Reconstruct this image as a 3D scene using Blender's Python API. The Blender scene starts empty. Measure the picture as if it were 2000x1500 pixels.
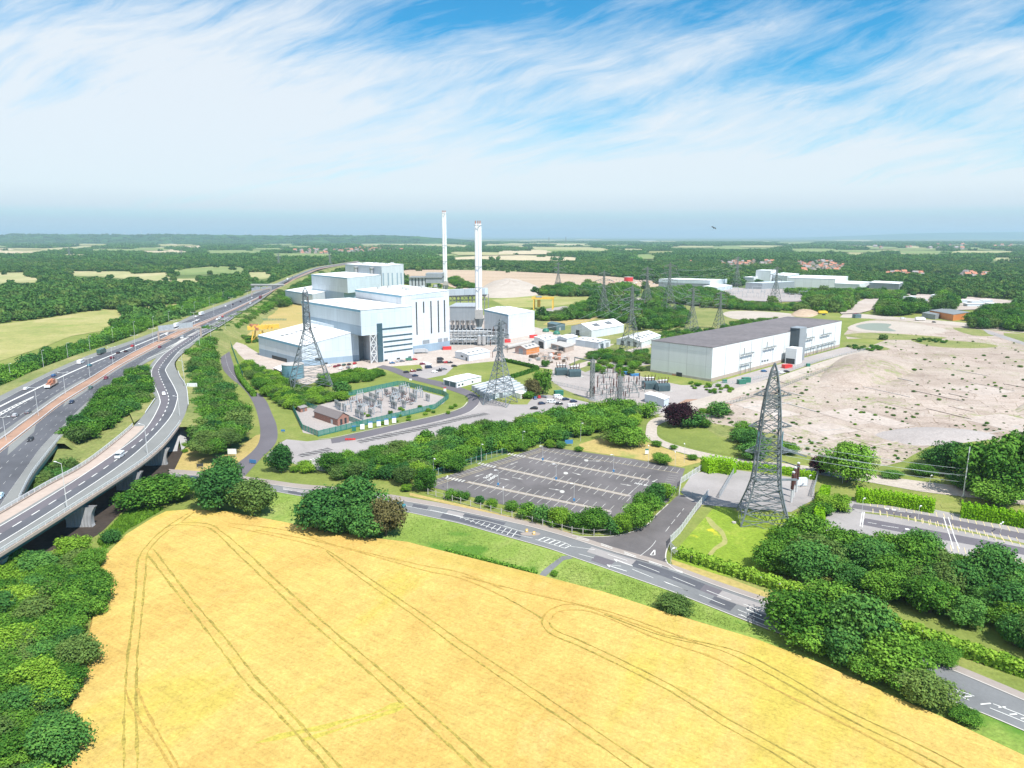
import bpy, bmesh, math, random
import numpy as np
from mathutils import Vector, Matrix
R = math.radians
S = bpy.context.scene
COL = S.collection
# ------------------------------------------------------------------ camera
CZ, PITCH, FPX = 90.0, R(11.72), 1389.0
cam_d = bpy.data.cameras.new('camera'); cam = bpy.data.objects.new('camera', cam_d); COL.objects.link(cam)
cam.location = (0, 0, CZ); cam.rotation_euler = (R(90) - PITCH, 0, 0)
cam_d.sensor_width = 36; cam_d.lens = 36 * FPX / 2000; cam_d.clip_start = .5; cam_d.clip_end = 90000
S.camera = cam
# ------------------------------------------------------------------ view
S.view_settings.view_transform = 'Standard'; S.view_settings.look = 'None'
S.view_settings.exposure = 0.80; S.view_settings.gamma = 1
S.render.engine = 'CYCLES'
cy = S.cycles
cy.use_denoising = True; cy.max_bounces = 5; cy.diffuse_bounces = 2; cy.glossy_bounces = 2
cy.transmission_bounces = 2; cy.transparent_max_bounces = 6; cy.volume_bounces = 0
cy.caustics_reflective = False; cy.caustics_refractive = False
S.render.resolution_x = 1024; S.render.resolution_y = 768
# ------------------------------------------------------------------ sun + sky (same direction)
SUN_EL = R(57); SUN_DIR = Vector((.61, -.79, 0)).normalized() * math.cos(SUN_EL) + Vector((0, 0, math.sin(SUN_EL)))
sd = bpy.data.lights.new('sun', 'SUN'); sd.energy = 4.2; sd.angle = R(.5); sd.color = (1, .955, .88)
sun = bpy.data.objects.new('sun', sd); COL.objects.link(sun)
sun.rotation_euler = SUN_DIR.to_track_quat('Z', 'Y').to_euler(); sun.location = (100, -100, 300)
W = bpy.data.worlds.new('World'); S.world = W; W.use_nodes = True

class NT:
 def __init__(s, nt): s.nt = nt; s.n = nt.nodes; s.l = nt.links
 def add(s, t, **k):
  x = s.n.new(t)
  for a, b in k.items(): setattr(x, a, b)
  return x
 def val(s, x, sock):
  if isinstance(x, (int, float)): sock.default_value = x
  elif isinstance(x, tuple): sock.default_value = x if len(x) == len(sock.default_value) else tuple(x) + (1,)
  else: s.l.new(x, sock)
 def math(s, op, a, b=0.0, c=None, clamp=False):
  m = s.add('ShaderNodeMath', operation=op, use_clamp=clamp)
  s.val(a, m.inputs[0]); s.val(b, m.inputs[1])
  if c is not None: s.val(c, m.inputs[2])
  return m.outputs[0]
 def noise(s, vec, scale, detail=4, rough=.55, dist=0.0):
  m = s.add('ShaderNodeTexNoise'); s.l.new(vec, m.inputs['Vector'])
  m.inputs['Scale'].default_value = scale; m.inputs['Detail'].default_value = detail
  m.inputs['Roughness'].default_value = rough; m.inputs['Distortion'].default_value = dist
  return m.outputs['Fac']
 def ramp(s, fac, stops):
  m = s.add('ShaderNodeValToRGB'); s.l.new(fac, m.inputs[0]); e = m.color_ramp.elements
  while len(e) < len(stops): e.new(.5)
  for q, (p, c) in zip(e, stops):
   q.position = p; q.color = (c, c, c, 1) if isinstance(c, (int, float)) else tuple(c) + (1,)
  return m.outputs[0]
 def mix(s, f, a, b, mode='MIX'):
  m = s.add('ShaderNodeMix', data_type='RGBA', blend_type=mode)
  s.val(f, m.inputs[0]); s.val(a, m.inputs[6]); s.val(b, m.inputs[7])
  return m.outputs[2]
 def mapping(s, vec, sc=(1, 1, 1), rot=(0, 0, 0), loc=(0, 0, 0)):
  if any(rot):
   r = s.add('ShaderNodeMapping'); s.l.new(vec, r.inputs[0]); r.inputs['Rotation'].default_value = rot; vec = r.outputs[0]; rot = (0, 0, 0)
  m = s.add('ShaderNodeMapping'); s.l.new(vec, m.inputs[0])
  m.inputs['Location'].default_value = loc; m.inputs['Rotation'].default_value = rot; m.inputs['Scale'].default_value = sc
  return m.outputs[0]

def world_sky():
 t = NT(W.node_tree); t.n.clear()
 sky = t.add('ShaderNodeTexSky', sky_type='NISHITA'); sky.sun_disc = False
 sky.sun_elevation = SUN_EL; sky.sun_rotation = math.atan2(SUN_DIR.x, SUN_DIR.y)
 sky.altitude = 100; sky.air_density = 1.0; sky.dust_density = .2; sky.ozone_density = 3.0
 hs = t.add('ShaderNodeHueSaturation'); t.l.new(sky.outputs[0], hs.inputs['Color']); hs.inputs['Saturation'].default_value = 1.15
 col = t.mix(1.0, hs.outputs[0], (.27, .92, 1.0), 'MULTIPLY')
 bg = t.add('ShaderNodeBackground'); t.l.new(col, bg.inputs[0]); bg.inputs[1].default_value = .092
 co = t.add('ShaderNodeTexCoord').outputs['Generated']
 sp = t.add('ShaderNodeSeparateXYZ'); t.l.new(co, sp.inputs[0])
 x, y, z = sp.outputs
 # direction as azimuth tangent / elevation tangent, then sheared so the streaks climb to the right
 az = t.math('DIVIDE', x, t.math('MAXIMUM', t.math('ABSOLUTE', y), .15)); el = t.math('DIVIDE', z, t.math('MAXIMUM', t.math('ABSOLUTE', y), .15))
 cb = t.add('ShaderNodeCombineXYZ'); t.l.new(az, cb.inputs[0]); t.l.new(el, cb.inputs[1]); pl = cb.outputs[0]
 w1 = t.noise(t.mapping(pl, (1.6, 4, 1), (0, 0, 0), (2, 3, 0)), 1.0, 3, .5); w2 = t.noise(t.mapping(pl, (1.6, 4, 1), (0, 0, 0), (9, 1, 0)), 1.0, 3, .5)
 wc = t.add('ShaderNodeCombineXYZ'); t.l.new(t.math('MULTIPLY', t.math('SUBTRACT', w1, .5), .2), wc.inputs[0]); t.l.new(t.math('MULTIPLY', t.math('SUBTRACT', w2, .5), .09), wc.inputs[1])
 ad = t.add('ShaderNodeVectorMath', operation='ADD'); t.l.new(pl, ad.inputs[0]); t.l.new(wc.outputs[0], ad.inputs[1]); v = ad.outputs[0]
 n1 = t.noise(t.mapping(v, (2.4, 13, 1), (0, 0, R(-13)), (3.1, 1.7, 0)), 1.0, 8, .62, .4)
 n2 = t.noise(t.mapping(v, (6, 48, 1), (0, 0, R(-19)), (7.7, .4, 0)), 1.0, 9, .70, .6)
 n3 = t.noise(t.mapping(v, (1.6, 5.5, 1), (0, 0, R(-16)), (5.3, 2.2, 0)), 1.0, 4, .55)
 dens = t.math('ADD', t.math('ADD', t.math('MULTIPLY', n1, .70), t.math('MULTIPLY', n2, .36)), t.math('MULTIPLY', n3, .50))
 lay = t.ramp(z, [(0.0, .1), (.03, .30), (.06, .32), (.11, .24), (.165, .17), (.215, .11), (.27, .0), (.6, .0), (1.0, .0)])
 side = t.math('MULTIPLY', t.math('MULTIPLY', az, -.17), t.ramp(el, [(.04, 0), (.2, 1)]))
 dens = t.math('ADD', t.math('ADD', dens, lay), side)
 dens = t.ramp(dens, [(.70, 0), (.80, .30), (.90, .66), (1.0, .92)])
 low = t.ramp(z, [(.0, .0), (.012, .20), (.026, .55), (.036, 1), (1.0, 1)])
 dens = t.math('MULTIPLY', dens, low)
 cl = t.add('ShaderNodeBackground'); cl.inputs[0].default_value = (.90, .95, 1, 1); cl.inputs[1].default_value = .56
 mx = t.add('ShaderNodeMixShader'); t.l.new(dens, mx.inputs[0]); t.l.new(bg.outputs[0], mx.inputs[1]); t.l.new(cl.outputs[0], mx.inputs[2])
 # pale air low over the horizon
 hz = t.add('ShaderNodeBackground'); hz.inputs[0].default_value = (.66, .80, .95, 1); hz.inputs[1].default_value = .49
 m2 = t.add('ShaderNodeMixShader'); t.l.new(t.ramp(z, [(0, .95), (.02, .9), (.034, .45), (.06, 0)]), m2.inputs[0]); t.l.new(mx.outputs[0], m2.inputs[1]); t.l.new(hz.outputs[0], m2.inputs[2])
 o = t.add('ShaderNodeOutputWorld'); t.l.new(m2.outputs[0], o.inputs[0])
world_sky()

# ------------------------------------------------------------------ pixel -> world (camera calibration of the photograph)
cp, sp_ = math.cos(PITCH), math.sin(PITCH)
def P(u, v, z=0.0):
 a = (u - 1000) / FPX; b = (v - 750) / FPX
 dy = cp - b * sp_; dz = sp_ + b * cp
 t = (CZ - z) / dz
 return Vector((a * t, dy * t, z))
def PX(p):
 x, y, z = p[0], p[1], p[2] - CZ
 f = y * cp - z * sp_; up = y * sp_ + z * cp
 return 1000 + FPX * x / f, 750 - FPX * up / f
def ht(vb, vt, zb=0.0):
 D = P(1000, vb, zb).y; b = (vt - 750) / FPX
 return CZ - D * (sp_ + b * cp) / (cp - b * sp_)
def atD(u, v, D):           # point on the pixel's ray at ground distance y=D
 a = (u - 1000) / FPX; b = (v - 750) / FPX
 dy = cp - b * sp_; dz = sp_ + b * cp; t = D / dy
 return Vector((a * t, D, CZ - dz * t))

# ------------------------------------------------------------------ mesh helpers
def tag(o, label=None, cat=None, group=None, kind=None):
 if label: o['label'] = label
 if cat: o['category'] = cat
 if group: o['group'] = group
 if kind: o['kind'] = kind
 return o
def empty(name, loc, label=None, cat=None, group=None, rz=0):
 o = bpy.data.objects.new(name, None); COL.objects.link(o); o.location = loc; o.rotation_euler = (0, 0, rz)
 o.empty_display_size = 1
 return tag(o, label, cat, group)
class MB:
 def __init__(s): s.v = []; s.f = []; s.mi = []; s.uv = []; s.cur = 0
 def face(s, pts, uv=None):
  n = len(s.v); s.v.extend([tuple(p) for p in pts]); s.f.append(tuple(range(n, n + len(pts)))); s.mi.append(s.cur)
  s.uv.append(uv if uv else [(p[0], p[1]) for p in pts])
 def box(s, c, d, rz=0, tilt=None):
  cx, cy_, cz = c; dx, dy, dz = d[0] / 2, d[1] / 2, d[2] / 2; ca, sa = math.cos(rz), math.sin(rz)
  def q(x, y, z): return (cx + x * ca - y * sa, cy_ + x * sa + y * ca, cz + z)
  a = [q(-dx, -dy, -dz), q(dx, -dy, -dz), q(dx, dy, -dz), q(-dx, dy, -dz), q(-dx, -dy, dz), q(dx, -dy, dz), q(dx, dy, dz), q(-dx, dy, dz)]
  for f in ((3, 2, 1, 0), (4, 5, 6, 7), (0, 1, 5, 4), (1, 2, 6, 5), (2, 3, 7, 6), (3, 0, 4, 7)): s.face([a[i] for i in f])
  return s
 def prism(s, base, tops, z0=0.0, roof=True, bottom=False):   # base: ccw list of (x,y); tops: heights
  n = len(base); run = 0
  area = sum(base[i][0] * base[(i + 1) % n][1] - base[(i + 1) % n][0] * base[i][1] for i in range(n))
  if area < 0: base = base[::-1]; tops = tops[::-1] if not isinstance(tops, (int, float)) else tops
  if isinstance(tops, (int, float)): tops = [tops] * n
  for i in range(n):
   j = (i + 1) % n; L = math.hypot(base[j][0] - base[i][0], base[j][1] - base[i][1])
   s.face([(base[i][0], base[i][1], z0), (base[j][0], base[j][1], z0), (base[j][0], base[j][1], tops[j]), (base[i][0], base[i][1], tops[i])],
    [(run, z0), (run + L, z0), (run + L, tops[j]), (run, tops[i])]); run += L
  if roof: s.face([(base[i][0], base[i][1], tops[i]) for i in range(n)])
  if bottom: s.face([(base[i][0], base[i][1], z0) for i in range(n)][::-1])
  return s
 def bar(s, a, b, w, w2=None, n=4):
  a = Vector(a); b = Vector(b); d = b - a
  if d.length < 1e-6: return s
  d.normalize(); u = d.cross(Vector((0, 0, 1)))
  if u.length < .05: u = d.cross(Vector((1, 0, 0)))
  u.normalize(); v = d.cross(u); w2 = w if w2 is None else w2
  ra = [a + (u * math.cos(k * 2 * math.pi / n + .785) + v * math.sin(k * 2 * math.pi / n + .785)) * w * .5 * (1.414 if n == 4 else 1) for k in range(n)]
  rb = [b + (u * math.cos(k * 2 * math.pi / n + .785) + v * math.sin(k * 2 * math.pi / n + .785)) * w2 * .5 * (1.414 if n == 4 else 1) for k in range(n)]
  for k in range(n):
   j = (k + 1) % n; s.face([ra[j], ra[k], rb[k], rb[j]])
  s.face(ra); s.face(rb[::-1])
  return s
 def lathe(s, c, prof, n=16):
  for (r0, z0), (r1, z1) in zip(prof, prof[1:]):
   for k in range(n):
    a0 = 2 * math.pi * k / n; a1 = 2 * math.pi * (k + 1) / n
    p = [(c[0] + r * math.cos(a), c[1] + r * math.sin(a), c[2] + z) for r, a, z in ((r0, a0, z0), (r0, a1, z0), (r1, a1, z1), (r1, a0, z1))]
    if r0 < 1e-4: p = p[1:]
    elif r1 < 1e-4: p = p[:3]
    s.face(p, [(a0 * r0, z0)] * len(p))
  return s
 def build(s, name, mat, parent=None, smooth=False, local=False, merge=False):
  off = Vector((0, 0, 0))
  if parent and not local:
   q = parent
   while q: off = off + q.location; q = q.parent
  me = bpy.data.meshes.new(name)
  vs = [(x - off.x, y - off.y, z - off.z) for x, y, z in s.v]
  me.from_pydata(vs, [], s.f)
  for m in (mat if isinstance(mat, (list, tuple)) else [mat]): me.materials.append(m)
  if any(s.mi): me.polygons.foreach_set('material_index', s.mi)
  uvl = me.uv_layers.new(name='UVMap'); flat = [c for f in s.uv for q in f for c in q]
  uvl.data.foreach_set('uv', flat)
  if smooth: me.polygons.foreach_set('use_smooth', [True] * len(s.f))
  if merge:
   bm = bmesh.new(); bm.from_mesh(me); bmesh.ops.remove_doubles(bm, verts=bm.verts, dist=.002); bm.to_mesh(me); bm.free()
  me.update()
  o = bpy.data.objects.new(name, me); COL.objects.link(o)
  if parent: o.parent = parent
  return o
def poly_obj(name, pts, mat, parent=None):
 m = MB(); m.face(pts); o = m.build(name, mat, parent); return o
def ccw(pts):
 a = sum(pts[i][0] * pts[(i + 1) % len(pts)][1] - pts[(i + 1) % len(pts)][0] * pts[i][1] for i in range(len(pts)))
 return pts if a > 0 else pts[::-1]
def catmull(pts, n=8, closed=False):
 out = []; N = len(pts); pts = [tuple(p) for p in pts]
 rng = range(N if closed else N - 1)
 for i in rng:
  if closed: p0, p1, p2, p3 = pts[(i - 1) % N], pts[i], pts[(i + 1) % N], pts[(i + 2) % N]
  else: p0, p1, p2, p3 = pts[max(i - 1, 0)], pts[i], pts[i + 1], pts[min(i + 2, N - 1)]
  for k in range(n):
   t = k / n
   out.append(tuple(.5 * (2 * b + (c - a) * t + (2 * a - 5 * b + 4 * c - d) * t * t + (3 * b - a - 3 * c + d) * t ** 3) for a, b, c, d in zip(p0, p1, p2, p3)))
 if not closed: out.append(pts[-1])
 return out
def wpoly(px, z=0.0, smooth=0):
 p = catmull(px, smooth, True) if smooth else px
 return ccw([P(u, v, z) for u, v in p])
def sheet(name, px, z, mat, smooth=0, kind='structure'):
 o = poly_obj(name, wpoly(px, z, smooth), mat); return tag(o, kind=kind)
def resample(pts, n):
 pts = [Vector(p) for p in pts]; d = [0]
 for a, b in zip(pts, pts[1:]): d.append(d[-1] + (b - a).length)
 out = []; j = 0
 for i in range(n):
  s = d[-1] * i / (n - 1)
  while j < len(d) - 2 and d[j + 1] < s: j += 1
  f = (s - d[j]) / max(d[j + 1] - d[j], 1e-9); out.append(pts[j].lerp(pts[j + 1], min(max(f, 0), 1)))
 return out
class Band:
 def __init__(s, L, Rr, z=0.0, n=120, square=False):
  s.L = resample([P(u, v, z) for u, v in catmull(L, 10)], n); s.R = resample([P(u, v, z) for u, v in catmull(Rr, 10)], n)
  if square:                      # pair each left point with the nearest right point so cross lines stay square
   dn = resample(s.R, n * 6); j = 0; out = []
   for i, a in enumerate(s.L):
    k0, k1 = max(j, 0), min(len(dn), j + 60); j = min(range(k0, k1), key=lambda k: (dn[k].xy - a.xy).length_squared); out.append(dn[j].copy())
   out[0], out[-1] = s.R[0], s.R[-1]; s.R = out
  s.c = [(a + b) / 2 for a, b in zip(s.L, s.R)]; s.z = z; s.n = n
  d = [0]
  for a, b in zip(s.c, s.c[1:]): d.append(d[-1] + (b - a).length)
  s.d = d; s.len = d[-1]
 def at(s, m, q, dz=0):            # m metres along, q fraction across
  m = min(max(m, 0), s.len)
  lo, hi = 0, s.n - 2
  while lo < hi:
   mid = (lo + hi + 1) // 2
   if s.d[mid] <= m: lo = mid
   else: hi = mid - 1
  f = (m - s.d[lo]) / max(s.d[lo + 1] - s.d[lo], 1e-9)
  a = s.L[lo].lerp(s.L[lo + 1], f); b = s.R[lo].lerp(s.R[lo + 1], f)
  p = a.lerp(b, q); p.z += dz; return p
 def dirn(s, m, q=.5):
  d = s.at(m + 3, q) - s.at(m - 3, q); d.z = 0; return d.normalized()
 def strip(s, mb, q0, q1, dz=0, m0=0, m1=None, w=None, step=None):
  m1 = s.len if m1 is None else m1; k = max(1, int((m1 - m0) / (step or 8)))
  prev = None
  for i in range(k + 1):
   m = m0 + (m1 - m0) * i / k
   if w is None: a, b = s.at(m, q0, dz), s.at(m, q1, dz)
   else:
    p = s.at(m, q0, dz); wd = (s.at(m, 1) - s.at(m, 0)); wd.z = 0; wd.normalize()
    a, b = p - wd * w / 2, p + wd * w / 2
   if prev: mb.face([prev[0], prev[1], b, a] if (b - a).cross(a - prev[0]).z > 0 else [prev[0], a, b, prev[1]])
   prev = (a, b)
 def dashes(s, mb, q, w, on, off, dz, m0=0, m1=None):
  m1 = s.len if m1 is None else m1; m = m0
  while m < m1: s.strip(mb, q, q, dz, m, min(m + on, m1), w, step=3); m += on + off
 def obj(s, name, mat, q0=0, q1=1, dz=0, m0=0, m1=None, kind='structure', parent=None):
  mb = MB(); s.strip(mb, q0, q1, dz, m0, m1, step=4); o = mb.build(name, mat, parent)
  return tag(o, kind=kind) if kind else o
def copy_tree(o, loc=None, rz=None, parent=None, label=None, scale=None, mats=None):
 c = o.copy(); COL.objects.link(c); c.parent = parent
 if loc is not None: c.location = loc
 if rz is not None: c.rotation_euler = (0, 0, rz)
 if scale is not None: c.scale = (scale,) * 3 if isinstance(scale, (int, float)) else scale
 if label: c['label'] = label
 for ch in o.children: copy_tree(ch, parent=c)
 return c
ORD = ['first', 'second', 'third', 'fourth', 'fifth', 'sixth', 'seventh', 'eighth', 'ninth', 'tenth', 'eleventh', 'twelfth', 'thirteenth', 'fourteenth', 'fifteenth',
 'sixteenth', 'seventeenth', 'eighteenth', 'nineteenth', 'twentieth', 'twenty-first', 'twenty-second', 'twenty-third', 'twenty-fourth', 'twenty-fifth', 'twenty-sixth', 'twenty-seventh', 'twenty-eighth', 'twenty-ninth', 'thirtieth']

# ------------------------------------------------------------------ materials
def new_mat(name):
 m = bpy.data.materials.new(name); m.use_nodes = True; t = NT(m.node_tree); b = t.n['Principled BSDF']; return m, t, b
def simple(name, col, rough=.7, metal=0.0, var=.0, scale=.5, emit=None, spec=None):
 m, t, b = new_mat(name); b.inputs['Roughness'].default_value = rough; b.inputs['Metallic'].default_value = metal
 if spec is not None: b.inputs['Specular IOR Level'].default_value = spec
 if var:
  g = t.add('ShaderNodeNewGeometry').outputs['Position']
  n = t.noise(g, scale, 5, .6)
  f = t.ramp(n, [(.25, 1 - var), (.75, 1 + var)])
  t.l.new(t.mix(1.0, tuple(col), f, 'MULTIPLY'), b.inputs['Base Color'])
 else: b.inputs['Base Color'].default_value = tuple(col) + (1,)
 return m
def ground_mat(name, stops, scale=.02, fine=.6, rough=.95, finevar=.18, mid=None, stretch=None, spots=None, bump=0.0):
 """colour ramp over broad noise, broken by finer noise and optional darker/greener spots"""
 m, t, b = new_mat(name); g = t.add('ShaderNodeNewGeometry').outputs['Position']
 v = t.mapping(g, stretch[0], (0, 0, stretch[1])) if stretch else g
 n = t.noise(v, scale, 5, .6); n2 = t.noise(v, mid or scale * 6, 5, .6)
 n = t.math('ADD', t.math('MULTIPLY', n, .62), t.math('MULTIPLY', n2, .38))
 c = t.ramp(n, stops)
 f = t.ramp(t.noise(g, fine, 4, .65), [(.3, 1 - finevar), (.7, 1 + finevar)])
 c = t.mix(1.0, c, f, 'MULTIPLY')
 if spots:
  for sc, thr, wdt, colr in spots:
   k = t.ramp(t.noise(g, sc, 5, .62), [(thr, 0), (min(thr + wdt, 1), 1)]); c = t.mix(k, c, colr)
 t.l.new(c, b.inputs['Base Color']); b.inputs['Roughness'].default_value = rough; b.inputs['Specular IOR Level'].default_value = .2
 if bump:
  bp = t.add('ShaderNodeBump'); bp.inputs['Strength'].default_value = bump; bp.inputs['Distance'].default_value = .4
  t.l.new(t.noise(g, fine * 1.6, 4, .7), bp.inputs['Height']); t.l.new(bp.outputs[0], b.inputs['Normal'])
 return m
def leaf_mat(name, dark, mid, light, trans=.12):
 m, t, b = new_mat(name); t.n.remove(b)
 oi = t.add('ShaderNodeObjectInfo').outputs['Random']; g = t.add('ShaderNodeNewGeometry')
 isl = g.outputs['Random Per Island']
 at = t.add('ShaderNodeAttribute', attribute_name='tone').outputs['Fac']
 big = t.math('MULTIPLY', t.math('SUBTRACT', t.noise(g.outputs['Position'], .0045, 4, .6), .5), 1.1)
 k = t.math('ADD', t.math('ADD', t.math('MULTIPLY', oi, .42), big), t.math('ADD', t.math('MULTIPLY', isl, .46), t.math('MULTIPLY', at, .20)))
 c = t.ramp(k, [(.15, dark), (.5, mid), (.9, light)])
 d = t.add('ShaderNodeBsdfDiffuse'); t.l.new(c, d.inputs[0])
 tr = t.add('ShaderNodeBsdfTranslucent'); t.l.new(t.mix(1.0, c, (1.1, 1.3, .5), 'MULTIPLY'), tr.inputs[0])
 mx = t.add('ShaderNodeMixShader'); mx.inputs[0].default_value = trans
 t.l.new(d.outputs[0], mx.inputs[1]); t.l.new(tr.outputs[0], mx.inputs[2]); t.l.new(mx.outputs[0], t.n['Material Output'].inputs[0])
 return m
def clad_mat(name, col, pitch=1.0, seam=6.0, rough=.45, amt=.10, band=None):
 """profiled metal cladding: fine ribs and panel joints from the wall UV (metres)"""
 m, t, b = new_mat(name); uv = t.add('ShaderNodeUVMap').outputs[0]
 sp = t.add('ShaderNodeSeparateXYZ'); t.l.new(uv, sp.inputs[0]); u, v = sp.outputs[0], sp.outputs[1]
 fr = t.math('FRACT', t.math('DIVIDE', u, seam)); j = t.ramp(fr, [(0, .82), (.02, .82), (.045, 1), (1, 1)])
 fr2 = t.math('FRACT', t.math('DIVIDE', v, 9.0)); j2 = t.ramp(fr2, [(0, .86), (.015, .86), (.03, 1), (1, 1)])
 cell = t.add('ShaderNodeTexWhiteNoise', noise_dimensions='2D')
 cb = t.add('ShaderNodeCombineXYZ'); t.l.new(t.math('FLOOR', t.math('DIVIDE', u, seam)), cb.inputs[0]); t.l.new(t.math('FLOOR', t.math('DIVIDE', v, 9.0)), cb.inputs[1])
 t.l.new(cb.outputs[0], cell.inputs[0]); cv = t.ramp(cell.outputs[0], [(0, 1 - amt * .5), (1, 1 + amt * .5)])
 g = t.add('ShaderNodeNewGeometry').outputs['Position']
 st = t.ramp(t.noise(t.mapping(g, (1, 1, .12)), .35, 5, .6), [(.3, 1 - amt), (.7, 1)])
 c = t.mix(1.0, tuple(col), j, 'MULTIPLY'); c = t.mix(1.0, c, j2, 'MULTIPLY'); c = t.mix(1.0, c, cv, 'MULTIPLY'); c = t.mix(1.0, c, st, 'MULTIPLY')
 t.l.new(c, b.inputs['Base Color']); b.inputs['Roughness'].default_value = rough; b.inputs['Specular IOR Level'].default_value = .3
 return m
def brick_mat(name, c1, c2):
 m, t, b = new_mat(name); uv = t.add('ShaderNodeUVMap').outputs[0]
 br = t.add('ShaderNodeTexBrick'); t.l.new(uv, br.inputs[0]); br.inputs['Color1'].default_value = c1 + (1,); br.inputs['Color2'].default_value = c2 + (1,)
 br.inputs['Mortar'].default_value = (.35, .3, .27, 1); br.inputs['Scale'].default_value = 1.0; br.inputs['Brick Width'].default_value = .45; br.inputs['Row Height'].default_value = .15; br.inputs['Mortar Size'].default_value = .02
 t.l.new(br.outputs[0], b.inputs['Base Color']); b.inputs['Roughness'].default_value = .9
 return m
def wheat_mat():
 m, t, b = new_mat('ripe_wheat'); g = t.add('ShaderNodeNewGeometry').outputs['Position']
 v = t.mapping(g, (1, .35, 1), (0, 0, R(28)))
 n = t.math('ADD', t.math('MULTIPLY', t.noise(v, .012, 4, .6), .6), t.math('MULTIPLY', t.noise(v, .09, 5, .65), .4))
 c = t.ramp(n, [(.32, (.42, .355, .065)), (.43, (.49, .375, .085)), (.51, (.545, .383, .115)), (.59, (.51, .335, .095)), (.70, (.60, .45, .17))])
 # drill rows and ear speckle
 rows = t.noise(t.mapping(g, (.10, 2.2, 1), (0, 0, R(33))), .8, 3, .6)
 c = t.mix(1.0, c, t.ramp(rows, [(.3, .90), (.7, 1.08)]), 'MULTIPLY')
 sp = t.noise(g, 1.7, 5, .75); c = t.mix(1.0, c, t.ramp(sp, [(.28, .70), (.5, .99), (.72, 1.24)]), 'MULTIPLY')
 s2 = t.noise(t.mapping(g, (.5, .5, 1)), .55, 4, .7); c = t.mix(1.0, c, t.ramp(s2, [(.3, .88), (.7, 1.1)]), 'MULTIPLY')
 gr = t.ramp(t.noise(t.mapping(g, (.5, 2.5, 1), (0, 0, R(20))), .016, 4, .6), [(.58, 0), (.72, .45)]); c = t.mix(gr, c, (.30, .27, .045))
 t.l.new(c, b.inputs['Base Color']); b.inputs['Roughness'].default_value = .9; b.inputs['Specular IOR Level'].default_value = .1
 bp = t.add('ShaderNodeBump'); bp.inputs['Strength'].default_value = .55; bp.inputs['Distance'].default_value = .35
 t.l.new(sp, bp.inputs['Height']); t.l.new(bp.outputs[0], b.inputs['Normal'])
 return m
def asphalt_mat(name, col, var=.12, cracks=0.0):
 m, t, b = new_mat(name); g = t.add('ShaderNodeNewGeometry').outputs['Position']
 f = t.ramp(t.noise(g, .05, 5, .6), [(.3, 1 - var), (.7, 1 + var)]); f2 = t.ramp(t.noise(g, 1.5, 4, .7), [(.3, .93), (.7, 1.07)])
 c = t.mix(1.0, t.mix(1.0, tuple(col), f, 'MULTIPLY'), f2, 'MULTIPLY')
 if cracks:
  k = t.ramp(t.noise(t.mapping(g, (1, .18, 1), (0, 0, R(-28))), .12, 5, .7), [(.55, 0), (.75, cracks)]); c = t.mix(k, c, tuple(x * .55 for x in col))
 t.l.new(c, b.inputs['Base Color']); b.inputs['Roughness'].default_value = .85; b.inputs['Specular IOR Level'].default_value = .3
 return m
def slab_mat():
 """cleared demolition site: concrete slabs, rubble, dust and weeds"""
 m, t, b = new_mat('demolition_ground'); g = t.add('ShaderNodeNewGeometry').outputs['Position']
 wn = t.add('ShaderNodeTexNoise'); t.l.new(g, wn.inputs['Vector']); wn.inputs['Scale'].default_value = .02; wv = t.add('ShaderNodeVectorMath', operation='MULTIPLY_ADD'); t.l.new(wn.outputs['Color'], wv.inputs[0]); wv.inputs[1].default_value = (18, 18, 0); t.l.new(g, wv.inputs[2])
 vr = t.mapping(wv.outputs[0], (1, 1, 1), (0, 0, R(22)))
 n = t.math('ADD', t.math('MULTIPLY', t.noise(g, .012, 5, .6), .45), t.math('MULTIPLY', t.noise(g, .06, 6, .72), .55))
 c = t.ramp(n, [(.34, (.26, .205, .17)), (.46, (.355, .29, .245)), (.55, (.40, .335, .288)), (.68, (.455, .395, .35))])
 br = t.add('ShaderNodeTexBrick'); t.l.new(vr, br.inputs[0]); br.inputs['Scale'].default_value = .06; br.inputs['Mortar Size'].default_value = .018
 br.inputs['Brick Width'].default_value = .95; br.inputs['Row Height'].default_value = .6; br.inputs['Mortar Smooth'].default_value = .3
 br.inputs['Color1'].default_value = (.90, .88, .88, 1); br.inputs['Color2'].default_value = (1.16, 1.16, 1.18, 1); br.inputs['Mortar'].default_value = (.62, .58, .50, 1)
 msk = t.ramp(t.noise(g, .010, 4, .6), [(.40, .85), (.54, 0)])
 c = t.mix(msk, c, t.mix(1.0, c, br.outputs[0], 'MULTIPLY'))
 st = t.ramp(t.noise(t.mapping(g, (.35, 1.6, 1), (0, 0, R(20))), .09, 6, .72), [(.54, 0), (.66, .5)]); c = t.mix(st, c, (.27, .215, .18))
 st2 = t.ramp(t.noise(t.mapping(g, (1.4, .5, 1), (0, 0, R(40))), .07, 6, .75), [(.58, 0), (.70, .5)]); c = t.mix(st2, c, (.52, .48, .43))
 c = t.mix(1.0, c, t.ramp(t.noise(g, .9, 5, .75), [(.3, .68), (.7, 1.28)]), 'MULTIPLY')
 c = t.mix(t.ramp(t.noise(g, .35, 6, .8), [(.62, 0), (.72, .4)]), c, (.24, .19, .16))
 wd = t.math('MULTIPLY', t.ramp(t.noise(g, .016, 4, .6), [(.50, 0), (.62, 1)]), t.ramp(t.noise(g, .22, 5, .7), [(.50, 0), (.58, .9)])); c = t.mix(wd, c, (.20, .24, .08))
 t.l.new(c, b.inputs['Base Color']); b.inputs['Roughness'].default_value = .95; b.inputs['Specular IOR Level'].default_value = .2
 return m
M = {}
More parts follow.
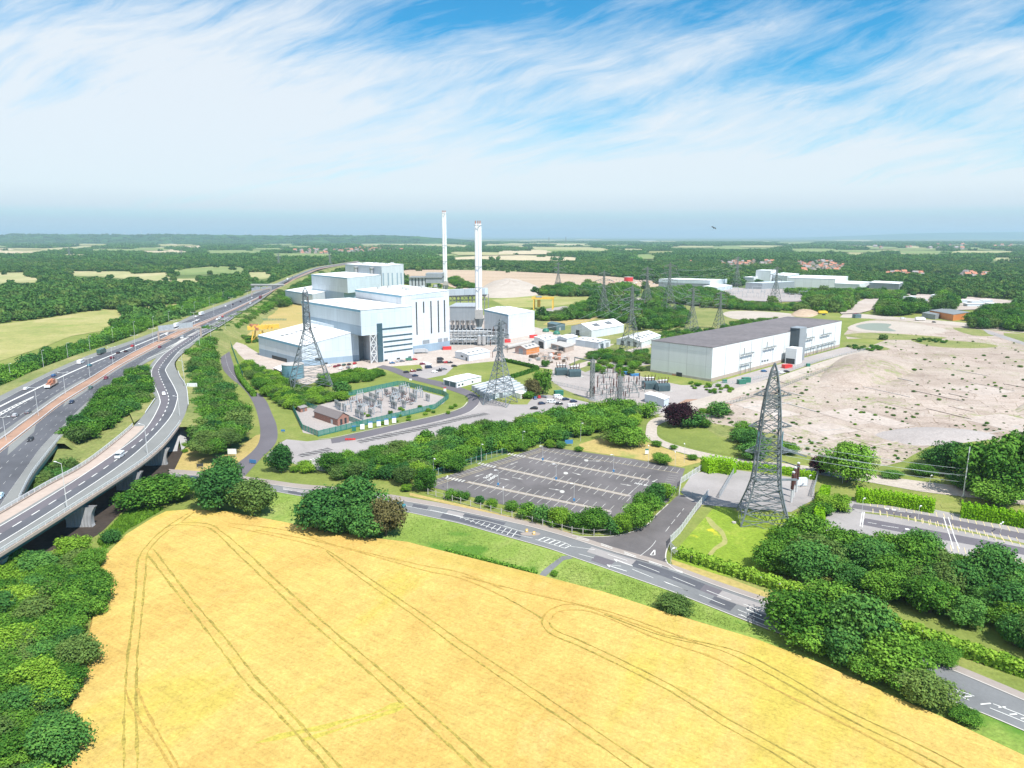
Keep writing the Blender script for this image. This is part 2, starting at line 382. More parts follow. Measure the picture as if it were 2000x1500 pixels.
M['grass'] = ground_mat('verge_grass', [(.3, (.12, .16, .035)), (.5, (.18, .22, .05)), (.7, (.28, .275, .09))], .02, .9, spots=[(.03, .60, .12, (.10, .17, .03))], bump=.5)
M['bright'] = ground_mat('fresh_grass', [(.3, (.13, .21, .035)), (.5, (.20, .285, .055)), (.7, (.31, .35, .11))], .03, 1.1, finevar=.25, stretch=((1, .4, 1), R(30)), spots=[(.035, .56, .08, (.09, .20, .025))], bump=.6)
M['lime'] = ground_mat('lime_meadow', [(.3, (.14, .22, .02)), (.5, (.20, .29, .03)), (.7, (.31, .35, .06))], .06, 1.1, finevar=.25, spots=[(.09, .64, .06, (.52, .46, .03))], bump=.6)
M['drygrass'] = ground_mat('dry_grass', [(.3, (.30, .26, .08)), (.5, (.38, .30, .11)), (.7, (.46, .33, .15))], .015, .7, spots=[(.05, .58, .12, (.22, .26, .07))])
M['rough'] = ground_mat('rough_grass', [(.28, (.11, .15, .04)), (.5, (.20, .22, .07)), (.72, (.32, .28, .13))], .03, .8, finevar=.3, spots=[(.08, .60, .1, (.10, .16, .035))])
M['pasture'] = ground_mat('pasture', [(.35, (.21, .24, .07)), (.5, (.31, .30, .11)), (.65, (.40, .35, .17))], .012, .4, spots=[(.02, .55, .12, (.20, .26, .06))])
M['far_ground'] = ground_mat('distant_land', [(.3, (.06, .10, .03)), (.5, (.10, .15, .04)), (.7, (.18, .20, .07))], .004, .05)
M['under'] = ground_mat('woodland_floor', [(.3, (.06, .09, .02)), (.7, (.12, .15, .04))], .05, .8)
M['fieldgreen'] = ground_mat('field_green', [(.36, (.13, .20, .06)), (.64, (.25, .29, .11))], .006, .05)
M['fieldpale'] = ground_mat('field_pale', [(.36, (.25, .28, .11)), (.5, (.34, .33, .16)), (.64, (.44, .39, .22))], .006, .05)
M['fieldtan'] = ground_mat('field_tan', [(.3, (.42, .36, .23)), (.7, (.54, .45, .31))], .006, .05)
M['sand'] = ground_mat('bare_sand', [(.3, (.32, .24, .17)), (.5, (.42, .32, .23)), (.7, (.50, .40, .30))], .008, .2, stretch=((.5, 2, 1), 0), spots=[(.02, .64, .1, (.36, .30, .22))])
M['slab'] = slab_mat()
M['gravel'] = ground_mat('gravel', [(.3, (.29, .26, .25)), (.7, (.39, .355, .34))], .03, 1.2)
M['yard'] = ground_mat('yard_paving', [(.3, (.34, .28, .24)), (.5, (.42, .36, .32)), (.7, (.50, .45, .41))], .02, .5, spots=[(.05, .62, .08, (.36, .33, .31))])
M['concrete_road'] = ground_mat('concrete_road', [(.3, (.36, .31, .265)), (.7, (.47, .42, .37))], .03, .7)
M['viaduct_ground'] = ground_mat('dark_brown_ground', [(.3, (.035, .028, .024)), (.7, (.07, .055, .045))], .08, .8)
M['wheat'] = wheat_mat()
M['track'] = ground_mat('tramline_green', [(.3, (.22, .18, .04)), (.7, (.40, .31, .07))], .2, 1.2, finevar=.35)
M['greencrop'] = ground_mat('green_crop', [(.3, (.36, .32, .05)), (.7, (.44, .36, .075))], .3, 1.2, finevar=.3)
M['trackf'] = ground_mat('tramline_faint', [(.3, (.34, .235, .055)), (.7, (.42, .28, .07))], .2, 1.2, finevar=.3)
M['asphalt'] = asphalt_mat('asphalt_dark', (.095, .098, .112), .22, .35)
M['asphalt2'] = asphalt_mat('asphalt_purple', (.13, .12, .135), .10)
M['shoulder'] = asphalt_mat('asphalt_shoulder', (.20, .205, .20), .10)
M['road'] = asphalt_mat('asphalt_road', (.175, .18, .185), .14, .5)
M['lot'] = asphalt_mat('asphalt_carpark', (.13, .12, .122), .26, .5)
M['faded'] = simple('faded_paint', (.48, .47, .44), .7, var=.3, scale=.25)
M['oldlot'] = asphalt_mat('asphalt_old', (.30, .28, .275), .16, .35)
M['palelot'] = asphalt_mat('asphalt_pale', (.32, .295, .29), .12, .35)
M['foot'] = asphalt_mat('footway', (.30, .26, .235), .1)
M['reserve'] = asphalt_mat('reserve_earth', (.34, .21, .15), .22)
M['paint'] = simple('road_paint', (.70, .70, .67), .6, var=.18, scale=.3)
M['yellowpaint'] = simple('yellow_paint', (.66, .55, .30), .6, var=.15, scale=.5)
M['kerb'] = simple('kerb_stone', (.50, .47, .44), .8, var=.1)
M['conc'] = simple('concrete', (.42, .40, .38), .85, var=.14, scale=.5)
M['concd'] = simple('pier_concrete', (.34, .34, .35), .85, var=.14, scale=.4)
M['beige'] = simple('beige_verge_concrete', (.42, .34, .29), .85, var=.12, scale=.4)
M['teal'] = simple('teal_girder', (.02, .11, .14), .5)
M['rail'] = simple('galvanised_rail', (.62, .63, .64), .45, .1)
M['steel'] = simple('galvanised_steel', (.42, .45, .48), .5, .2, var=.2, scale=.6)
M['towersteel'] = simple('tower_steel', (.17, .195, .215), .6, .15, var=.35, scale=.35)
M['steeldark'] = simple('weathered_steel', (.24, .26, .26), .6, .2, var=.25, scale=.5)
M['steelfar'] = simple('pylon_steel', (.17, .19, .18), .6, .1)
M['white'] = simple('white_paint', (.80, .81, .82), .45)
M['glass'] = simple('dark_glass', (.02, .04, .055), .12, spec=.8)
M['bandglass'] = simple('band_glazing', (.05, .10, .13), .25, spec=.5)
M['black'] = simple('black_rubber', (.02, .02, .022), .7)
M['dark'] = simple('dark_opening', (.035, .04, .045), .7)
M['clad'] = clad_mat('pale_blue_cladding', (.58, .655, .72), seam=5)
M['cladw'] = clad_mat('white_cladding', (.66, .70, .75), seam=6)
M['cladb'] = clad_mat('blue_grey_cladding', (.30, .40, .50), seam=5)
M['cladg'] = clad_mat('grey_cladding', (.28, .31, .34), seam=3)
M['cladbig'] = clad_mat('white_hall_cladding', (.70, .73, .74), seam=14, amt=.07)
M['roofw'] = simple('white_roof', (.80, .81, .82), .5, var=.05, scale=.1)
M['roofd'] = ground_mat('dark_roof', [(.3, (.13, .12, .125)), (.7, (.20, .18, .185))], .03, .3, stretch=((1, .12, 1), R(-62)), rough=.8)
M['eave'] = simple('blue_eave_trim', (.16, .36, .50), .4)
M['rooflight'] = simple('rooflight', (.13, .14, .15), .7)
M['brick'] = brick_mat('red_brick', (.36, .12, .07), (.30, .10, .06))
M['brickp'] = brick_mat('pink_brick', (.50, .30, .25), (.44, .26, .22))
M['slate'] = simple('slate_roof', (.16, .14, .14), .7, var=.15, scale=2)
M['tile'] = simple('orange_roof_tiles', (.42, .18, .11), .8, var=.15, scale=.5)
M['tilegrey'] = simple('grey_roof_tiles', (.26, .24, .24), .8, var=.15, scale=.5)
M['orange'] = clad_mat('orange_cladding', (.62, .24, .08), seam=3)
M['green'] = simple('green_fence_paint', (.04, .20, .17), .5)
M['greendk'] = simple('green_cabinet', (.03, .17, .12), .5)
M['bluegreen'] = simple('tank_blue_steel', (.15, .30, .37), .4, .1, var=.1, scale=.3)
M['yellow'] = simple('yellow_crane_paint', (.70, .45, .07), .5, var=.1)
M['red'] = simple('red_paint', (.60, .04, .04), .5)
M['blue'] = simple('blue_paint', (.05, .20, .42), .5)
M['porcelain'] = simple('brown_porcelain', (.11, .045, .035), .3)
M['trafo'] = simple('transformer_teal', (.10, .16, .18), .5)
M['water'] = simple('still_water', (.24, .26, .20), .45)
M['silver'] = simple('stainless', (.50, .50, .50), .35, .4)
M['hedge'] = leaf_mat('hedge_leaf', (.11, .27, .012), (.19, .40, .015), (.30, .52, .03))
M['leaf'] = leaf_mat('leaf_green', (.032, .105, .018), (.082, .20, .028), (.18, .345, .045))
M['leaf2'] = leaf_mat('leaf_bluegreen', (.026, .090, .026), (.060, .170, .040), (.13, .28, .055))
M['leaf3'] = leaf_mat('leaf_yellowgreen', (.08, .18, .02), (.15, .29, .03), (.27, .42, .05))
M['leaf4'] = leaf_mat('leaf_olive', (.055, .11, .03), (.10, .175, .045), (.17, .25, .06))
M['copper'] = leaf_mat('leaf_copper', (.025, .010, .016), (.045, .018, .026), (.08, .035, .04), .1)
M['cream'] = leaf_mat('leaf_cream', (.30, .36, .12), (.42, .50, .20), (.55, .62, .30))
M['leafbrown'] = leaf_mat('leaf_brown', (.07, .07, .03), (.13, .12, .05), (.19, .17, .07))
M['leaffar'] = leaf_mat('leaf_far', (.032, .095, .026), (.060, .15, .036), (.12, .23, .05), .15)
M['bark'] = simple('bark', (.12, .09, .065), .9, var=.2, scale=3)
# ================================================================== GROUND AND SURFACES
def big_ground():
 mb = MB(); ring = [-60000, -9000, -3000, -800, 0, 800, 3000, 9000, 60000]; ys = [-300, 200, 700, 1500, 3500, 9000, 60000]
 for i in range(8):
  for j in range(6):
   mb.face([(ring[i], ys[j], 0), (ring[i + 1], ys[j], 0), (ring[i + 1], ys[j + 1], 0), (ring[i], ys[j + 1], 0)])
 tag(mb.build('ground', M['far_ground']), kind='structure')
big_ground()
NOVEG = []          # pixel polygons where no far tree may stand
def patch(name, px, z, mat, smooth=0, veg=True):
 o = sheet(name, px, z, mat, smooth)
 if veg: NOVEG.append(px)
 return o
# near land
patch('grass', [(-900, 600), (300, 560), (700, 545), (1100, 560), (1500, 566), (2000, 600), (3200, 680), (3600, 1900), (1000, 3200), (-1400, 1900)], .04, M['grass'], veg=False)
patch('verge', [(505, 960), (600, 962), (700, 975), (790, 997), (900, 1022), (1000, 1052), (1125, 1088), (1290, 1146), (1500, 1232), (1850, 1335), (2100, 1450), (2100, 1560), (1500, 1300), (1000, 1150), (700, 1080), (330, 1020), (420, 980)], .08, M['bright'])
patch('meadow', [(1312, 1092), (1322, 1072), (1400, 985), (1440, 1000), (1560, 1010), (1640, 1060), (1560, 1110), (1480, 1135), (1400, 1122), (1345, 1105)], .08, M['lime'])
patch('mown_path', [(1378, 1010), (1388, 1012), (1400, 1025), (1412, 1035), (1419, 1050), (1420, 1062), (1400, 1073), (1388, 1088), (1380, 1086), (1395, 1068), (1410, 1058), (1410, 1048), (1402, 1038), (1388, 1028)], .10, M['pasture'], 2, veg=False)
# wheat: one thick standing crop, closed at its edges
wh = [(80, 1720), (123, 1500), (130, 1433), (147, 1353), (160, 1300), (180, 1217), (188, 1150), (192, 1117), (207, 1083), (247, 1043), (300, 1010), (325, 998), (368, 995), (445, 999), (585, 1025), (725, 1050), (795, 1058), (830, 1067), (930, 1092), (1051, 1122), (1177, 1155), (1287, 1191), (1370, 1216), (1475, 1247), (1597, 1293), (1737, 1356), (1842, 1401), (2000, 1475), (2300, 1630), (2500, 1900), (1000, 2300)]
def wheat():
 z = .85; wp = wpoly(wh, z); mb = MB(); mb.face(wp)
 # ragged sloping rim of stalks
 rim = resample(wp + [wp[0]], 900); rng = random.Random(4); n = len(rim); outp = []
 for i, p in enumerate(rim):
  d = rim[(i + 1) % n] - rim[i - 1]; nr = Vector((d.y, -d.x, 0)).normalized(); outp.append(p + nr * rng.uniform(.1, .9))
 for i in range(n - 1):
  mb.face([rim[i], (outp[i].x, outp[i].y, .0), (outp[i + 1].x, outp[i + 1].y, .0), rim[i + 1]])
 o = mb.build('wheat_field', M['wheat']); tag(o, 'ripe golden wheat crop marked by pairs of tramlines', 'wheat', kind='stuff')
 NOVEG.append(wh)
wheat()
def line_world(mb, pts, w, dz=0, on=None, off=0, jitter=0, rng=None):
 L = 0; ds = [0]
 for a, b in zip(pts, pts[1:]): ds.append(ds[-1] + (b - a).length)
 n = max(2, int(ds[-1] / 2.0) + 1); q = resample(pts, n); st = ds[-1] / (n - 1); prev = None
 for i, p in enumerate(q):
  d = (q[min(i + 1, n - 1)] - q[max(i - 1, 0)]); d.z = 0; d.normalize(); nr = Vector((-d.y, d.x, 0))
  ww = w * (1 + (rng.uniform(-jitter, jitter) if jitter else 0)); sh = nr * (rng.uniform(-jitter, jitter) * w * .3 if jitter else 0)
  a, b = p + sh + nr * ww / 2, p + sh - nr * ww / 2; a.z += dz; b.z += dz
  ok = on is None or ((i * st) % (on + off)) < on
  if prev and ok: mb.face([prev[0], prev[1], b, a])
  prev = (a, b)
def line_px(mb, px, w, z, on=None, off=0, sm=6, jitter=0, rng=None, dz=0):
 line_world(mb, [P(u, v, z) for u, v in (catmull(px, sm) if sm else px)], w, dz, on, off, jitter, rng)
def tracks():
 strong = [[(367, 1003), (320, 1033), (283, 1070), (268, 1100), (265, 1150), (258, 1217), (248, 1300), (243, 1383), (242, 1500), (241, 1620)],
   [(380, 1000), (353, 1020), (320, 1043), (297, 1067), (287, 1087), (283, 1133), (275, 1217), (268, 1283), (266, 1383), (269, 1500), (272, 1620)],
   [(288, 1083), (357, 1173), (410, 1240), (480, 1333), (525, 1375), (585, 1440), (640, 1500), (740, 1610)], [(300, 1072), (315, 1092), (375, 1172), (445, 1252), (497, 1319), (550, 1375), (610, 1440), (668, 1500), (770, 1600)],
   [(325, 1031), (340, 1025), (396, 1028), (424, 1042), (459, 1077), (515, 1130), (585, 1196), (655, 1256), (735, 1326), (788, 1375), (925, 1500), (1020, 1590)],
   [(354, 1021), (406, 1023), (438, 1042), (490, 1086), (536, 1130), (595, 1182), (658, 1238), (718, 1287), (816, 1371), (960, 1500), (1060, 1590)]]
 mid = [[(637, 1077), (690, 1119), (760, 1168), (830, 1218), (900, 1270), (1000, 1338), (1100, 1406), (1240, 1505), (1330, 1570)], [(620, 1065), (665, 1091), (760, 1156), (830, 1203), (900, 1252), (1000, 1318), (1100, 1384), (1280, 1505), (1370, 1565)],
  [(985, 1166), (1054, 1205), (1058, 1218), (1078, 1240), (1136, 1264), (1300, 1345), (1405, 1412), (1510, 1471), (1570, 1510)], [(1073, 1216), (1078, 1226), (1095, 1236), (1150, 1259), (1300, 1332), (1420, 1403), (1560, 1480), (1620, 1515)],
  [(1180, 1200), (1287, 1240), (1380, 1262), (1440, 1284), (1545, 1340), (1650, 1401), (1790, 1470), (1900, 1530)], [(1300, 1240), (1440, 1272), (1545, 1325), (1650, 1386), (1790, 1452), (1930, 1525)]]
 faint = [[(445, 1028), (532, 1046), (613, 1065), (620, 1068)], [(450, 1022), (560, 1036), (660, 1066), (820, 1103), (902, 1119), (985, 1152)], [(500, 1035), (640, 1062), (820, 1112), (902, 1130), (985, 1166)],
   [(1058, 1214), (1066, 1198), (1085, 1186), (1117, 1180), (1177, 1196), (1300, 1240)], [(1078, 1210), (1082, 1200), (1100, 1192), (1140, 1192), (1180, 1204), (1290, 1250), (1400, 1288), (1560, 1370), (1700, 1440), (1850, 1520)],
   [(243, 1340), (262, 1390), (290, 1430), (330, 1490), (370, 1560)], [(268, 1345), (290, 1395), (320, 1450), (350, 1500), (390, 1570)], [(902, 1125), (1040, 1160), (1200, 1198), (1380, 1262)]]
 rng = random.Random(2)
 for nm, ls, w, mt in (('tramline', strong, .50, M['track']), ('tramline', mid, .33, M['track']), ('tramline', faint, .45, M['trackf'])):
  mb = MB()
  for li, l in enumerate(ls): line_px(mb, l, w, .85, jitter=.6, rng=rng, dz=.012 + li * .004 + (.03 if mt is M['trackf'] else .05 if ls is mid else 0))
  tag(mb.build(nm, mt), kind='structure')
 mb = MB(); line_px(mb, [(500, 1452), (560, 1436), (620, 1422), (700, 1402), (785, 1372)], 1.0, .85, jitter=.8, rng=rng, dz=.006); line_px(mb, [(590, 1446), (660, 1424), (740, 1398), (790, 1380)], .8, .85, jitter=.8, rng=rng, dz=.003)
 tag(mb.build('green_crop_strip', M['greencrop']), kind='structure')
tracks()
# dark brown ground patch under the viaduct
patch('dark_ground_patch', [(-60, 1180), (20, 1125), (70, 1085), (130, 1068), (190, 1045), (238, 1000), (290, 965), (335, 932), (352, 900), (366, 850), (362, 815), (330, 800), (250, 850), (120, 960), (-60, 1060)], .07, M['viaduct_ground'], 4)
# motorway and ramp at their level
ZM = 9.0
resL = [(-110, 925), (0, 858), (40, 829), (72, 806), (124, 769), (176, 738), (220, 711), (260, 688), (310, 664), (350, 645), (410, 622), (450, 605), (510, 577), (550, 558), (585, 539), (622, 525), (665, 517), (700, 511)]
resR = [(-60, 932), (0, 884), (24, 865), (76, 824), (120, 790), (180, 752), (230, 719), (260, 702), (300, 681), (347, 657), (380, 641), (460, 604), (512, 579), (552, 559), (587, 540), (624, 526), (665, 517.6), (700, 511.5)]
SBL = [(-110, 842), (0, 784), (60, 752), (112, 726), (172, 701), (210, 688), (260, 670), (310, 651), (345, 635), (385, 618), (440, 597), (492, 576), (540, 556), (580, 538), (618, 524), (665, 515.6), (700, 509.8)]
SBO = [(-110, 828), (0, 773), (60, 744), (112, 719), (172, 694), (210, 681), (260, 664), (310, 645), (345, 630), (385, 612), (440, 592), (492, 572), (540, 553), (580, 536), (618, 522.6), (665, 514.8), (700, 509.3)]
NBR = [(-60, 1090), (0, 988), (40, 930), (80, 874), (120, 834), (156, 798), (186, 772), (240, 733), (287, 701), (324, 680), (350, 665), (375, 651), (405, 636), (465, 608), (508, 584), (550, 555), (598, 535), (621, 526), (645, 521.5), (668, 518), (702, 512)]
NBO = [(-70, 1140), (-20, 1060), (32, 986), (60, 932), (118, 856), (150, 817), (190, 778), (240, 737), (290, 706), (335, 686), (362, 682), (393, 658), (420, 643), (465, 615), (510, 586), (552, 556), (600, 536), (621, 527), (645, 522), (668, 518.3), (703, 512.3)]
RLL = [(-120, 1093), (0, 1028), (125, 952), (225, 885), (282, 840), (310, 795), (311, 775), (299, 745), (297, 722), (315, 697), (334, 682), (370, 658), (392, 646), (420, 634), (465, 609)]
RLR = [(-120, 1128), (0, 1060), (125, 982), (250, 897), (325, 825), (346, 782), (342, 760), (326, 730), (325, 718), (350, 686), (370, 672), (393, 655.5), (420, 642), (465, 614)]
RDL = [(-120, 1072), (0, 1003), (90, 950), (166, 908), (250, 842), (284, 806), (303, 782), (301, 772), (291, 748), (289, 722), (309, 695), (330, 682), (366, 658)]
RDR = [(-120, 1158), (0, 1083), (132, 1000), (285, 899), (345, 838), (367, 790), (362, 752), (350, 732), (341, 712), (347, 700), (364, 684), (396, 658)]
bSBO = Band(SBO, SBL, ZM, 200); bSB = Band(SBL, resL, ZM, 220); bRES = Band(resL, resR, ZM, 220); bNB = Band(resR, NBR, ZM, 220); bNBO = Band(NBR, NBO, ZM, 220)
bSBO.obj('hard_shoulder', M['shoulder']); bSB.obj('motorway', M['asphalt']); bRES.obj('central_reserve', M['reserve'], dz=.02); bNB.obj('motorway', M['asphalt']); bNBO.obj('hard_shoulder', M['shoulder'])
bRL = Band(RLL, RLR, ZM, 220, True); bRD = Band(RDL, RDR, ZM, 200, True)
bRL.obj('slip_road', M['asphalt2'], 0, .5, dz=.05); bRL.obj('slip_road', M['asphalt'], .5, 1, dz=.05)
# paler strips of surfacing on the motorway
mb = MB(); bNB.strip(mb, .0, .16, .015, 120, 420); bNB.strip(mb, .0, .2, .015, 40, 75); bSB.strip(mb, .87, 1, .015, 40, 170); tag(mb.build('hard_shoulder', M['shoulder']), kind='structure')
mb = MB(); bNB.strip(mb, .0, 0, .03, w=.35, step=6); bNB.strip(mb, 1, 1, .03, w=.3, step=6); bSB.strip(mb, 0, 0, .03, w=.35); bSB.strip(mb, 1, 1, .03, w=.3)
bNB.dashes(mb, .34, .42, 3, 5, .03, m1=330); bNB.dashes(mb, .70, .42, 3, 5, .03, m1=330); bNB.dashes(mb, .34, .45, 5, 4, .03, m0=330, m1=1500); bNB.dashes(mb, .67, .45, 5, 4, .03, m0=330, m1=1500)
bSB.dashes(mb, .52, .42, 5, 4, .03, m1=1500); bSB.dashes(mb, .76, .42, 5, 4, .03, m1=1500)
for px, w in (([(-110, 853), (0, 794), (60, 764.5), (128, 732), (200, 701), (260, 677), (310, 656.5), (350, 639.5), (390, 623)], 1.1), ([(-110, 866), (0, 806), (66, 774)], .5), ([(-110, 876), (0, 811), (66, 775)], .5)):
 line_px(mb, px, w, ZM, dz=.03)
hb = Band([(-110, 866), (0, 806), (66, 773.5)], [(-110, 878), (0, 812), (66, 775.5)], ZM, 60)
for i in range(22):
 m = i * hb.len / 22; a, b = hb.at(m, 0, .032), hb.at(m + 2.2, 1, .032); line_world(mb, [a, b], .9)
bRL.strip(mb, 0, 0, .08, w=.32, step=4); bRL.strip(mb, 1, 1, .08, w=.32, step=4); bRL.dashes(mb, .5, .36, 4, 4.6, .08)
for px in ([(287, 701), (334, 682)], [(324, 680), (370, 658)]): line_px(mb, px, .5, ZM, dz=.09)
tag(mb.build('road_marking', M['paint']), kind='structure')
# pale diverge nose
patch('diverge_nose', [(330, 681), (345, 673), (372, 655), (392, 643), (375, 651), (350, 665)], ZM + .06, M['conc'], veg=False)
def skirt(name, line, width, z1, mat, z0=ZM, side=1, noise=1.5):
 pts = resample([P(u, v, z0) for u, v in catmull(line, 8)], 160); mb = MB(); prev = None; rng = random.Random(1)
 for i, p in enumerate(pts):
  d = pts[min(i + 1, 159)] - pts[max(i - 1, 0)]; nr = Vector((-d.y, d.x, 0)).normalized() * side
  q = p + nr * (width * .3); q.z = z0 - .4; r = p + nr * (width + rng.uniform(-noise, noise)); r.z = z1
  row = (p, q, r)
  if prev:
   for k in range(2):
    f = [prev[k], prev[k + 1], row[k + 1], row[k]]
    mb.face(f if side < 0 else f[::-1])
  prev = row
 return tag(mb.build(name, mat), kind='structure')
skirt('embankment', SBO, 34, -.1, M['rough'], side=1)
skirt('embankment', [(349, 834), (358, 815), (368, 790), (363, 752), (351, 732), (343, 712), (349, 700), (366, 684), (397, 658), (424, 643), (468, 615), (513, 586), (555, 556), (603, 536), (640, 524), (700, 513)], 22, -.1, M['rough'], side=-1)
skirt('embankment', [(110, 866), (150, 818), (190, 779), (240, 738), (290, 707), (330, 687)], 9, 3, M['rough'], side=-1)
# bank between the motorway and the slip road, falling towards the gap between the two bridges
def bank():
 Lp = resample([P(u, v, z) for u, v, z in [(330, 686, 8.9), (290, 706, 8.9), (240, 738, 8.6), (190, 780, 8.2), (150, 819, 7.5), (120, 860, 7), (100, 905, 5), (75, 955, 3.5), (45, 1000, 2.5)]], 40)
 Rp = resample([P(u, v, z) for u, v, z in [(332, 685, 8.9), (306, 698, 8.9), (287, 722, 8.9), (289, 748, 8.9), (302, 775, 8.6), (285, 808, 8), (250, 846, 6.8), (180, 903, 5.2), (100, 950, 3)]], 40)
 mb = MB()
 for i in range(39):
  for k in range(6):
   q = lambda j, s: Lp[j].lerp(Rp[j], s / 6) - Vector((0, 0, math.sin(math.pi * s / 6) * .5))
   mb.face([q(i, k), q(i, k + 1), q(i + 1, k + 1), q(i + 1, k)][::-1])
 tag(mb.build('grass_bank', M['rough'], smooth=False), kind='structure')
bank()
# ---- viaduct: one thing
def viaduct():
 m_end = 0
 for k in range(200):                       # arc length where the abutment stands
  if PX(bRD.at(k * 1.5, 1))[1] < 828: m_end = k * 1.5; break
 t = empty('viaduct', bRD.at(m_end * .5, .5, -9), 'curved concrete road viaduct on wall piers with teal girders', 'viaduct')
 mb = MB(); bRD.strip(mb, 0, 1, .01, 0, m_end, step=4); mb.build('deck_surface', M['shoulder'], t)
 mb = MB(); bRD.strip(mb, 0.02, .26, .03, 0, m_end, step=4); mb.build('service_verge', M['beige'], t)
 for side in (0, 1):                       # fascia + slab
  mb = MB(); prev = None; k = int(m_end / 4)
  for i in range(k + 1):
   m = m_end * i / k; o = 1 if side else -1
   wd = (bRD.at(m, 1) - bRD.at(m, 0)).normalized() * o; e = bRD.at(m, side)
   row = [e + Vector((0, 0, .35)) - wd * .5, e + wd * .35 + Vector((0, 0, .35)), e + wd * .35 - Vector((0, 0, .55)), e - wd * 1.2 - Vector((0, 0, .6))]
   if prev:
    for q in range(3):
     f = [prev[q], prev[q + 1], row[q + 1], row[q]]; mb.face(f if side else f[::-1])
   prev = row
  mb.build('parapet_beam', M['beige'], t)
 for q0 in (.06, .33, .62, .90):
  mb = MB(); k = int(m_end / 4); prev = None
  for i in range(k + 1):
   m = m_end * i / k; a = bRD.at(m, q0, -.6); b = bRD.at(m, q0 + .035, -.6)
   row = [a, a - Vector((0, 0, 1.7)), b - Vector((0, 0, 1.7)), b]
   if prev:
    for q in range(3): mb.face([prev[q + 1], prev[q], row[q], row[q + 1]])
   prev = row
  mb.build('girder', M['teal'], t)
 mb = MB(); bRD.strip(mb, 0, 1, -.62, 0, m_end, step=4); mb.build('deck_soffit', M['concd'], t)
 for side in (0, 1):
  mb = MB(); k = int(m_end / 1.5); prev = None
  for i in range(k + 1):
   e = bRD.at(m_end * i / k, side); up = Vector((0, 0, 1))
   if i % 2 == 0: mb.bar(e + up * .35, e + up * 1.45, .2)
   if prev:
    for h in (.65, .92, 1.2, 1.45): mb.bar(prev + up * h, e + up * h, .10 if h < 1.4 else .18)
   prev = e
  mb.build('parapet_railing', M['rail'], t)
 # piers at the traced feet
 for (u, v) in ((-20, 1135), (158, 1028), (252, 956), (306, 908)):
  g = P(u, v); best = min((i * 1.0 for i in range(int(m_end))), key=lambda m: (bRD.at(m, .78).xy - g.xy).length)
  a = bRD.at(best, .30); b = bRD.at(best, .97); d = bRD.dirn(best)
  wd = Vector((d.y, -d.x, 0)); wl = 10.8; a = g - wd * wl / 2; b = g + wd * wl / 2; top = ZM - 2.3; mb = MB(); N = 9; rows = []
  for i in range(N):
   z = top * i / (N - 1); fl = (z / top) ** 3 * 1.6 + .3 * math.exp(-z * 2)
   rows.append((z, fl))
  c0 = (a + b) / 2; half = wl / 2 - 1.6
  for (z0, f0), (z1, f1) in zip(rows, rows[1:]):
   def ring(z, f):
    h = half + f; th = .95; out = []
    for s in range(17):
     x = -h + 2 * h * s / 16; gr = .10 if s % 2 else 0
     out.append(c0 + wd * x - d * (th - gr) + Vector((0, 0, z - c0.z)))
    for s in range(17):
     x = h - 2 * h * s / 16; gr = .10 if s % 2 else 0
     out.append(c0 + wd * x + d * (th - gr) + Vector((0, 0, z - c0.z)))
    return out
   A, B = ring(z0, f0), ring(z1, f1)
   for s in range(34): j = (s + 1) % 34; mb.face([A[s], A[j], B[j], B[s]])
  mb.build('pier', M['concd'], t)
 # abutment face and sloped paving
 a, b = bRD.at(m_end, 0, -.6), bRD.at(m_end, 1, -.6); d = bRD.dirn(m_end); mb = MB()
 mb.face([a, b, Vector((b.x, b.y, 6)), Vector((a.x, a.y, 6))])
 lo_a, lo_b = a - d * 13, b - d * 13
 mb.face([(a.x, a.y, 6), (b.x, b.y, 6), (lo_b.x, lo_b.y, 0), (lo_a.x, lo_a.y, 0)])
 e = b + (b - a).normalized() * 5
 mb.face([(b.x, b.y, 8.4), (e.x, e.y, 3), (lo_b.x + 2, lo_b.y, 0), (b.x - d.x * 6, b.y - d.y * 6, 3)])
 mb.build('abutment', M['concd'], t)
 return m_end
VEND = viaduct()
bRD.obj('hard_shoulder', M['shoulder'], dz=.02, m0=VEND, m1=bRD.len)
patch('grass_bank', [(285, 809), (305, 783), (302, 768), (292, 748), (289, 722), (308, 697), (332, 684), (288, 708), (258, 738), (250, 800), (262, 826)], 8.8, M['rough'], veg=False)
# motorway bridge parapet (the other bridge, left of the gap)
def mbridge():
 line = [P(u, v, ZM) for u, v in catmull([(38, 976), (60, 932), (88, 894), (118, 856)], 8)]
 t = empty('motorway_bridge', line[len(line) // 2] - Vector((0, 0, ZM)), 'motorway bridge edge with open metal parapet beside the slip viaduct', 'bridge')
 q = resample(line, 60); mb = MB(); m2 = MB(); m3 = MB(); up = Vector((0, 0, 1))
 for i, p in enumerate(q):
  if i % 2 == 0: mb.bar(p + up * .1, p + up * 1.4, .16)
  if i:
   for h in (.5, .95, 1.4): mb.bar(q[i - 1] + up * h, p + up * h, .10)
   m2.face([q[i - 1] + up * .3, p + up * .3, p - up * .9, q[i - 1] - up * .9][::-1]); m3.face([q[i - 1] - up * .9, p - up * .9, p - up * 2.2, q[i - 1] - up * 2.2][::-1])
 mb.build('parapet_railing', M['rail'], t); m2.build('edge_beam', M['beige'], t); m3.build('girder', M['teal'], t)
mbridge()
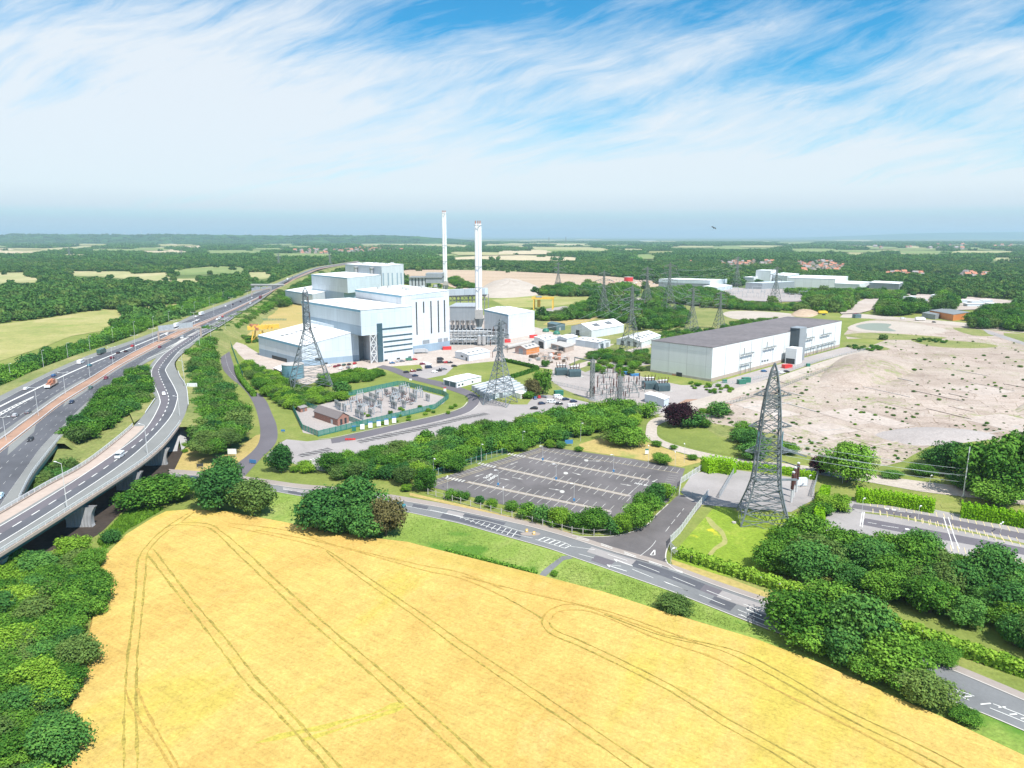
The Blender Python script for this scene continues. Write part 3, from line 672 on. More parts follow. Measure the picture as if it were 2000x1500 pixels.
def barrier(name, px, z, label, h=.8, off=0, mat='rail', group=None, post=4.0, wall=False):
 pts = [P(u, v, z) for u, v in catmull(px, 8)]; L = sum((b - a).length for a, b in zip(pts, pts[1:])); q = resample(pts, max(3, int(L / post)))
 t = empty(name, Vector((q[0].x, q[0].y, z)), label, 'barrier', group); mb = MB(); up = Vector((0, 0, 1)); mp = MB(); mp.bar((0, 0, 0), (0, 0, h * .8), .16); pm = None
 for i, p in enumerate(q):
  if i % max(1, len(q) // 90 + 1) == 0:
   if pm is None: o = mp.build('post', M['steel'], t, local=True); pm = o.data
   else: o = bpy.data.objects.new('post', pm); COL.objects.link(o); o.parent = t
   o.location = p - t.location
  if i: mb.bar(q[i - 1] + up * (h * .75), p + up * (h * .75), .3 if not wall else .5)
 mb.build('rail', M[mat], t); return t
barrier('crash_barrier', [(u, v + 1.2) for u, v in resL[:14]], ZM, 'steel crash barrier along the left edge of the reddish central reserve')
barrier('crash_barrier', [(u, v - 1.2) for u, v in resR[:14]], ZM, 'steel crash barrier along the right edge of the reddish central reserve')
barrier('crash_barrier', [(284, 808), (303, 780)], ZM, 'short steel barrier where the slip road leaves the viaduct')
barrier('crash_barrier', [(368, 792), (364, 757), (352, 737), (348, 726)], ZM, 'steel barrier round the outside of the slip road bend')
# ---- local roads
bA = Band([(426, 645), (428, 665), (430, 690), (434, 718), (450, 738), (468, 752), (486, 772), (500, 800), (508, 836), (506, 862), (494, 880), (470, 900), (440, 922), (415, 936)],
  [(456, 640), (447, 655), (446, 676), (456, 712), (463, 730), (476, 745), (492, 760), (518, 780), (532, 810), (540, 830), (542, 854), (534, 872), (515, 890), (498, 908), (478, 930)], .12, 140)
bA.obj('access_road', M['asphalt2']); NOVEG.append([(420, 640), (462, 628), (456, 712), (520, 780), (546, 860), (500, 915), (465, 905), (500, 860), (496, 800), (432, 740)])
bA2 = Band([(426, 647), (432, 636), (446, 625), (462, 618), (490, 600), (520, 582), (545, 568)], [(456, 642), (460, 634), (468, 627), (478, 620), (500, 604), (528, 586), (552, 571)], .118, 60); bA2.obj('access_road', M['asphalt2'])
RT = [(330, 925), (420, 932), (520, 945), (588, 954.5), (680, 962), (778, 977), (860, 991), (920, 1003), (1012, 1023), (1067, 1037), (1122, 1053), (1200, 1078), (1300, 1107), (1405, 1146), (1513, 1183), (1620, 1218), (1804, 1286), (2000, 1368), (2200, 1456)]
RB = [(330, 940), (420, 948), (520, 957.5), (588, 969), (680, 982), (788, 999), (850, 1012), (900, 1023), (957, 1039), (1067, 1070), (1122, 1089), (1200, 1116), (1300, 1151), (1370, 1178), (1492, 1226), (1620, 1274), (1760, 1330), (1960, 1410), (2160, 1500)]
bM = Band(RT, RB, .12, 300); bM.obj('main_road', M['road'])
bF = Band([(u, v - 9 - max(0, (u - 1300)) * .008) for u, v in RT], RT, .16, 200); bF.obj('footway', M['foot'])
mb = MB(); line_px(mb, RT, .3, .12, dz=.1); line_px(mb, RB, .3, .12, dz=.1); tag(mb.build('kerb', M['kerb']), kind='structure')
rp_ = random.Random(9)
for i in range(22):
 m = rp_.uniform(40, bM.len - 60); q = rp_.choice([.12, .5]); L_ = rp_.uniform(4, 18); mb = MB(); bM.strip(mb, q, q + .36, .01 + i * .001, m, m + L_, step=2); tag(mb.build('repair_patch', M[rp_.choice(['asphalt', 'asphalt2', 'oldlot'])]), kind='structure')
# side road to the gate
side = [(1117, 1047), (1150, 1049), (1192, 1048), (1225, 1042), (1260, 1028), (1283, 1005), (1305, 985), (1328, 966), (1350, 975), (1372, 983), (1350, 1010), (1320, 1045), (1306, 1065), (1300, 1085), (1303, 1100), (1320, 1113), (1200, 1079)]
patch('side_road', side, .14, M['lot'], 3)
mb = MB()
line_px(mb, side[:7], .35, .12, dz=.13); line_px(mb, side[11:16], .35, .12, dz=.13); tag(mb.build('kerb', M['kerb']), kind='structure')
mb = MB(); Z = .12
def mk(px, w=.15, on=None, off=0, z=Z, dz=.06, sm=4): line_px(mb, px, w, z, on, off, sm, dz=dz)
# centre and hatch lines of the main road (traced)
mk([(525, 951), (590, 962)], .2, 4, 3); mk([(790, 988), (870, 1003), (905, 1012)], .2); mk([(840, 996), (905, 1010), (957, 1020), (1012, 1036), (1035, 1041)], .18)
mk([(905, 1012), (960, 1031), (1012, 1045), (1040, 1051)], .18)
for i in range(11):
 f = i / 10; a = (905 + 105 * f, 1010 + 27 * f); b = (a[0] - 7 - 3 * f, a[1] + 2.5 + 9 * f); mk([a, b], .22, sm=0)
mk([(1046, 1054), (1103, 1071)], .18); mk([(1065, 1049), (1105, 1061), (1115, 1066)], .18); mk([(1103, 1071), (1115, 1066)], .25, sm=0)
for i in range(5):
 a = (1066 + i * 10, 1049 + i * 3.0); mk([a, (a[0] - 14, a[1] + 6)], .35, sm=0)
mk([(1105, 1066), (1162, 1074)], .18); mk([(1187, 1083), (1225, 1095)], .18); mk([(1130, 1082), (1160, 1090)], .18); mk([(1185, 1103), (1213, 1106)], .18)
mk([(1235, 1112), (1276, 1129)], .18); mk([(1247, 1102), (1288, 1118)], .18); mk([(1297, 1136), (1343, 1154)], .18); mk([(1314, 1127), (1358, 1145)], .18)
mk([(1300, 1138), (1343, 1154)], .18); mk([(1366, 1162), (1416, 1182)], .18); mk([(1380, 1153), (1428, 1172)], .18); mk([(1441, 1191), (1495, 1213)], .18); mk([(1452, 1180), (1504, 1200)], .18); mk([(1442, 1200), (1495, 1222)], .15)
for px in ([(1199, 1092), (1236, 1106)], [(1186, 1104), (1224, 1116)], [(1457, 1189), (1488, 1203)], [(1447, 1201), (1462, 1209)]): mk(px, .3, sm=0)   # lane arrows: shafts
for (u, v), (du, dv) in (((1199, 1092), (11, 7)), ((1186, 1104), (9, 5)), ((1457, 1189), (9, 5))):
 mb.face([P(u, v, .19), P(u + du * .6, v + dv * .1, .19), P(u + du * .5, v + dv * .8, .19)][::-1])
mk([(1860, 1345), (1903, 1360)], .2); mk([(1858, 1352), (1893, 1368)], .2); mk([(1915, 1376), (1935, 1374)], .3, sm=0); mk([(1940, 1375), (2000, 1398), (2040, 1415)], .2); mk([(1933, 1383), (1995, 1408), (2040, 1428)], .2)
for a in ((1867, 1350), (1884, 1361), (1950, 1382), (1972, 1396), (1994, 1404)): mk([a, (a[0] + 14, a[1] - 1)], .35, sm=0)
# give way dashes across the side road mouth, triangle, centre line
for off in (0, 2.6): mk([(1113, 1047 + off), (1150, 1054 + off), (1200, 1071 + off), (1260, 1093 + off), (1333, 1117 + off)], .22, .6, .6, z=.14, dz=.05)
mk([(1336, 993), (1318, 1015), (1300, 1038)], .12, 4, 2, z=.14, dz=.03); mk([(1281, 1056), (1271, 1069), (1250, 1086)], .12, z=.14, dz=.03)
tri = [P(1279, 1073, .18), P(1270, 1084, .18), P(1279, 1084, .18)]
for a, b in zip(tri, tri[1:] + tri[:1]): line_world(mb, [a, b], .28)
# access road centre line
bA.dashes(mb, .5, .24, 2, 3, .03, 60, 330); bA.dashes(mb, .5, .2, 1, 5, .03, 15, 60)
tag(mb.build('road_marking', M['paint']), kind='structure')
# verge strips round the main road
patch('verge', [(800, 962), (900, 985), (1000, 1008), (1117, 1040), (1110, 1046), (1000, 1012), (900, 990), (800, 968)], .10, M['drygrass'])
patch('verge', [(1310, 1092), (1420, 1128), (1540, 1172), (1540, 1186), (1405, 1140), (1315, 1108)], .10, M['drygrass'])
patch('lane', [(1048, 1133), (1063, 1128), (1085, 1108), (1101, 1094), (1120, 1090), (1110, 1085), (1098, 1086), (1078, 1100), (1058, 1116)], .13, M['road'])
patch('verge', [(337, 925), (365, 868), (372, 878), (450, 885), (500, 850), (510, 848), (503, 880), (470, 900), (440, 920), (400, 935)], .10, M['drygrass'])
patch('verge', [(545, 800), (560, 790), (610, 850), (560, 858), (548, 862)], .10, M['grass'])
# ---- empty car park with bays
cpk = [(1060, 872), (1095, 876), (1240, 897), (1338, 915), (1328, 945), (1305, 980), (1240, 1014), (1180, 1022), (1000, 990), (900, 965), (845, 952), (845, 938)]
patch('car_park', cpk, .13, M['lot'])
mb = MB(); my = MB(); mk2 = MB()
A0, A1 = P(1040, 895, .15), P(1263, 937, .15); dA = (A1 - A0).normalized()
bay = (P(1076, 894, .15) - P(1054, 909, .15)).normalized()
def bays(a, b, n, half0, half1, dirv=bay, w=.16, m=None):
 for i in range(n):
  p = a.lerp(b, i / (n - 1)); line_world(m or mb, [p + dirv * half0, p + dirv * half1], w)
for (a, b, n) in (((1040, 895), (1263, 937), 18), ((982, 915), (1227, 968), 18), ((922, 943), (1189, 998), 18)):
 a, b = P(*a, .15), P(*b, .15); bays(a, b, n, .8, 5.6); bays(a + dA * 1.2, b + dA * 1.2, n, -5.6, -.8)
 d = (b - a).normalized(); n2 = Vector((-d.y, d.x, 0))
 line_world(mk2, [a - d * 2, b + d * 1], 1.2, dz=.004); line_world(my, [a + n2 * .7 - d * 3, b + n2 * .7], .14, dz=.006); line_world(my, [a - n2 * .7 - d * 3, b - n2 * .7], .14, dz=.006)
 for i in range(5 if a.y > 300 else 6): line_world(mb, [a - d * (4 + i * 1.5) - bay * 1.2, a - d * (4 + i * 1.5) + bay * 1.2], .8)
bays(P(1068, 880, .15), P(1325, 919, .15), 24, -3.2, 2.6)
line_px(my, [(1060, 878), (1070, 881), (1325, 924)], .14, .15); line_px(my, [(1055, 880), (846, 946)], .14, .15); line_px(my, [(1057, 882), (850, 948)], .14, .15)
ld = (P(912, 926, .15) - P(893, 917.5, .15)).normalized(); bays(P(1047, 879, .15), P(853, 940, .15), 27, -2.4, 2.2, ld)
for i in range(9): line_px(mb, [(1325 - i * 3, 930 + i * 4), (1306 - i * 2.4, 927.5 + i * 4)], .15, .15, sm=0)
line_px(mb, [(1271, 928), (1215, 976)], .15, .15, sm=0)
for a, b in (((998, 907), (1011, 902)), ((930, 930), (944, 925.5)), ((992, 937), (977, 934)), ((1132, 927), (1118, 923)), ((1170, 900.5), (1151, 900)), ((1091, 957), (1072, 954)), ((1230, 948), (1212, 945)), ((1275, 941), (1284, 936)), ((1216, 993), (1225, 986)), ((1018, 935.6), (1000, 932))):
 line_px(mb, [a, b], .35, .15, sm=0); A, B = P(*a, .151), P(*b, .151); d = (A - B).normalized(); n2 = Vector((-d.y, d.x, 0)); mb.face(ccw([A + d * .9, A - d * 1.1 + n2 * .55, A - d * 1.1 - n2 * .55]))
for (u, v) in ((1145, 899), (1105, 924), (1098, 960)):
 c = P(u, v, .15); mb.face([(c.x + .9 * math.cos(k * .5236), c.y + 1.5 * math.sin(k * .5236), .152) for k in range(12)])
tag(mb.build('bay_marking', M['faded']), kind='structure'); tag(my.build('kerb_line', M['yellowpaint']), kind='structure'); tag(mk2.build('island_kerb', M['gravel']), kind='structure')
def ground_text(txt, u, v, size, d, mat='paint', z=.16):
 cu = bpy.data.curves.new('t', 'FONT'); cu.body = txt; cu.size = size; cu.align_x = 'CENTER'; cu.align_y = 'CENTER'; cu.offset = .03
 o = bpy.data.objects.new('t', cu); COL.objects.link(o); bpy.context.view_layer.update()
 dg = bpy.context.evaluated_depsgraph_get(); me = bpy.data.meshes.new_from_object(o.evaluated_get(dg)); bpy.data.objects.remove(o)
 me.materials.clear(); me.materials.append(M[mat]); q = bpy.data.objects.new('road_lettering', me); COL.objects.link(q)
 q.location = P(u, v, z); q.rotation_euler = (0, 0, math.atan2(d.y, d.x)); tag(q, kind='structure'); return q
ground_text('NO ENTRY', 1263, 948, 1.9, dA)
ground_text('SLOW', 954, 929.5, 2.2, bay); ground_text('AHEAD', 962, 933, 2.2, bay)
# ---- upper car park and its road
patch('paved_yard', [(560, 858), (600, 862), (646, 857), (700, 846), (780, 828), (860, 811), (905, 798), (920, 783), (938, 775), (1000, 790), (1030, 790), (1040, 776), (1070, 771), (1110, 777), (1170, 791), (1200, 800), (1120, 850), (980, 860), (800, 905), (700, 930), (600, 915), (560, 900), (530, 905), (520, 890), (545, 866)], .10, M['palelot'])
bU = Band([(646, 857), (700, 845.5), (780, 828), (860, 810.5), (900, 798), (914, 786), (912, 775), (896, 768), (860, 756), (830, 748), (800, 740), (760, 724), (735, 717)], [(648, 866), (700, 858), (780, 839), (860, 821), (912, 806), (933, 790), (934, 774), (910, 760), (865, 746), (840, 741), (815, 735), (775, 719), (748, 713)], .14, 120)
bU.obj('service_road', M['asphalt2']); NOVEG.append([(640, 855), (860, 808), (905, 790), (905, 770), (730, 716), (760, 712), (940, 765), (935, 795), (860, 825), (650, 870)])
mb = MB(); line_px(mb, [(665, 864), (700, 858.5), (780, 840), (860, 822), (912, 807), (934, 791)], .5, .14, dz=.06); line_px(mb, [(622, 858), (646, 855.5), (700, 844.5), (780, 827), (860, 809.5), (900, 797), (913, 785)], .5, .14, dz=.06); tag(mb.build('kerb', M['kerb']), kind='structure')
db = Band([(695, 861), (740, 851), (800, 838), (860, 824), (905, 813), (945, 806)], [(705, 866), (745, 857), (806, 844), (868, 829), (912, 818), (958, 809)], .13, 50); db.obj('parking_bays', M['lot'])
db2 = Band([(580, 888), (640, 874)], [(590, 893), (652, 879)], .13, 20); db2.obj('parking_bays', M['lot'])
mb = MB()
for bb, st in ((db, 3.2), (db2, 3)):
 m = 0
 while m < bb.len: line_world(mb, [bb.at(m, -.05, .03), bb.at(min(m + 2, bb.len), 1.1, .03)], .22); m += st
for i in range(6): line_px(mb, [(605 + i * 6, 897 - i * 1.2), (609 + i * 6, 898.5 - i * 1.2)], .5, .13, sm=0, dz=.03)
tag(mb.build('bay_marking', M['paint']), kind='structure')
# green fenced compound floor
patch('compound_floor', [(572, 800), (600, 797), (760, 755), (790, 755), (875, 777), (866, 788), (845, 798), (706, 830), (622, 851), (592, 845)], .12, M['gravel'])
# plant yard
patch('paved_yard', [(452, 665), (475, 672), (505, 690), (520, 660), (700, 620), (880, 600), (1050, 640), (1100, 655), (1140, 668), (1200, 672), (1160, 690), (1110, 712), (1080, 722), (1020, 712), (960, 706), (900, 712), (870, 722), (830, 740), (800, 733), (760, 722), (745, 716), (690, 728), (620, 745), (560, 738), (505, 720), (470, 690), (456, 680)], .08, M['yard'])
patch('lawn', [(625, 748), (690, 728), (752, 724), (800, 744), (830, 752), (780, 762), (700, 766), (640, 772)], .10, M['grass'])
patch('lawn', [(745, 720), (760, 716), (820, 712), (826, 720), (800, 726), (782, 730)], .10, M['grass'])
patch('lawn', [(822, 742), (868, 728), (905, 715), (960, 706), (1000, 706), (1048, 716), (1045, 724), (1000, 740), (930, 752), (870, 752), (840, 750)], .10, M['grass'], 2)
patch('lawn', [(990, 736), (1060, 720), (1072, 724), (1060, 735), (1040, 745), (1010, 742)], .11, M['grass'])
patch('parking_bays', [(786, 730), (870, 712), (885, 718), (870, 732), (826, 741), (806, 739)], .11, M['palelot'])
patch('dry_field', [(480, 655), (520, 618), (560, 598), (620, 600), (640, 640), (600, 645), (545, 652), (505, 662)], .07, M['drygrass'])
patch('dry_field', [(500, 612), (545, 588), (610, 580), (650, 600), (640, 625), (560, 635), (500, 640), (470, 640)], .075, M['drygrass'])
patch('access_track', [(452, 668), (480, 674), (512, 700), (560, 722), (620, 745), (600, 752), (540, 735), (490, 715), (465, 690)], .09, M['yard'])
# area right of the plant
patch('rough_ground', [(1048, 605), (1200, 590), (1420, 600), (1560, 615), (1400, 660), (1270, 670), (1270, 760), (1250, 800), (1170, 790), (1120, 775), (1060, 745), (1080, 720), (1140, 690), (1120, 660), (1050, 650)], .05, M['rough'], veg=False)
patch('gravel_yard', [(1080, 722), (1110, 712), (1150, 730), (1200, 720), (1270, 740), (1330, 752), (1390, 752), (1440, 745), (1430, 775), (1330, 800), (1270, 812), (1180, 792), (1100, 760), (1075, 742)], .07, M['gravel'])
patch('gravel_strip', [(1140, 728), (1200, 705), (1260, 700), (1270, 712), (1200, 722), (1160, 738)], .08, M['oldlot'])
patch('track', [(1110, 716), (1200, 690), (1270, 672), (1272, 678), (1200, 696), (1125, 722)], .08, M['yard'])
patch('yard_ground', [(1040, 690), (1100, 680), (1160, 672), (1180, 684), (1130, 700), (1085, 712), (1050, 706)], .09, M['yard'])
patch('track', [(1046, 606), (1100, 598), (1120, 600), (1080, 612), (1048, 618)], .09, M['gravel'])
patch('dry_field', [(1100, 612), (1160, 610), (1180, 618), (1130, 634), (1100, 636), (1060, 634)], .09, M['drygrass'])
patch('dry_field', [(960, 585), (1070, 572), (1170, 575), (1150, 590), (1060, 600), (990, 600)], .09, M['pasture'])
# derelict land
der = [(1330, 832), (1400, 790), (1510, 742), (1640, 695), (1740, 660), (1655, 662), (1660, 640), (1720, 622), (1860, 632), (2000, 652), (2600, 700), (2600, 960), (2000, 868), (1900, 862), (1815, 872), (1760, 902), (1700, 912), (1640, 905), (1560, 885), (1530, 860), (1450, 840), (1380, 838)]
patch('demolition_site', der, .10, M['slab'], 2)
patch('pale_pan', [(1655, 640), (1690, 628), (1760, 628), (1815, 636), (1850, 645), (1820, 652), (1740, 650), (1680, 648)], .14, M['concrete_road'], 3)
patch('pond', [(1672, 636), (1700, 631), (1740, 633), (1735, 640), (1750, 647), (1700, 645), (1680, 641)], .17, M['water'], 3)
patch('track', [(1650, 610), (1740, 618), (1860, 628), (2000, 642), (2200, 655), (2200, 662), (2000, 650), (1860, 635), (1740, 624), (1640, 620)], .15, M['concrete_road'])
patch('track', [(1915, 640), (1945, 650), (2000, 668), (2080, 690), (2080, 698), (2000, 674), (1930, 652)], .16, M['oldlot'])
for px in ([(1645, 655), (1700, 650), (1800, 655), (1850, 660), (1800, 664), (1700, 662)], [(1780, 662), (1900, 668), (1950, 676), (1900, 680), (1820, 676)], [(1860, 640), (1920, 645), (1950, 655), (1900, 655)], [(1650, 668), (1700, 672), (1740, 682), (1700, 684), (1655, 678)], [(1380, 826), (1450, 838), (1520, 850), (1500, 870), (1400, 850)], [(1960, 650), (2100, 664), (2100, 682), (2010, 672)]):
 patch('rough_ground', px, .13, M['rough'], 3, veg=False)
patch('pale_pan', [(1412, 612), (1440, 607), (1520, 610), (1560, 616), (1520, 622), (1480, 626), (1430, 622)], .10, M['concrete_road'], 3)
def mound(name, base, peak, mat, h, seed=0, label=None):
 """low heap: rings shrinking from the traced foot to a ridge"""
 rng = random.Random(seed); b = [P(u, v) for u, v in catmull(base, 6, True)]; c = sum(b, Vector((0, 0, 0))) / len(b); pk = peak or c
 K = 10; rings = []
 for k in range(K + 1):
  f = k / K; rr = []
  for i, p in enumerate(b):
   q = p.lerp(Vector((pk[0], pk[1], 0)), f * .93); z = h * (math.sin(f * math.pi / 2) ** .9) * (1 + .06 * math.sin(i * .9 + k)) + rng.uniform(-.1, .1) * h * .3 * (0 < f < 1); rr.append(Vector((q.x, q.y, z if k else -.2)))
  rings.append(rr)
 mb = MB(); n = len(b)
 for A, B in zip(rings, rings[1:]):
  for i in range(n): j = (i + 1) % n; mb.face([A[i], A[j], B[j], B[i]])
 mb.face(rings[-1]); return tag(mb.build(name, mat, smooth=True, merge=True), label, None, kind='structure')
mound('spoil_heap', [(930, 572), (960, 552), (1010, 550), (1048, 560), (1068, 572), (1040, 578), (990, 582), (950, 581)], P(995, 565), M['concrete_road'], 15, 1)
mound('spoil_heap', [(1600, 745), (1640, 700), (1700, 690), (1760, 700), (1790, 720), (1740, 745), (1670, 758)], P(1690, 722), M['slab'], 6.0, 2)
mound('spoil_heap', [(1700, 850), (1780, 835), (1880, 838), (1950, 852), (1880, 866), (1780, 872)], P(1840, 850), M['gravel'], 2.0, 3)
mound('spoil_heap', [(1980, 800), (2060, 770), (2140, 780), (2160, 820), (2040, 825)], P(2070, 798), M['slab'], 4, 4)
mound('spoil_heap', [(1545, 616), (1560, 605), (1580, 604), (1600, 612), (1580, 620)], P(1570, 612), M['sand'], 4, 5)
# loop road and grass circle
bLp = Band([(1262, 838), (1264, 828), (1275, 818), (1300, 812), (1340, 806)], [(1283, 842), (1284, 832), (1294, 826), (1312, 820), (1345, 814)], .14, 40); bLp.obj('loop_road', M['concrete_road'])
bL2 = Band([(1262, 838), (1262, 852), (1280, 865), (1310, 878), (1350, 889), (1400, 901), (1470, 912), (1560, 922), (1640, 933), (1700, 942), (1800, 960), (1900, 972), (2000, 986), (2200, 1014)], [(1283, 842), (1285, 852), (1300, 862), (1330, 872), (1370, 882), (1420, 892), (1480, 900), (1560, 908), (1640, 918), (1700, 926), (1800, 940), (1900, 952), (2000, 962), (2200, 990)], .14, 160); bL2.obj('loop_road', M['concrete_road'])
patch('lawn', [(1283, 838), (1300, 826), (1350, 822), (1400, 828), (1440, 838), (1450, 870), (1440, 890), (1390, 882), (1330, 868), (1290, 852)], .11, M['grass'], 3)
patch('dry_field', [(1130, 868), (1180, 852), (1240, 850), (1270, 866), (1330, 886), (1380, 900), (1330, 912), (1240, 896), (1140, 880)], .10, M['drygrass'])
bBR = Band([(1285, 812), (1330, 790), (1390, 772), (1440, 757), (1520, 735), (1600, 708), (1680, 684), (1700, 676)], [(1340, 812), (1400, 788), (1440, 775), (1480, 762), (1530, 744), (1610, 716), (1700, 688), (1712, 682)], .14, 90); bBR.obj('site_road', M['concrete_road'])
patch('yard_ground', [(1392, 750), (1430, 738), (1520, 712), (1640, 680), (1690, 672), (1696, 678), (1600, 706), (1500, 740), (1430, 762), (1400, 764)], .12, M['gravel'])
patch('brown_yard', [(1300, 800), (1340, 780), (1400, 778), (1430, 790), (1400, 805), (1340, 812)], .11, M['reserve'])
# gate area, transformer pen
patch('paved_yard', [(1330, 960), (1352, 925), (1380, 920), (1432, 926), (1440, 918), (1592, 938), (1590, 975), (1560, 992), (1545, 1000), (1420, 990), (1365, 985), (1340, 972)], .15, M['oldlot'])
# right hand car park
patch('car_park', [(1608, 1030), (1622, 985), (1680, 976), (1830, 996), (1870, 1004), (2000, 1028), (2300, 1085), (2300, 1180), (2000, 1105), (1850, 1080), (1700, 1050), (1612, 1045)], .13, M['oldlot'])
bR1 = Band([(1668, 984), (1760, 998), (1900, 1022), (2100, 1062)], [(1662, 992), (1755, 1007), (1890, 1032), (2090, 1073)], .135, 40); bR1.obj('car_park_lane', M['asphalt2'])
bR2 = Band([(1690, 1012), (1800, 1032), (1950, 1060), (2100, 1090)], [(1680, 1024), (1790, 1045), (1940, 1072), (2090, 1102)], .135, 40); bR2.obj('car_park_lane', M['asphalt2'])
mb = MB(); mw = MB(); mk3 = MB()
line_px(mk3, [(1690, 1001), (1760, 1010), (1900, 1040), (2100, 1085)], 1.6, .15, jitter=.2, rng=random.Random(3))
bd = (P(1686, 1016, .15) - P(1686, 998, .15)).normalized()
for px in ([(1705, 998), (1760, 1008), (1900, 1036), (2090, 1076)], [(1700, 984), (1760, 992), (1880, 1014), (2090, 1056)], [(1740, 1050), (1800, 1060), (1900, 1078), (2090, 1115)], [(1720, 1003), (1780, 1013), (1900, 1041), (2090, 1082)]):
 pts = resample([P(u, v, .155) for u, v in px], 26)
 for p in pts: line_world(mb, [p - bd * 2.3, p + bd * 2.3], .18)
for px in ([(1688, 1000), (1684, 1030)], [(1684, 1000), (1680, 1028)], [(1843, 1010), (1856, 1050), (1862, 1072)], [(1852, 1010), (1864, 1048), (1874, 1072)], [(1695, 1020), (1712, 1023)], [(1722, 1026), (1755, 1031)], [(1752, 998), (1768, 1000)], [(1772, 1000), (1782, 1002)]): line_px(mw, px, .25, .16, sm=0)
for c in ((1728, 993), (1742, 995), (1768, 1033), (1783, 1036)): line_px(mw, [c, (c[0] + 8, c[1] + 1)], 1.2, .16, sm=0)
tag(mb.build('bay_marking', M['yellowpaint']), kind='structure'); tag(mw.build('bay_marking', M['paint']), kind='structure'); tag(mk3.build('weedy_strip', M['rough']), kind='structure')
patch('verge', [(1836, 985), (1866, 978), (1935, 984), (2100, 1010), (2100, 1020), (1980, 1000), (1880, 992), (1840, 992)], .15, M['grass'])
# ---- far fields (traced outlines at true distance)
FF = [('pasture', [(0, 633), (100, 620), (174, 608), (222, 604), (256, 620), (240, 632), (200, 646), (140, 656), (90, 676), (20, 698), (-100, 735), (-300, 760), (-300, 660)]),
('pasture', [(244, 604), (300, 598), (370, 591), (360, 600), (320, 612), (308, 618), (258, 614)]),
('fieldpale', [(-60, 534), (50, 532), (54, 540), (80, 545), (74, 552), (30, 552), (-60, 556)]),
('fieldpale', [(136, 530), (190, 530), (252, 530), (262, 535), (328, 532), (336, 544), (380, 544), (400, 552), (340, 550), (250, 545), (200, 540), (140, 538)]),
('fieldpale', [(480, 532), (535, 532), (530, 541), (510, 545), (485, 540)]), ('fieldgreen', [(330, 528), (420, 520), (480, 522), (470, 532), (400, 536), (345, 536)]),
('fieldpale', [(0, 469), (70, 471), (70, 476), (0, 472)]), ('fieldtan', [(-20, 485), (40, 486), (10, 489), (-20, 490)]), ('fieldpale', [(-20, 491), (124, 483), (180, 478), (220, 476), (220, 479), (140, 487), (80, 492), (-20, 494)]),
('fieldtan', [(144, 477), (200, 472.8), (215, 474), (160, 478)]), ('fieldpale', [(310, 467), (400, 466), (402, 472), (345, 471)]), ('fieldtan', [(328, 476), (405, 480), (405, 486), (330, 482)]), ('fieldtan', [(266, 489), (304, 483), (324, 484), (366, 492), (300, 493)]),
('fieldgreen', [(400, 489), (511, 488), (514, 491), (505, 495), (400, 494)]), ('fieldpale', [(445, 470), (505, 468), (472, 474), (448, 476)]), ('fieldpale', [(550, 473), (590, 472), (590, 477), (550, 478)]),
('fieldpale', [(616, 471), (760, 472), (850, 475), (922, 479), (916, 483), (790, 480), (670, 477), (625, 476)]), ('fieldpale', [(940, 476), (1020, 477), (1030, 482), (1160, 483), (1196, 487), (1192, 490), (1096, 490), (1020, 485), (946, 479)]),
('fieldtan', [(874, 504), (980, 498), (1060, 500), (1132, 503), (1126, 508), (1040, 509), (940, 506), (880, 507)]), ('fieldgreen', [(840, 497), (900, 495), (905, 499), (850, 501)]),
('sand', [(780, 530), (800, 527), (940, 528), (1100, 535), (1196, 540), (1260, 549), (1260, 557), (1150, 556), (1100, 562), (1060, 572), (940, 572), (880, 560), (840, 548), (800, 542)]),
('fieldpale', [(1636, 469), (1700, 469), (1698, 471), (1640, 471)]), ('fieldpale', [(1714, 488), (1780, 487), (1790, 490), (1720, 490)]), ('fieldpale', [(1928, 508), (1940, 503), (2000, 504), (2150, 507), (2150, 512), (2000, 510)]), ('fieldpale', [(1920, 481), (1986, 478), (1980, 482), (1930, 483)]),
('fieldpale', [(1200, 485), (1275, 487), (1238, 490), (1205, 489)]), ('fieldgreen', [(1307, 482), (1462, 479), (1525, 483), (1480, 488), (1375, 486)]), ('fieldpale', [(1860, 478), (1900, 477), (1905, 479), (1865, 480)]), ('fieldpale', [(1000, 470), (1080, 469.5), (1080, 471), (1010, 471.5)]),
('fieldpale', [(1240, 472), (1320, 471), (1330, 473), (1250, 474)]), ('fieldgreen', [(1500, 474), (1590, 473), (1600, 475), (1510, 476)]), ('fieldpale', [(100, 498), (170, 495), (180, 498), (120, 501)]), ('fieldgreen', [(640, 468), (740, 467.5), (740, 469), (650, 469.5)]),
('sand', [(1180, 547), (1285, 548), (1290, 560), (1240, 560), (1180, 553)]), ('gravel', [(1416, 566), (1440, 562), (1620, 570), (1600, 588), (1430, 586)]), ('yard', [(1690, 600), (1735, 575), (1830, 576), (1990, 588), (1960, 602), (1800, 606), (1720, 604)]),
('yard', [(1640, 608), (1716, 572), (1732, 573), (1700, 606), (1660, 612)]), ('fieldgreen', [(1230, 575), (1300, 570), (1400, 578), (1360, 588), (1250, 588)]), ('concrete_road', [(1085, 572), (1140, 572), (1300, 586), (1420, 594), (1420, 597), (1290, 590), (1150, 578)])]
for fi, (mt, px) in enumerate(FF): patch('field', px, .25 + fi * .02, M[mt], 2)
rf = random.Random(17)
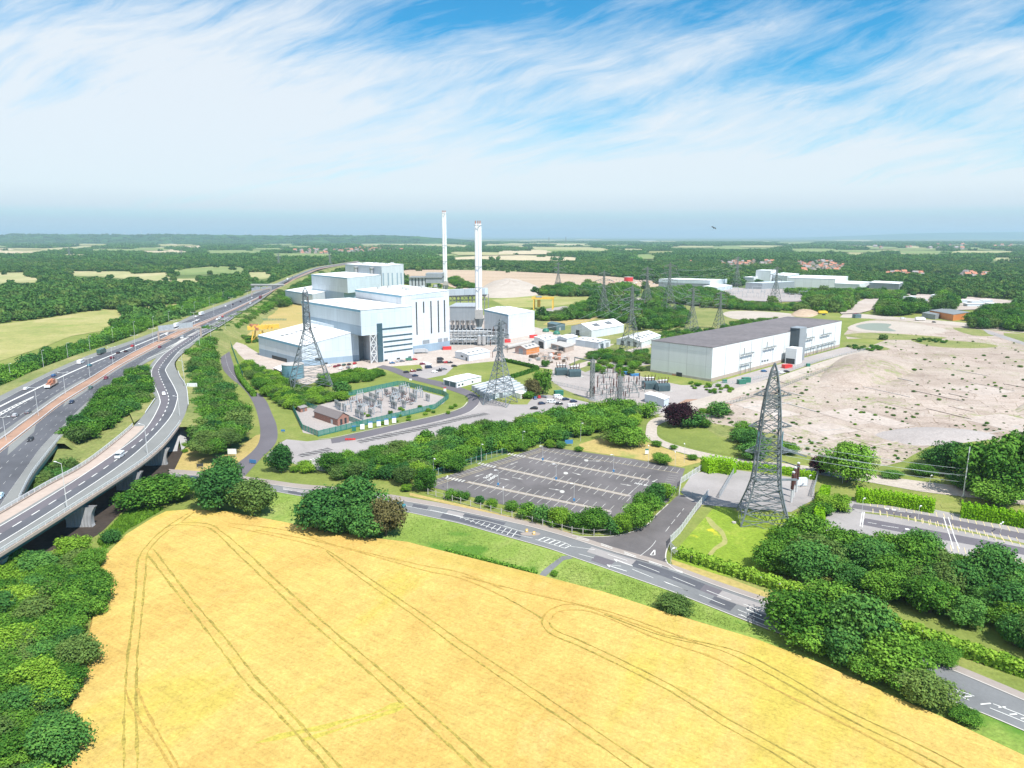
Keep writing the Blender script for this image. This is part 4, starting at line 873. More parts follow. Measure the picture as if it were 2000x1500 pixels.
for k in range(95):
 u, v = rf.uniform(-50, 2050), 466.8 + 30 * rf.random() ** 1.7; w = rf.uniform(14, 62) * (1 + (v - 466) / 22); hgt = (v - 462) * rf.uniform(.12, .26)
 if 560 < u < 800 and v > 480: continue
 sk = rf.uniform(-.3, .3) * w; patch('field', [(u, v), (u + w * .5, v - rf.uniform(-.2, .3)), (u + w, v + hgt * .2), (u + w + sk, v + hgt), (u + w * .5 + sk, v + hgt * 1.1), (u + sk, v + hgt)], 2.4 + k * .02, M[rf.choice(['fieldgreen', 'fieldpale', 'fieldgreen', 'pasture', 'fieldtan'] if u < 1200 else ['fieldgreen', 'fieldgreen', 'fieldpale', 'rough'])])
# low ridges on the skyline
def ridge(u0, u1, D, depth, hs, mat, seed):
 rng = random.Random(seed); n = 60; mb = MB(); rows = []
 for i in range(n + 1):
  f = i / n; u = u0 + (u1 - u0) * f; x = (u - 1000) / FPX * D * 1.0
  k = f * (len(hs) - 1); a = int(min(k, len(hs) - 2)); h = hs[a] + (hs[a + 1] - hs[a]) * (k - a) + rng.uniform(-.03, .03) * max(hs)
  rows.append([(x, D, 0), (x, D + depth * .4, h * .8), (x, D + depth * .6, h), (x, D + depth * 2, 0)])
 for A, B in zip(rows, rows[1:]):
  for q in range(3): mb.face([A[q], B[q], B[q + 1], A[q + 1]])
 tag(mb.build('hills', mat, smooth=True), kind='structure')
ridge(-300, 900, 9000, 3000, [60, 105, 122, 118, 112, 118, 105, 96, 104, 92, 40], M['leaffar'], 1)
ridge(1600, 2500, 26000, 6000, [0, 120, 230, 260, 280, 290, 300], M['leaffar'], 2)
# ================================================================== BUILDINGS
BASES = []          # footprints (world xy) kept free of vegetation
def V2(p): return Vector((p[0], p[1], 0))
def outward(a, b, c):
 d = (V2(b) - V2(a)).normalized(); n = Vector((d.y, -d.x, 0))
 return n if n.dot((V2(a) + V2(b)) / 2 - V2(c)) > 0 else -n
def fu(a, b, u, z=0.0):
 lo, hi = -.5, 1.5
 s = 1 if PX((b[0], b[1], z))[0] > PX((a[0], a[1], z))[0] else -1
 for _ in range(40):
  m = (lo + hi) / 2; p = V2(a).lerp(V2(b), m)
  if (PX((p.x, p.y, z))[0] - u) * s < 0: lo = m
  else: hi = m
 return (lo + hi) / 2
def zv(a, b, f, v):      # height of image row v on the wall at fraction f
 p = V2(a).lerp(V2(b), f); k = (v - 750) / FPX
 # same vertical plane through p: distance y
 return CZ - p.y * (sp_ + k * cp) / (cp - k * sp_)
def wallbox(mb, a, b, cen, f0, f1, z0, z1, proud=.12, back=.05):
 n = outward(a, b, cen); A, B = V2(a).lerp(V2(b), f0), V2(a).lerp(V2(b), f1)
 q = [A - n * back, B - n * back, B + n * proud, A + n * proud]
 mb.prism([(p.x, p.y) for p in q], z1, z0, True, True)
def hall(name, label, L, F, Rr, hs, wall, roof='roofw', eave=None, z0=0.0, sink=.0, parapet=.0, cat='building', group=None, back=None, skylights=None, plinth=None):
 """rectangular hall from three ground corners (left, front, right) and heights (left, front, right[, back])"""
 L, F, Rr = V2(L), V2(F), V2(Rr); B = back or (L + Rr - F)
 if isinstance(hs, (int, float)): hs = [hs] * 4
 if len(hs) == 3: hs = list(hs) + [hs[0] + hs[2] - hs[1]]
 cen = (L + F + Rr + B) / 4; t = empty(name, Vector((cen.x, cen.y, 0)), label, cat, group)
 base = [(L.x, L.y), (F.x, F.y), (Rr.x, Rr.y), (B.x, B.y)]; BASES.append(base)
 mb = MB(); mb.prism(base, [h - .02 for h in hs], z0, roof=False, bottom=z0 > 0); mb.build('wall', M[wall], t)
 mb = MB(); ov = .35; q = [V2(p) + (V2(p) - cen).normalized() * ov for p in base]
 if outward(L, F, cen).dot(Vector((0, 0, 0)) - cen) > -1e9:
  mb.prism([(p.x, p.y) for p in q], [h + .30 for h in hs], 0, roof=True)
  # keep only a thin slab: lift side quads
  n = len(q); mb.v = mb.v[:]
  for i, v in enumerate(mb.v):
   if v[2] == 0:
    j = min(range(4), key=lambda k: (q[k].x - v[0]) ** 2 + (q[k].y - v[1]) ** 2); mb.v[i] = (v[0], v[1], hs[j] - .03)
 mb.build('roof', M[roof], t)
 mb = MB()
 if eave:
  for (a, b, h0, h1) in ((L, F, hs[0], hs[1]),):
   n = outward(a, b, cen); A, Bq = a + n * .15, b + n * .15
   mb.face([(a.x + n.x * .4, a.y + n.y * .4, h0 - 1.3), (b.x + n.x * .4, b.y + n.y * .4, h1 - 1.3), (b.x + n.x * .4, b.y + n.y * .4, h1 - .04), (a.x + n.x * .4, a.y + n.y * .4, h0 - .04)])
   mb.face([(a.x, a.y, h0 - 1.3), (b.x, b.y, h1 - 1.3), (b.x + n.x * .4, b.y + n.y * .4, h1 - 1.3), (a.x + n.x * .4, a.y + n.y * .4, h0 - 1.3)])
  mb.build('eave_trim', M[eave], t)
 if plinth:
  mt, hz = plinth; mb = MB()
  wallbox(mb, L, F, cen, 0, 1, z0, hz, .1); wallbox(mb, F, Rr, cen, 0, 1, z0, hz, .1); mb.build('plinth', M[mt], t)
 if skylights:
  for (f0, f1, g0, g1) in skylights:      # f along L->F, g along F->R
   def rp(f, g): p = L.lerp(F, f) + (Rr - F) * g; h = hs[0] + (hs[1] - hs[0]) * f + (hs[2] - hs[1]) * g; return Vector((p.x, p.y, h + .34))
   mb = MB(); c = [rp(f0, g0), rp(f1, g0), rp(f1, g1), rp(f0, g1)]; mb.face(ccw(c)); 
   for a, b in zip(c, c[1:] + c[:1]): mb.face([a, b, b - Vector((0, 0, .3)), a - Vector((0, 0, .3))])
   mb.build('rooflight', M['rooflight'], t)
 t['_c'] = 0; del t['_c']
 return t, cen
def opening(t, cen, a, b, u0, u1, v0, v1, name='window', mat='glass', proud=.14):
 f0, f1 = fu(a, b, u0), fu(a, b, u1); f = (f0 + f1) / 2; z1, z0 = zv(a, b, f, v0), zv(a, b, f, v1)
 mb = MB(); wallbox(mb, a, b, cen, f0, f1, max(z0, .05), z1, proud); return mb.build(name, M[mat], t)
# ---- front unit
def front_unit():
 L, F, Rr = P(507, 694), P(591, 716), P(702, 705); hs = [ht(694, 655), ht(716, 676), ht(705, 646)]
 t, c = hall('fuel_hall', 'low pale blue hall with white mono-pitch roof behind the round blue tank', L, F, Rr, hs, 'clad', eave='eave',
    skylights=[(.25 + .0 * i, .33, .36 + .085 * i, .40 + .085 * i) for i in range(0)] + [(.30, .37, .16 + i * .085, .215 + i * .085) for i in range(8)])
 mb = MB(); wallbox(mb, L, F, c, 0, 1, 0, 5.5, .12); wallbox(mb, F, Rr, c, 0, 1, 0, 4.5, .12); mb.build('plinth', M['cladb'], t)
 for (a, b, u0, u1, v0, v1) in ((L, F, 532, 561, 697, 710), (F, Rr, 616, 628, 699, 703.5), (F, Rr, 633, 640, 708, 712)): opening(t, c, a, b, u0, u1, v0, v1, 'door' if v1 > 705 else 'window', 'dark', .2)
 B = V2(L) + V2(Rr) - V2(F); mb = MB(); hb = hs[0] + hs[2] - hs[1]
 d = (V2(F) - V2(Rr)).normalized(); n = outward(Rr, B, c)
 q = [V2(Rr) - n * 4, V2(Rr), V2(B), V2(B) - n * 4]; mb.prism([(p.x, p.y) for p in q], [hs[2] + 1.6, hs[2] + 1.6, hb + 1.6, hb + 1.6], 6); mb.build('roof_upstand', M['clad'], t)
 # tall middle hall with overhang
 h = ht(712, 606); L, F, Rr = P(589, 588, h), P(704, 606, h), P(804, 598, h); zb = ht(712, 656)
 t, c = hall('bunker_hall', 'tall pale blue hall with overhanging body, glazed stair strip and white banded offices', L, F, Rr, h, 'clad', eave='eave', z0=zb,
    skylights=[(.33, .385, .12 + i * .085, .18 + i * .085) for i in range(8)])
 mb = MB(); wallbox(mb, L, F, c, 0, 1, zb - .01, zb + 7, .14); mb.build('lower_cladding', M['cladb'], t)
 LL, FF, RR = V2(L), V2(F), V2(Rr); B = LL + RR - FF; f1 = fu(F, Rr, 739)
 P1 = FF.lerp(RR, f1); P1b = LL.lerp(B, f1)
 mb = MB(); mb.prism([(p.x, p.y) for p in (P1b, P1, RR, B)], zb + .03, 0, False); mb.build('office_wall', M['cladw'], t)
 mb = MB(); q0 = FF.lerp(LL, .22); q1 = P1.lerp(P1b, .22); mb.prism([(p.x, p.y) for p in (LL, q0, q1, P1b)], zb - .03, 0, False); mb.build('recess_wall', M['cladg'], t)
 BASES.append([(p.x, p.y) for p in (LL, FF, RR, B)])
 mb = MB(); wallbox(mb, F, Rr, c, f1 - .005, fu(F, Rr, 748.5), .1, ht(712, 635), .5); mb.build('glass_strip', M['bandglass'], t)
 for v0, v1, ua, ub in ((638.5, 641.5, 749, 806), (653.5, 656.2, 749, 806), (663.5, 666.2, 750, 806), (673, 675.7, 750, 806), (683, 685.5, 751, 806)): opening(t, c, F, Rr, ua, ub, v0, v1, 'window', 'bandglass', .2)
 for ua, ub, v0, v1 in ((751, 757, 702, 711), (775, 781, 699, 709), (797, 803, 696, 706)): opening(t, c, F, Rr, ua, ub, v0, v1, 'door', 'dark', .2)
 mb = MB(); n = outward(F, Rr, c); a, b = FF.lerp(RR, .16), FF.lerp(RR, f1 - .02)
 for i in range(3):
  z0, z1 = zb * i / 3, zb * (i + 1) / 3; A, Bq = Vector((a.x, a.y, z0)), Vector((b.x, b.y, z0)); C, Dq = Vector((a.x, a.y, z1)), Vector((b.x, b.y, z1))
  for s, e in ((A, Dq), (Bq, C), (C, Dq), (A, C), (Bq, Dq)): mb.bar(s, e, .55)
 mb.build('cross_bracing', M['rail'], t)
 # boiler house
 h = ht(680, 567); hl = h - 1.5; L, F, Rr = P(694, 566, hl), P(784, 578, hl), P(876.5, 567, h)
 t, c = hall('boiler_house', 'tallest front white block with five dark slit windows beside the near chimney', L, F, Rr, [hl, hl, h, h], 'cladw', eave='eave')
 mb = MB(); wallbox(mb, F, Rr, c, 0, 1, 0, 6.2, .15); mb.build('plinth', M['cladb'], t)
 for u, v0, v1 in ((815.5, 590, 654), (829.5, 589, 611), (843.5, 588, 651), (857.5, 587, 649), (869.5, 586, 648)): opening(t, c, F, Rr, u - 1.1, u + 1.1, v0, v1, 'slit_window', 'dark', .18)
 for u0, u1, v0, v1 in ((807, 868, 573.5, 581.5), (826, 839, 664, 671), (856, 864, 661, 667.5), (867, 875, 660, 666.5)): opening(t, c, F, Rr, u0, u1, v0, v1, 'louvre', 'cladg' if v0 > 600 else 'clad', .18)
 for (u, v) in ((789, 565), (796, 568), (760, 563), (740, 566), (826, 563), (850, 561)):
  mb = MB(); p = P(u, v, h); mb.box((p.x, p.y, h + 1.2), (3, 2.4, 2), .5); mb.build('roof_vent', M['silver'], t)
front_unit()
def rear_unit():
 h = ht(592, 567); L, F, Rr = P(557, 567, h), P(610, 575, h), P(671, 563, h)
 t, c = hall('rear_fuel_hall', 'low pale hall with white roof nearest the motorway, behind the taller front halls', L, F, Rr, h, 'clad', eave='eave'); mb = MB(); wallbox(mb, L, F, c, 0, .6, .5, 2.4, .15); mb.build('window', M['glass'], t)
 h = ht(712, 606); L, F, Rr = P(608, 536, h), P(678, 543, h), P(744, 537, h); zb = 20
 t, c = hall('rear_bunker_hall', 'tall white-roofed hall with overhanging body, second row behind the low rear hall', L, F, Rr, h, 'clad', eave='eave', z0=zb, skylights=[(.35, .45, .1 + i * .08, .15 + i * .08) for i in range(6)])
 LL, FF, RR = V2(L), V2(F), V2(Rr); B = LL + RR - FF; mb = MB(); q = [LL, FF.lerp(LL, .1), FF.lerp(RR, .35), RR, B]; mb.prism([(p.x, p.y) for p in q], zb + .03, 0, False); mb.build('lower_wall', M['cladb'], t)
 h = ht(680, 567); L, F, Rr = P(674, 516, h), P(745, 520, h), P(788, 516, h)
 t, c = hall('rear_boiler_house', 'tallest rear white block with five blue slit windows below the roof', L, F, Rr, h, 'cladw')
 for u in (750, 759.5, 767.5, 777, 784.5): opening(t, c, F, Rr, u - 1, u + 1, 533, 557, 'slit_window', 'cladb', .25)
 mb = MB(); 
 for f in (.35, .78):
  p = V2(L).lerp(V2(F), f) + outward(L, F, c) * 3; mb.lathe((p.x, p.y, h - 14), [(2.2, 0), (2.2, 8), (3.4, 10), (3.4, 11.5), (0, 12)], 12)
 mb.build('vent_stack', M['silver'], t)
 p0, p1 = V2(L).lerp(V2(F), .30) + outward(L, F, c) * 2.5, V2(L).lerp(V2(F), .93) + outward(L, F, c) * 2.5; mb = MB(); mb.bar((p0.x, p0.y, h - 15), (p1.x, p1.y, h - 15), 5); mb.build('vent_duct', M['steel'], t)
 for i in range(7): mb = MB(); p = P(700 + i * 11, 515 + (i % 3), h); mb.box((p.x, p.y, h + 1), (5, 4, 2.4), .5); mb.build('roof_vent', M['silver'], t)
 # air cooled condenser
 D = 960; a, b = atD(800, 558, D), atD(865, 558, D); zt = atD(830, 541, D).z
 t = empty('air_cooler', V2((a + b) / 2), 'grey steel cooler block with dark gaps left of the far chimney', 'machine')
 mb = MB(); cx = (a.x + b.x) / 2; wd = b.x - a.x; mb.box((cx + wd * .25, D + 8, (zt + 22) / 2 + 6), (wd * .5, 26, zt - 24)); mb.build('housing', M['cladg'], t)
 for k in range(5): mb = MB(); mb.box((a.x + wd * (.04 + k * .1), D + 8, zt - 9), (wd * .07, 24, 16)); mb.build('fan_bay', M['steel'], t)
 mb = MB(); mb.box((cx, D + 8, zt - .5), (wd, 28, 1.2)); mb.build('top_deck', M['steeldark'], t)
 mb = MB()
 for k in range(7):
  for yy in (-4, 20): mb.box((a.x + wd * k / 6, D + yy, 12), (1, 1, 24))
 mb.build('legs', M['steel'], t); BASES.append([(a.x, D - 8), (b.x, D - 8), (b.x, D + 24), (a.x, D + 24)])
rear_unit()
def chimney(label, u, vt, D, w, ub, vdrum=None, foot=None):
 p = atD(u, 600, D); x = p.x; top = atD(u, vt, D).z; k = D / FPX
 t = empty('chimney', (x, D, 0), label, 'chimney', 'tall twin-flue chimneys of the plant'); zb = atD(u, vdrum[1], D).z if vdrum else 0
 r = w * .27
 for dx, rr, nm in ((-w * .27, r * .82, 'flue'), (w * .20, r * 1.12, 'flue')):
  mb = MB(); mb.lathe((x + dx, D, 0), [(rr, zb), (rr, top), (0, top)], 18)
  mb.build(nm, M['roofw'], t, smooth=False)
 mb = MB(); mb.box((x - w * .03, D + .2, (zb + top) / 2), (w * .16, w * .2, top - zb)); mb.build('ladder_rack', M['steeldark'], t)
 for f in (.33, .55, .98):
  z = zb + (top - zb) * f; mb = MB(); mb.lathe((x, D, z), [(w * .46, 0), (w * .52, 0), (w * .52, .6), (w * .46, .6), (w * .46, 0)], 20); mb.build('platform', M['steel'], t)
 mb = MB()
 for dx in (-.35, 0, .3): mb.lathe((x + dx * w, D, top), [(.5, 0), (.5, 2.6), (0, 2.6)], 8)
 mb.build('flue_tip', M['tile'], t)
 mb = MB(); v0, v1 = vdrum; z0, z1 = zb, atD(u, v0, D).z; s = w * .58
 mb.box((x + w * .05, D, (z0 + z1) / 2), (s * 2, s * 2, z1 - z0)); mb.build('base_housing', M['conc'], t)
 mb = MB(); mb.lathe((x + w * .05, D, 0), [(s * .6, z0 - 8), (s * 1.3, z0)], 8); mb.build('hopper', M['steeldark'], t)
 mb = MB(); mb.box((x + w * .05, D, (z0 - 8) / 2), (s * 1.5, s * 1.5, z0 - 8)); mb.build('plinth', M['clad'], t)
 BASES.append([(x - s, D - s), (x + s, D - s), (x + s, D + s), (x - s, D + s)])
 return t
chimney('white twin-flue chimney, the taller and farther of the two, with ring halfway', 870.5, 415, 1000, 6.0, 872, (549, 557))
chimney('white twin-flue chimney, the nearer of the two, on a square drum above the pipework', 935, 437, 640, 6.1, 935, (604, 622))
def process_area():
 # grey bag filter building on hoppers
 D = 690; a = atD(879, 630, D); b = atD(928, 628, D); z0, z1 = atD(900, 626, D).z, atD(900, 600, D).z
 t = empty('filter_house', ((a.x + b.x) / 2, D, 0), 'grey filter building raised on cone hoppers between white block and near chimney', 'building')
 mb = MB(); cx, wd = (a.x + b.x) / 2, b.x - a.x; mb.prism([(a.x, D), (b.x, D), (b.x + 4, D + 34), (a.x + 4, D + 34)], z1, z0, True, True); mb.build('housing', M['cladg'], t)
 mb = MB(); mb.prism([(a.x - .5, D - .5), (b.x + .5, D - .5), (b.x + 4.5, D + 35), (a.x + 3.5, D + 35)], z1 + 1.2, z1 + .05, True, True); mb.build('roof', M['steel'], t)
 for k in range(7):
  x = a.x + wd * (k + .6) / 7.2; mb = MB(); mb.lathe((x, D + 3, 0), [(1.55, z0), (1.4, z0 - 2), (.5, z0 - 6), (.4, z0 - 8)], 10); mb.build('hopper', M['silver'], t)
 mb = MB(); 
 for k in range(6):
  for y in (0, 16, 32): mb.bar((a.x + wd * k / 5 + y * .1, D + y, 0), (a.x + wd * k / 5 + y * .1, D + y, z0), .7)
 mb.build('legs', M['steel'], t); BASES.append([(a.x, D - 40), (b.x + 5, D - 40), (b.x + 5, D + 35), (a.x, D + 35)])
 # pipe racks
 D = 600; a, b = atD(879, 675, D), atD(985, 672, D); t = empty('pipe_rack', ((a.x + b.x) / 2, D, 0), 'open steel pipe rack with grey pipes below the near chimney', 'pipe rack')
 zt = atD(900, 645, D).z
 rng = random.Random(5)
 for k in range(5):
  z = zt * (.18 + k * .19); mb = MB()
  for j in range(3):
   y = D + j * 3 - 2; mb.bar((a.x, y, z + rng.uniform(-.4, .4)), (a.x + (b.x - a.x) * rng.uniform(.55, 1), y, z + rng.uniform(-.4, .4)), rng.choice([.5, .8, 1.1]), n=6)
  mb.build('pipe', M[rng.choice(['silver', 'steel', 'rail'])], t)
 mb = MB()
 for k in range(14):
  x = a.x + (b.x - a.x) * k / 13
  for y in (D - 3, D + 6): mb.bar((x, y, 0), (x, y, zt + 1), .4)
  mb.bar((x, D - 3, zt), (x, D + 6, zt), .35)
  if k % 3 == 0 and k < 12: mb.bar((x, D - 3.1, 0), (x + (b.x - a.x) * 3 / 13, D - 3.1, zt), .25)
 for z in (.35, .62, .95): mb.bar((a.x, D - 3.2, zt * z), (b.x, D - 3.2, zt * z), .35)
 mb.build('frame', M['steel'], t)
 mb = MB()
 for k in range(44):
  x = rng.uniform(a.x, b.x); mb.box((x, D + rng.uniform(2, 16), rng.uniform(1, zt * .6)), (rng.uniform(1, 5), rng.uniform(1, 4), rng.uniform(1, 5)))
 mb.build('machinery', M['steeldark'], t)
 mb = MB(); mb.box(((a.x + b.x) / 2, D + 24, 5), (b.x - a.x, 3, 10)); mb.build('dark_void_backing', M['dark'], t); mb = MB(); mb.box(((a.x + b.x) / 2, D + 10, .08), (b.x - a.x, 28, .1)); mb.build('drip_tray', M['steeldark'], t)  # near-black backing stands in for the shaded void behind the pipes
 BASES.append([(a.x, D - 6), (b.x, D - 6), (b.x, D + 25), (a.x, D + 25)])
 for u, vb, vt, w, m, lab in ((936, 675, 654, 8, 'silver', 'stainless silo, left one of the pair under the near chimney'), (945, 675, 654, 8, 'silver', 'stainless silo, right one of the pair under the near chimney'), (953.5, 672, 657, 6, 'white', 'small white tank right of the two stainless silos')):
  p = P(u, vb); r = w / 2 * p.y / FPX; h = ht(vb, vt); t = empty('silo', p, lab, 'silo'); mb = MB(); mb.lathe((p.x, p.y, 0), [(r, 1.2), (r, h - 1)], 18); mb.build('shell', M[m], t)
  mb = MB(); mb.lathe((p.x, p.y, 0), [(r + .1, h - 1), (r + .1, h - .8), (0, h)], 18); mb.build('top_cone', M['steel'], t)
  mb = MB(); [mb.bar((p.x + r * .8 * math.cos(a), p.y + r * .8 * math.sin(a), 0), (p.x + r * .8 * math.cos(a), p.y + r * .8 * math.sin(a), 1.4), .3) for a in (0, 1.57, 3.14, 4.71)]; mb.build('legs', M['steel'], t)
 # conveyor gallery
 D = 760; a, b = atD(872, 571.5, D), atD(950, 568.5, D - 20); t = empty('conveyor_gallery', (a.x, D, 0), 'pale blue enclosed gallery on truss legs behind the near chimney', 'gallery')
 mb = MB(); mb.bar(a, b, 6.5); mb.build('gallery', M['clad'], t); mb = MB(); mb.bar(a - Vector((0, 0, 4)), b - Vector((0, 0, 4)), 1.6)
 n = 10
 for k in range(n):
  p, q = a.lerp(b, k / n), a.lerp(b, (k + 1) / n); mb.bar(p - Vector((0, 0, 4)), q - Vector((0, 0, 9)), .4); mb.bar(q - Vector((0, 0, 4)), p - Vector((0, 0, 9)), .4)
 mb.bar(a - Vector((0, 0, 9)), b - Vector((0, 0, 9)), .7)
 for k in (0, 3, 6, 10): p = a.lerp(b, k / n); mb.bar((p.x - 2, p.y, 0), (p.x - 2, p.y, p.z - 3), .8); mb.bar((p.x + 2, p.y, 0), (p.x + 2, p.y, p.z - 3), .8)
 mb.build('truss', M['steeldark'], t)
 # turbine hall right of the chimney
 h = ht(662, 615); L, F, Rr = P(946, 605, h), P(993, 615, h), P(1044, 608, h)
 t, c = hall('turbine_hall', 'white and pale blue hall with shallow white gable roof right of the near chimney', L, F, Rr, [h, h, h, h], 'cladw', eave='eave')
 mb = MB(); wallbox(mb, L, F, c, 0, 1, 0, h - 1.4, .1); mb.build('side_cladding', M['clad'], t)
 LL, FF, RR = V2(L), V2(F), V2(Rr); B = LL + RR - FF; m0, m1 = (FF + RR) / 2, (LL + B) / 2; mb = MB(); hh = h + 1.9
 for A0, A1 in ((FF, LL), (RR, B)): mb.face([(A0.x, A0.y, h + .32), (A1.x, A1.y, h + .32), (m1.x, m1.y, hh), (m0.x, m0.y, hh)])
 mb.face([(FF.x, FF.y, h + .3), (RR.x, RR.y, h + .3), (m0.x, m0.y, hh)]); mb.build('gable_roof', M['roofw'], t)
 for f in (.35, .75):
  mb = MB(); p = m0.lerp(m1, f); mb.box((p.x, p.y, hh + .3), (6, 2, .8), .5); mb.build('ridge_vent', M['steel'], t)
process_area()
# ---- big white hall on the right
def big_hall():
 L, F, Rr = P(1270, 726), P(1388.5, 745.5), P(1639.5, 677.5); h = 21.6
 t, c = hall('converter_hall', 'huge long white hall with dark flat roof beside the cleared site', L, F, Rr, [21.3, h, h, 21.3], 'cladbig', 'roofd')
 mb = MB(); wallbox(mb, L, F, c, 0, 1, 0, 1.6, .12); mb.build('plinth', M['conc'], t); mb = MB(); wallbox(mb, F, Rr, c, 0, 1, 0, 2.2, .12); mb.build('base_course', M['beige'], t)
 opening(t, c, L, F, 1321, 1332, 727.5, 739, 'door', 'dark', .25); opening(t, c, L, F, 1313, 1320.5, 731, 737, 'door', 'tile', .2)
 n = outward(F, Rr, c)
 for u in (1414.5, 1442, 1464, 1485, 1507, 1529, 1560, 1583, 1605, 1628):
  f = fu(F, Rr, u); p = V2(F).lerp(V2(Rr), f) + n * .15; mb = MB(); mb.bar((p.x, p.y, 2.2), (p.x, p.y, h - .5), .22); mb.build('downpipe', M['rail'], t)
 for (u0, u1, v) in ((1442, 1466, 690), (1487, 1509, 677.5), (1564, 1584, 660), (1598, 1617, 652)):
  f0, f1 = fu(F, Rr, u0), fu(F, Rr, u1); z = zv(F, Rr, (f0 + f1) / 2, v); a, b = V2(F).lerp(V2(Rr), f0) + n * 1.6, V2(F).lerp(V2(Rr), f1) + n * 1.6; mb = MB()
  mb.bar((a.x, a.y, z), (b.x, b.y, z), .6)
  for k in range(5):
   q = a.lerp(b, k / 4); mb.bar((q.x, q.y, z), (q.x - n.x * 1.6, q.y - n.y * 1.6, z - 1.6), .2); mb.bar((q.x, q.y, z), (q.x - n.x * 1.6, q.y - n.y * 1.6, z), .25)
   if k % 2 == 0: mb.bar((q.x, q.y, z), (q.x, q.y, z - 3.6), .18)
  q = a.lerp(b, .35); mb.bar((q.x - n.x * 1.3, q.y - n.y * 1.3, z), (q.x - n.x * 1.3, q.y - n.y * 1.3, z + 4), .25); mb.build('wall_bracket', M['steeldark'], t)
 for u0, u1, n_, v in ((1443, 1462, 3, 715), (1565, 1592, 5, 688), (1594, 1627, 6, 676)):
  f0, f1 = fu(F, Rr, u0), fu(F, Rr, u1); a, b = V2(F).lerp(V2(Rr), f0) + n * 1.2, V2(F).lerp(V2(Rr), f1) + n * 1.2; mb = MB(); z = 6.4
  mb.bar((a.x, a.y, z), (b.x, b.y, z), .5)
  for k in range(n_): q = a.lerp(b, k / (n_ - 1)); mb.bar((q.x, q.y, 0), (q.x, q.y, z), .3); mb.bar((q.x + n.x, q.y + n.y, z), (q.x - n.x, q.y - n.y, z), .3)
  mb.build('busbar_frame', M['steeldark'], t)
 for k in range(3): opening(t, c, F, Rr, 1486.5 + k * 5, 1489.5 + k * 5, 704 - k, 707 - k, 'window', 'rooflight', .2)
 # dark stair tower and white porch
 f = fu(F, Rr, 1546); p = V2(F).lerp(V2(Rr), f); d = (V2(Rr) - V2(F)).normalized(); q = [p - d * 5.5 - n * .5, p + d * 5.5 - n * .5, p + d * 5.5 + n * 7, p - d * 5.5 + n * 7]
 mb = MB(); mb.prism([(x.x, x.y) for x in q], h + 3.2, 0); mb.build('stair_tower', M['cladg'], t); mb = MB(); cc = sum(q, Vector()) / 4
 wallbox(mb, q[0], q[3], cc, .05, .95, 8, h + 2.6, .15); mb.build('tower_glazing', M['glass'], t)
 p2 = p - d * 13 + n * 3; q = [p2 - d * 5, p2 + d * 5, p2 + d * 5 + n * 8, p2 - d * 5 + n * 8]
 mb = MB(); mb.prism([(x.x, x.y) for x in q], 11.5, 0); mb.build('porch', M['cladbig'], t); mb = MB(); wallbox(mb, q[0], q[3], sum(q, Vector()) / 4, .1, .9, 0, 4, .15); mb.build('porch_door', M['dark'], t)
 # loading canopy with red stack beside the porch
big_hall()
def shed(name, label, L, F, Rr, hL, ridge, wall='cladw', roof='roofw', gable=0, doors=(), lights=0, cat='building', group=None):
 """gabled shed from ground corners; gable=0: gable wall is L-F, gable=1: gable wall is F-R"""
 L, F, Rr = V2(L), V2(F), V2(Rr); B = L + Rr - F; c = (L + Rr) / 2; t = empty(name, c, label, cat, group); base = [(p.x, p.y) for p in (L, F, Rr, B)]; BASES.append(base)
 mb = MB(); mb.prism(base, hL, 0, False)
 if gable == 0: g0, g1, r0, r1, e = (L, F), (B, Rr), (L + F) / 2, (B + Rr) / 2, ((L, B), (F, Rr))
 else: g0, g1, r0, r1, e = (F, Rr), (L, B), (F + Rr) / 2, (L + B) / 2, ((F, L), (Rr, B))
 for (a, b), r in ((g0, r0), (g1, r1)): mb.face([(a.x, a.y, hL), (b.x, b.y, hL), (r.x, r.y, ridge)], [(0, hL), ((b - a).length, hL), ((b - a).length / 2, ridge)])
 mb.build('wall', M[wall], t); mb = MB(); ax = (r1 - r0).normalized() * .4; nl = 0
 for a, b in e:
  o = (a - r0).normalized() * .4; dz = (ridge - hL) * .4 / max((a - r0).length, .1)
  A, Bq, C, Dq = Vector((a.x, a.y, hL - dz + .08)) + o - ax, Vector((b.x, b.y, hL - dz + .08)) + o + ax, Vector((r1.x, r1.y, ridge + .08)) + ax, Vector((r0.x, r0.y, ridge + .08)) - ax
  mb.face([A, Bq, C, Dq]); mb.face([A - Vector((0, 0, .25)), Bq - Vector((0, 0, .25)), Bq, A])
 mb.build('roof', M[roof], t)
 for a, b in e:
  for k in range(lights):
   f0, f1 = (k + .55) / (lights + .6), (k + 1.0) / (lights + .6); z = lambda s: hL + (ridge - hL) * s + .14; mb = MB()
   q = [a.lerp(b, f0).lerp(r0.lerp(r1, f0), .35), a.lerp(b, f1).lerp(r0.lerp(r1, f1), .35), a.lerp(b, f1).lerp(r0.lerp(r1, f1), .75), a.lerp(b, f0).lerp(r0.lerp(r1, f0), .75)]
   mb.face([(q[0].x, q[0].y, z(.35)), (q[1].x, q[1].y, z(.35)), (q[2].x, q[2].y, z(.75)), (q[3].x, q[3].y, z(.75))]); mb.build('rooflight', M['rooflight'], t)
 for (wall_i, f0, f1, z0, z1, mt, nm) in doors:
  a, b = ((L, F), (F, Rr))[wall_i]; mb = MB(); wallbox(mb, a, b, c, f0, f1, z0, z1, .12); mb.build(nm, M[mt], t)
 return t
shed('workshop', 'large white gabled shed with two dark rooflight strips', P(1115.4, 652), P(1155, 661), P(1218, 649.5), ht(661, 645), ht(661, 645) + 4.2, lights=2, doors=[(0, .25, .42, .1, 5, 'dark', 'door')])
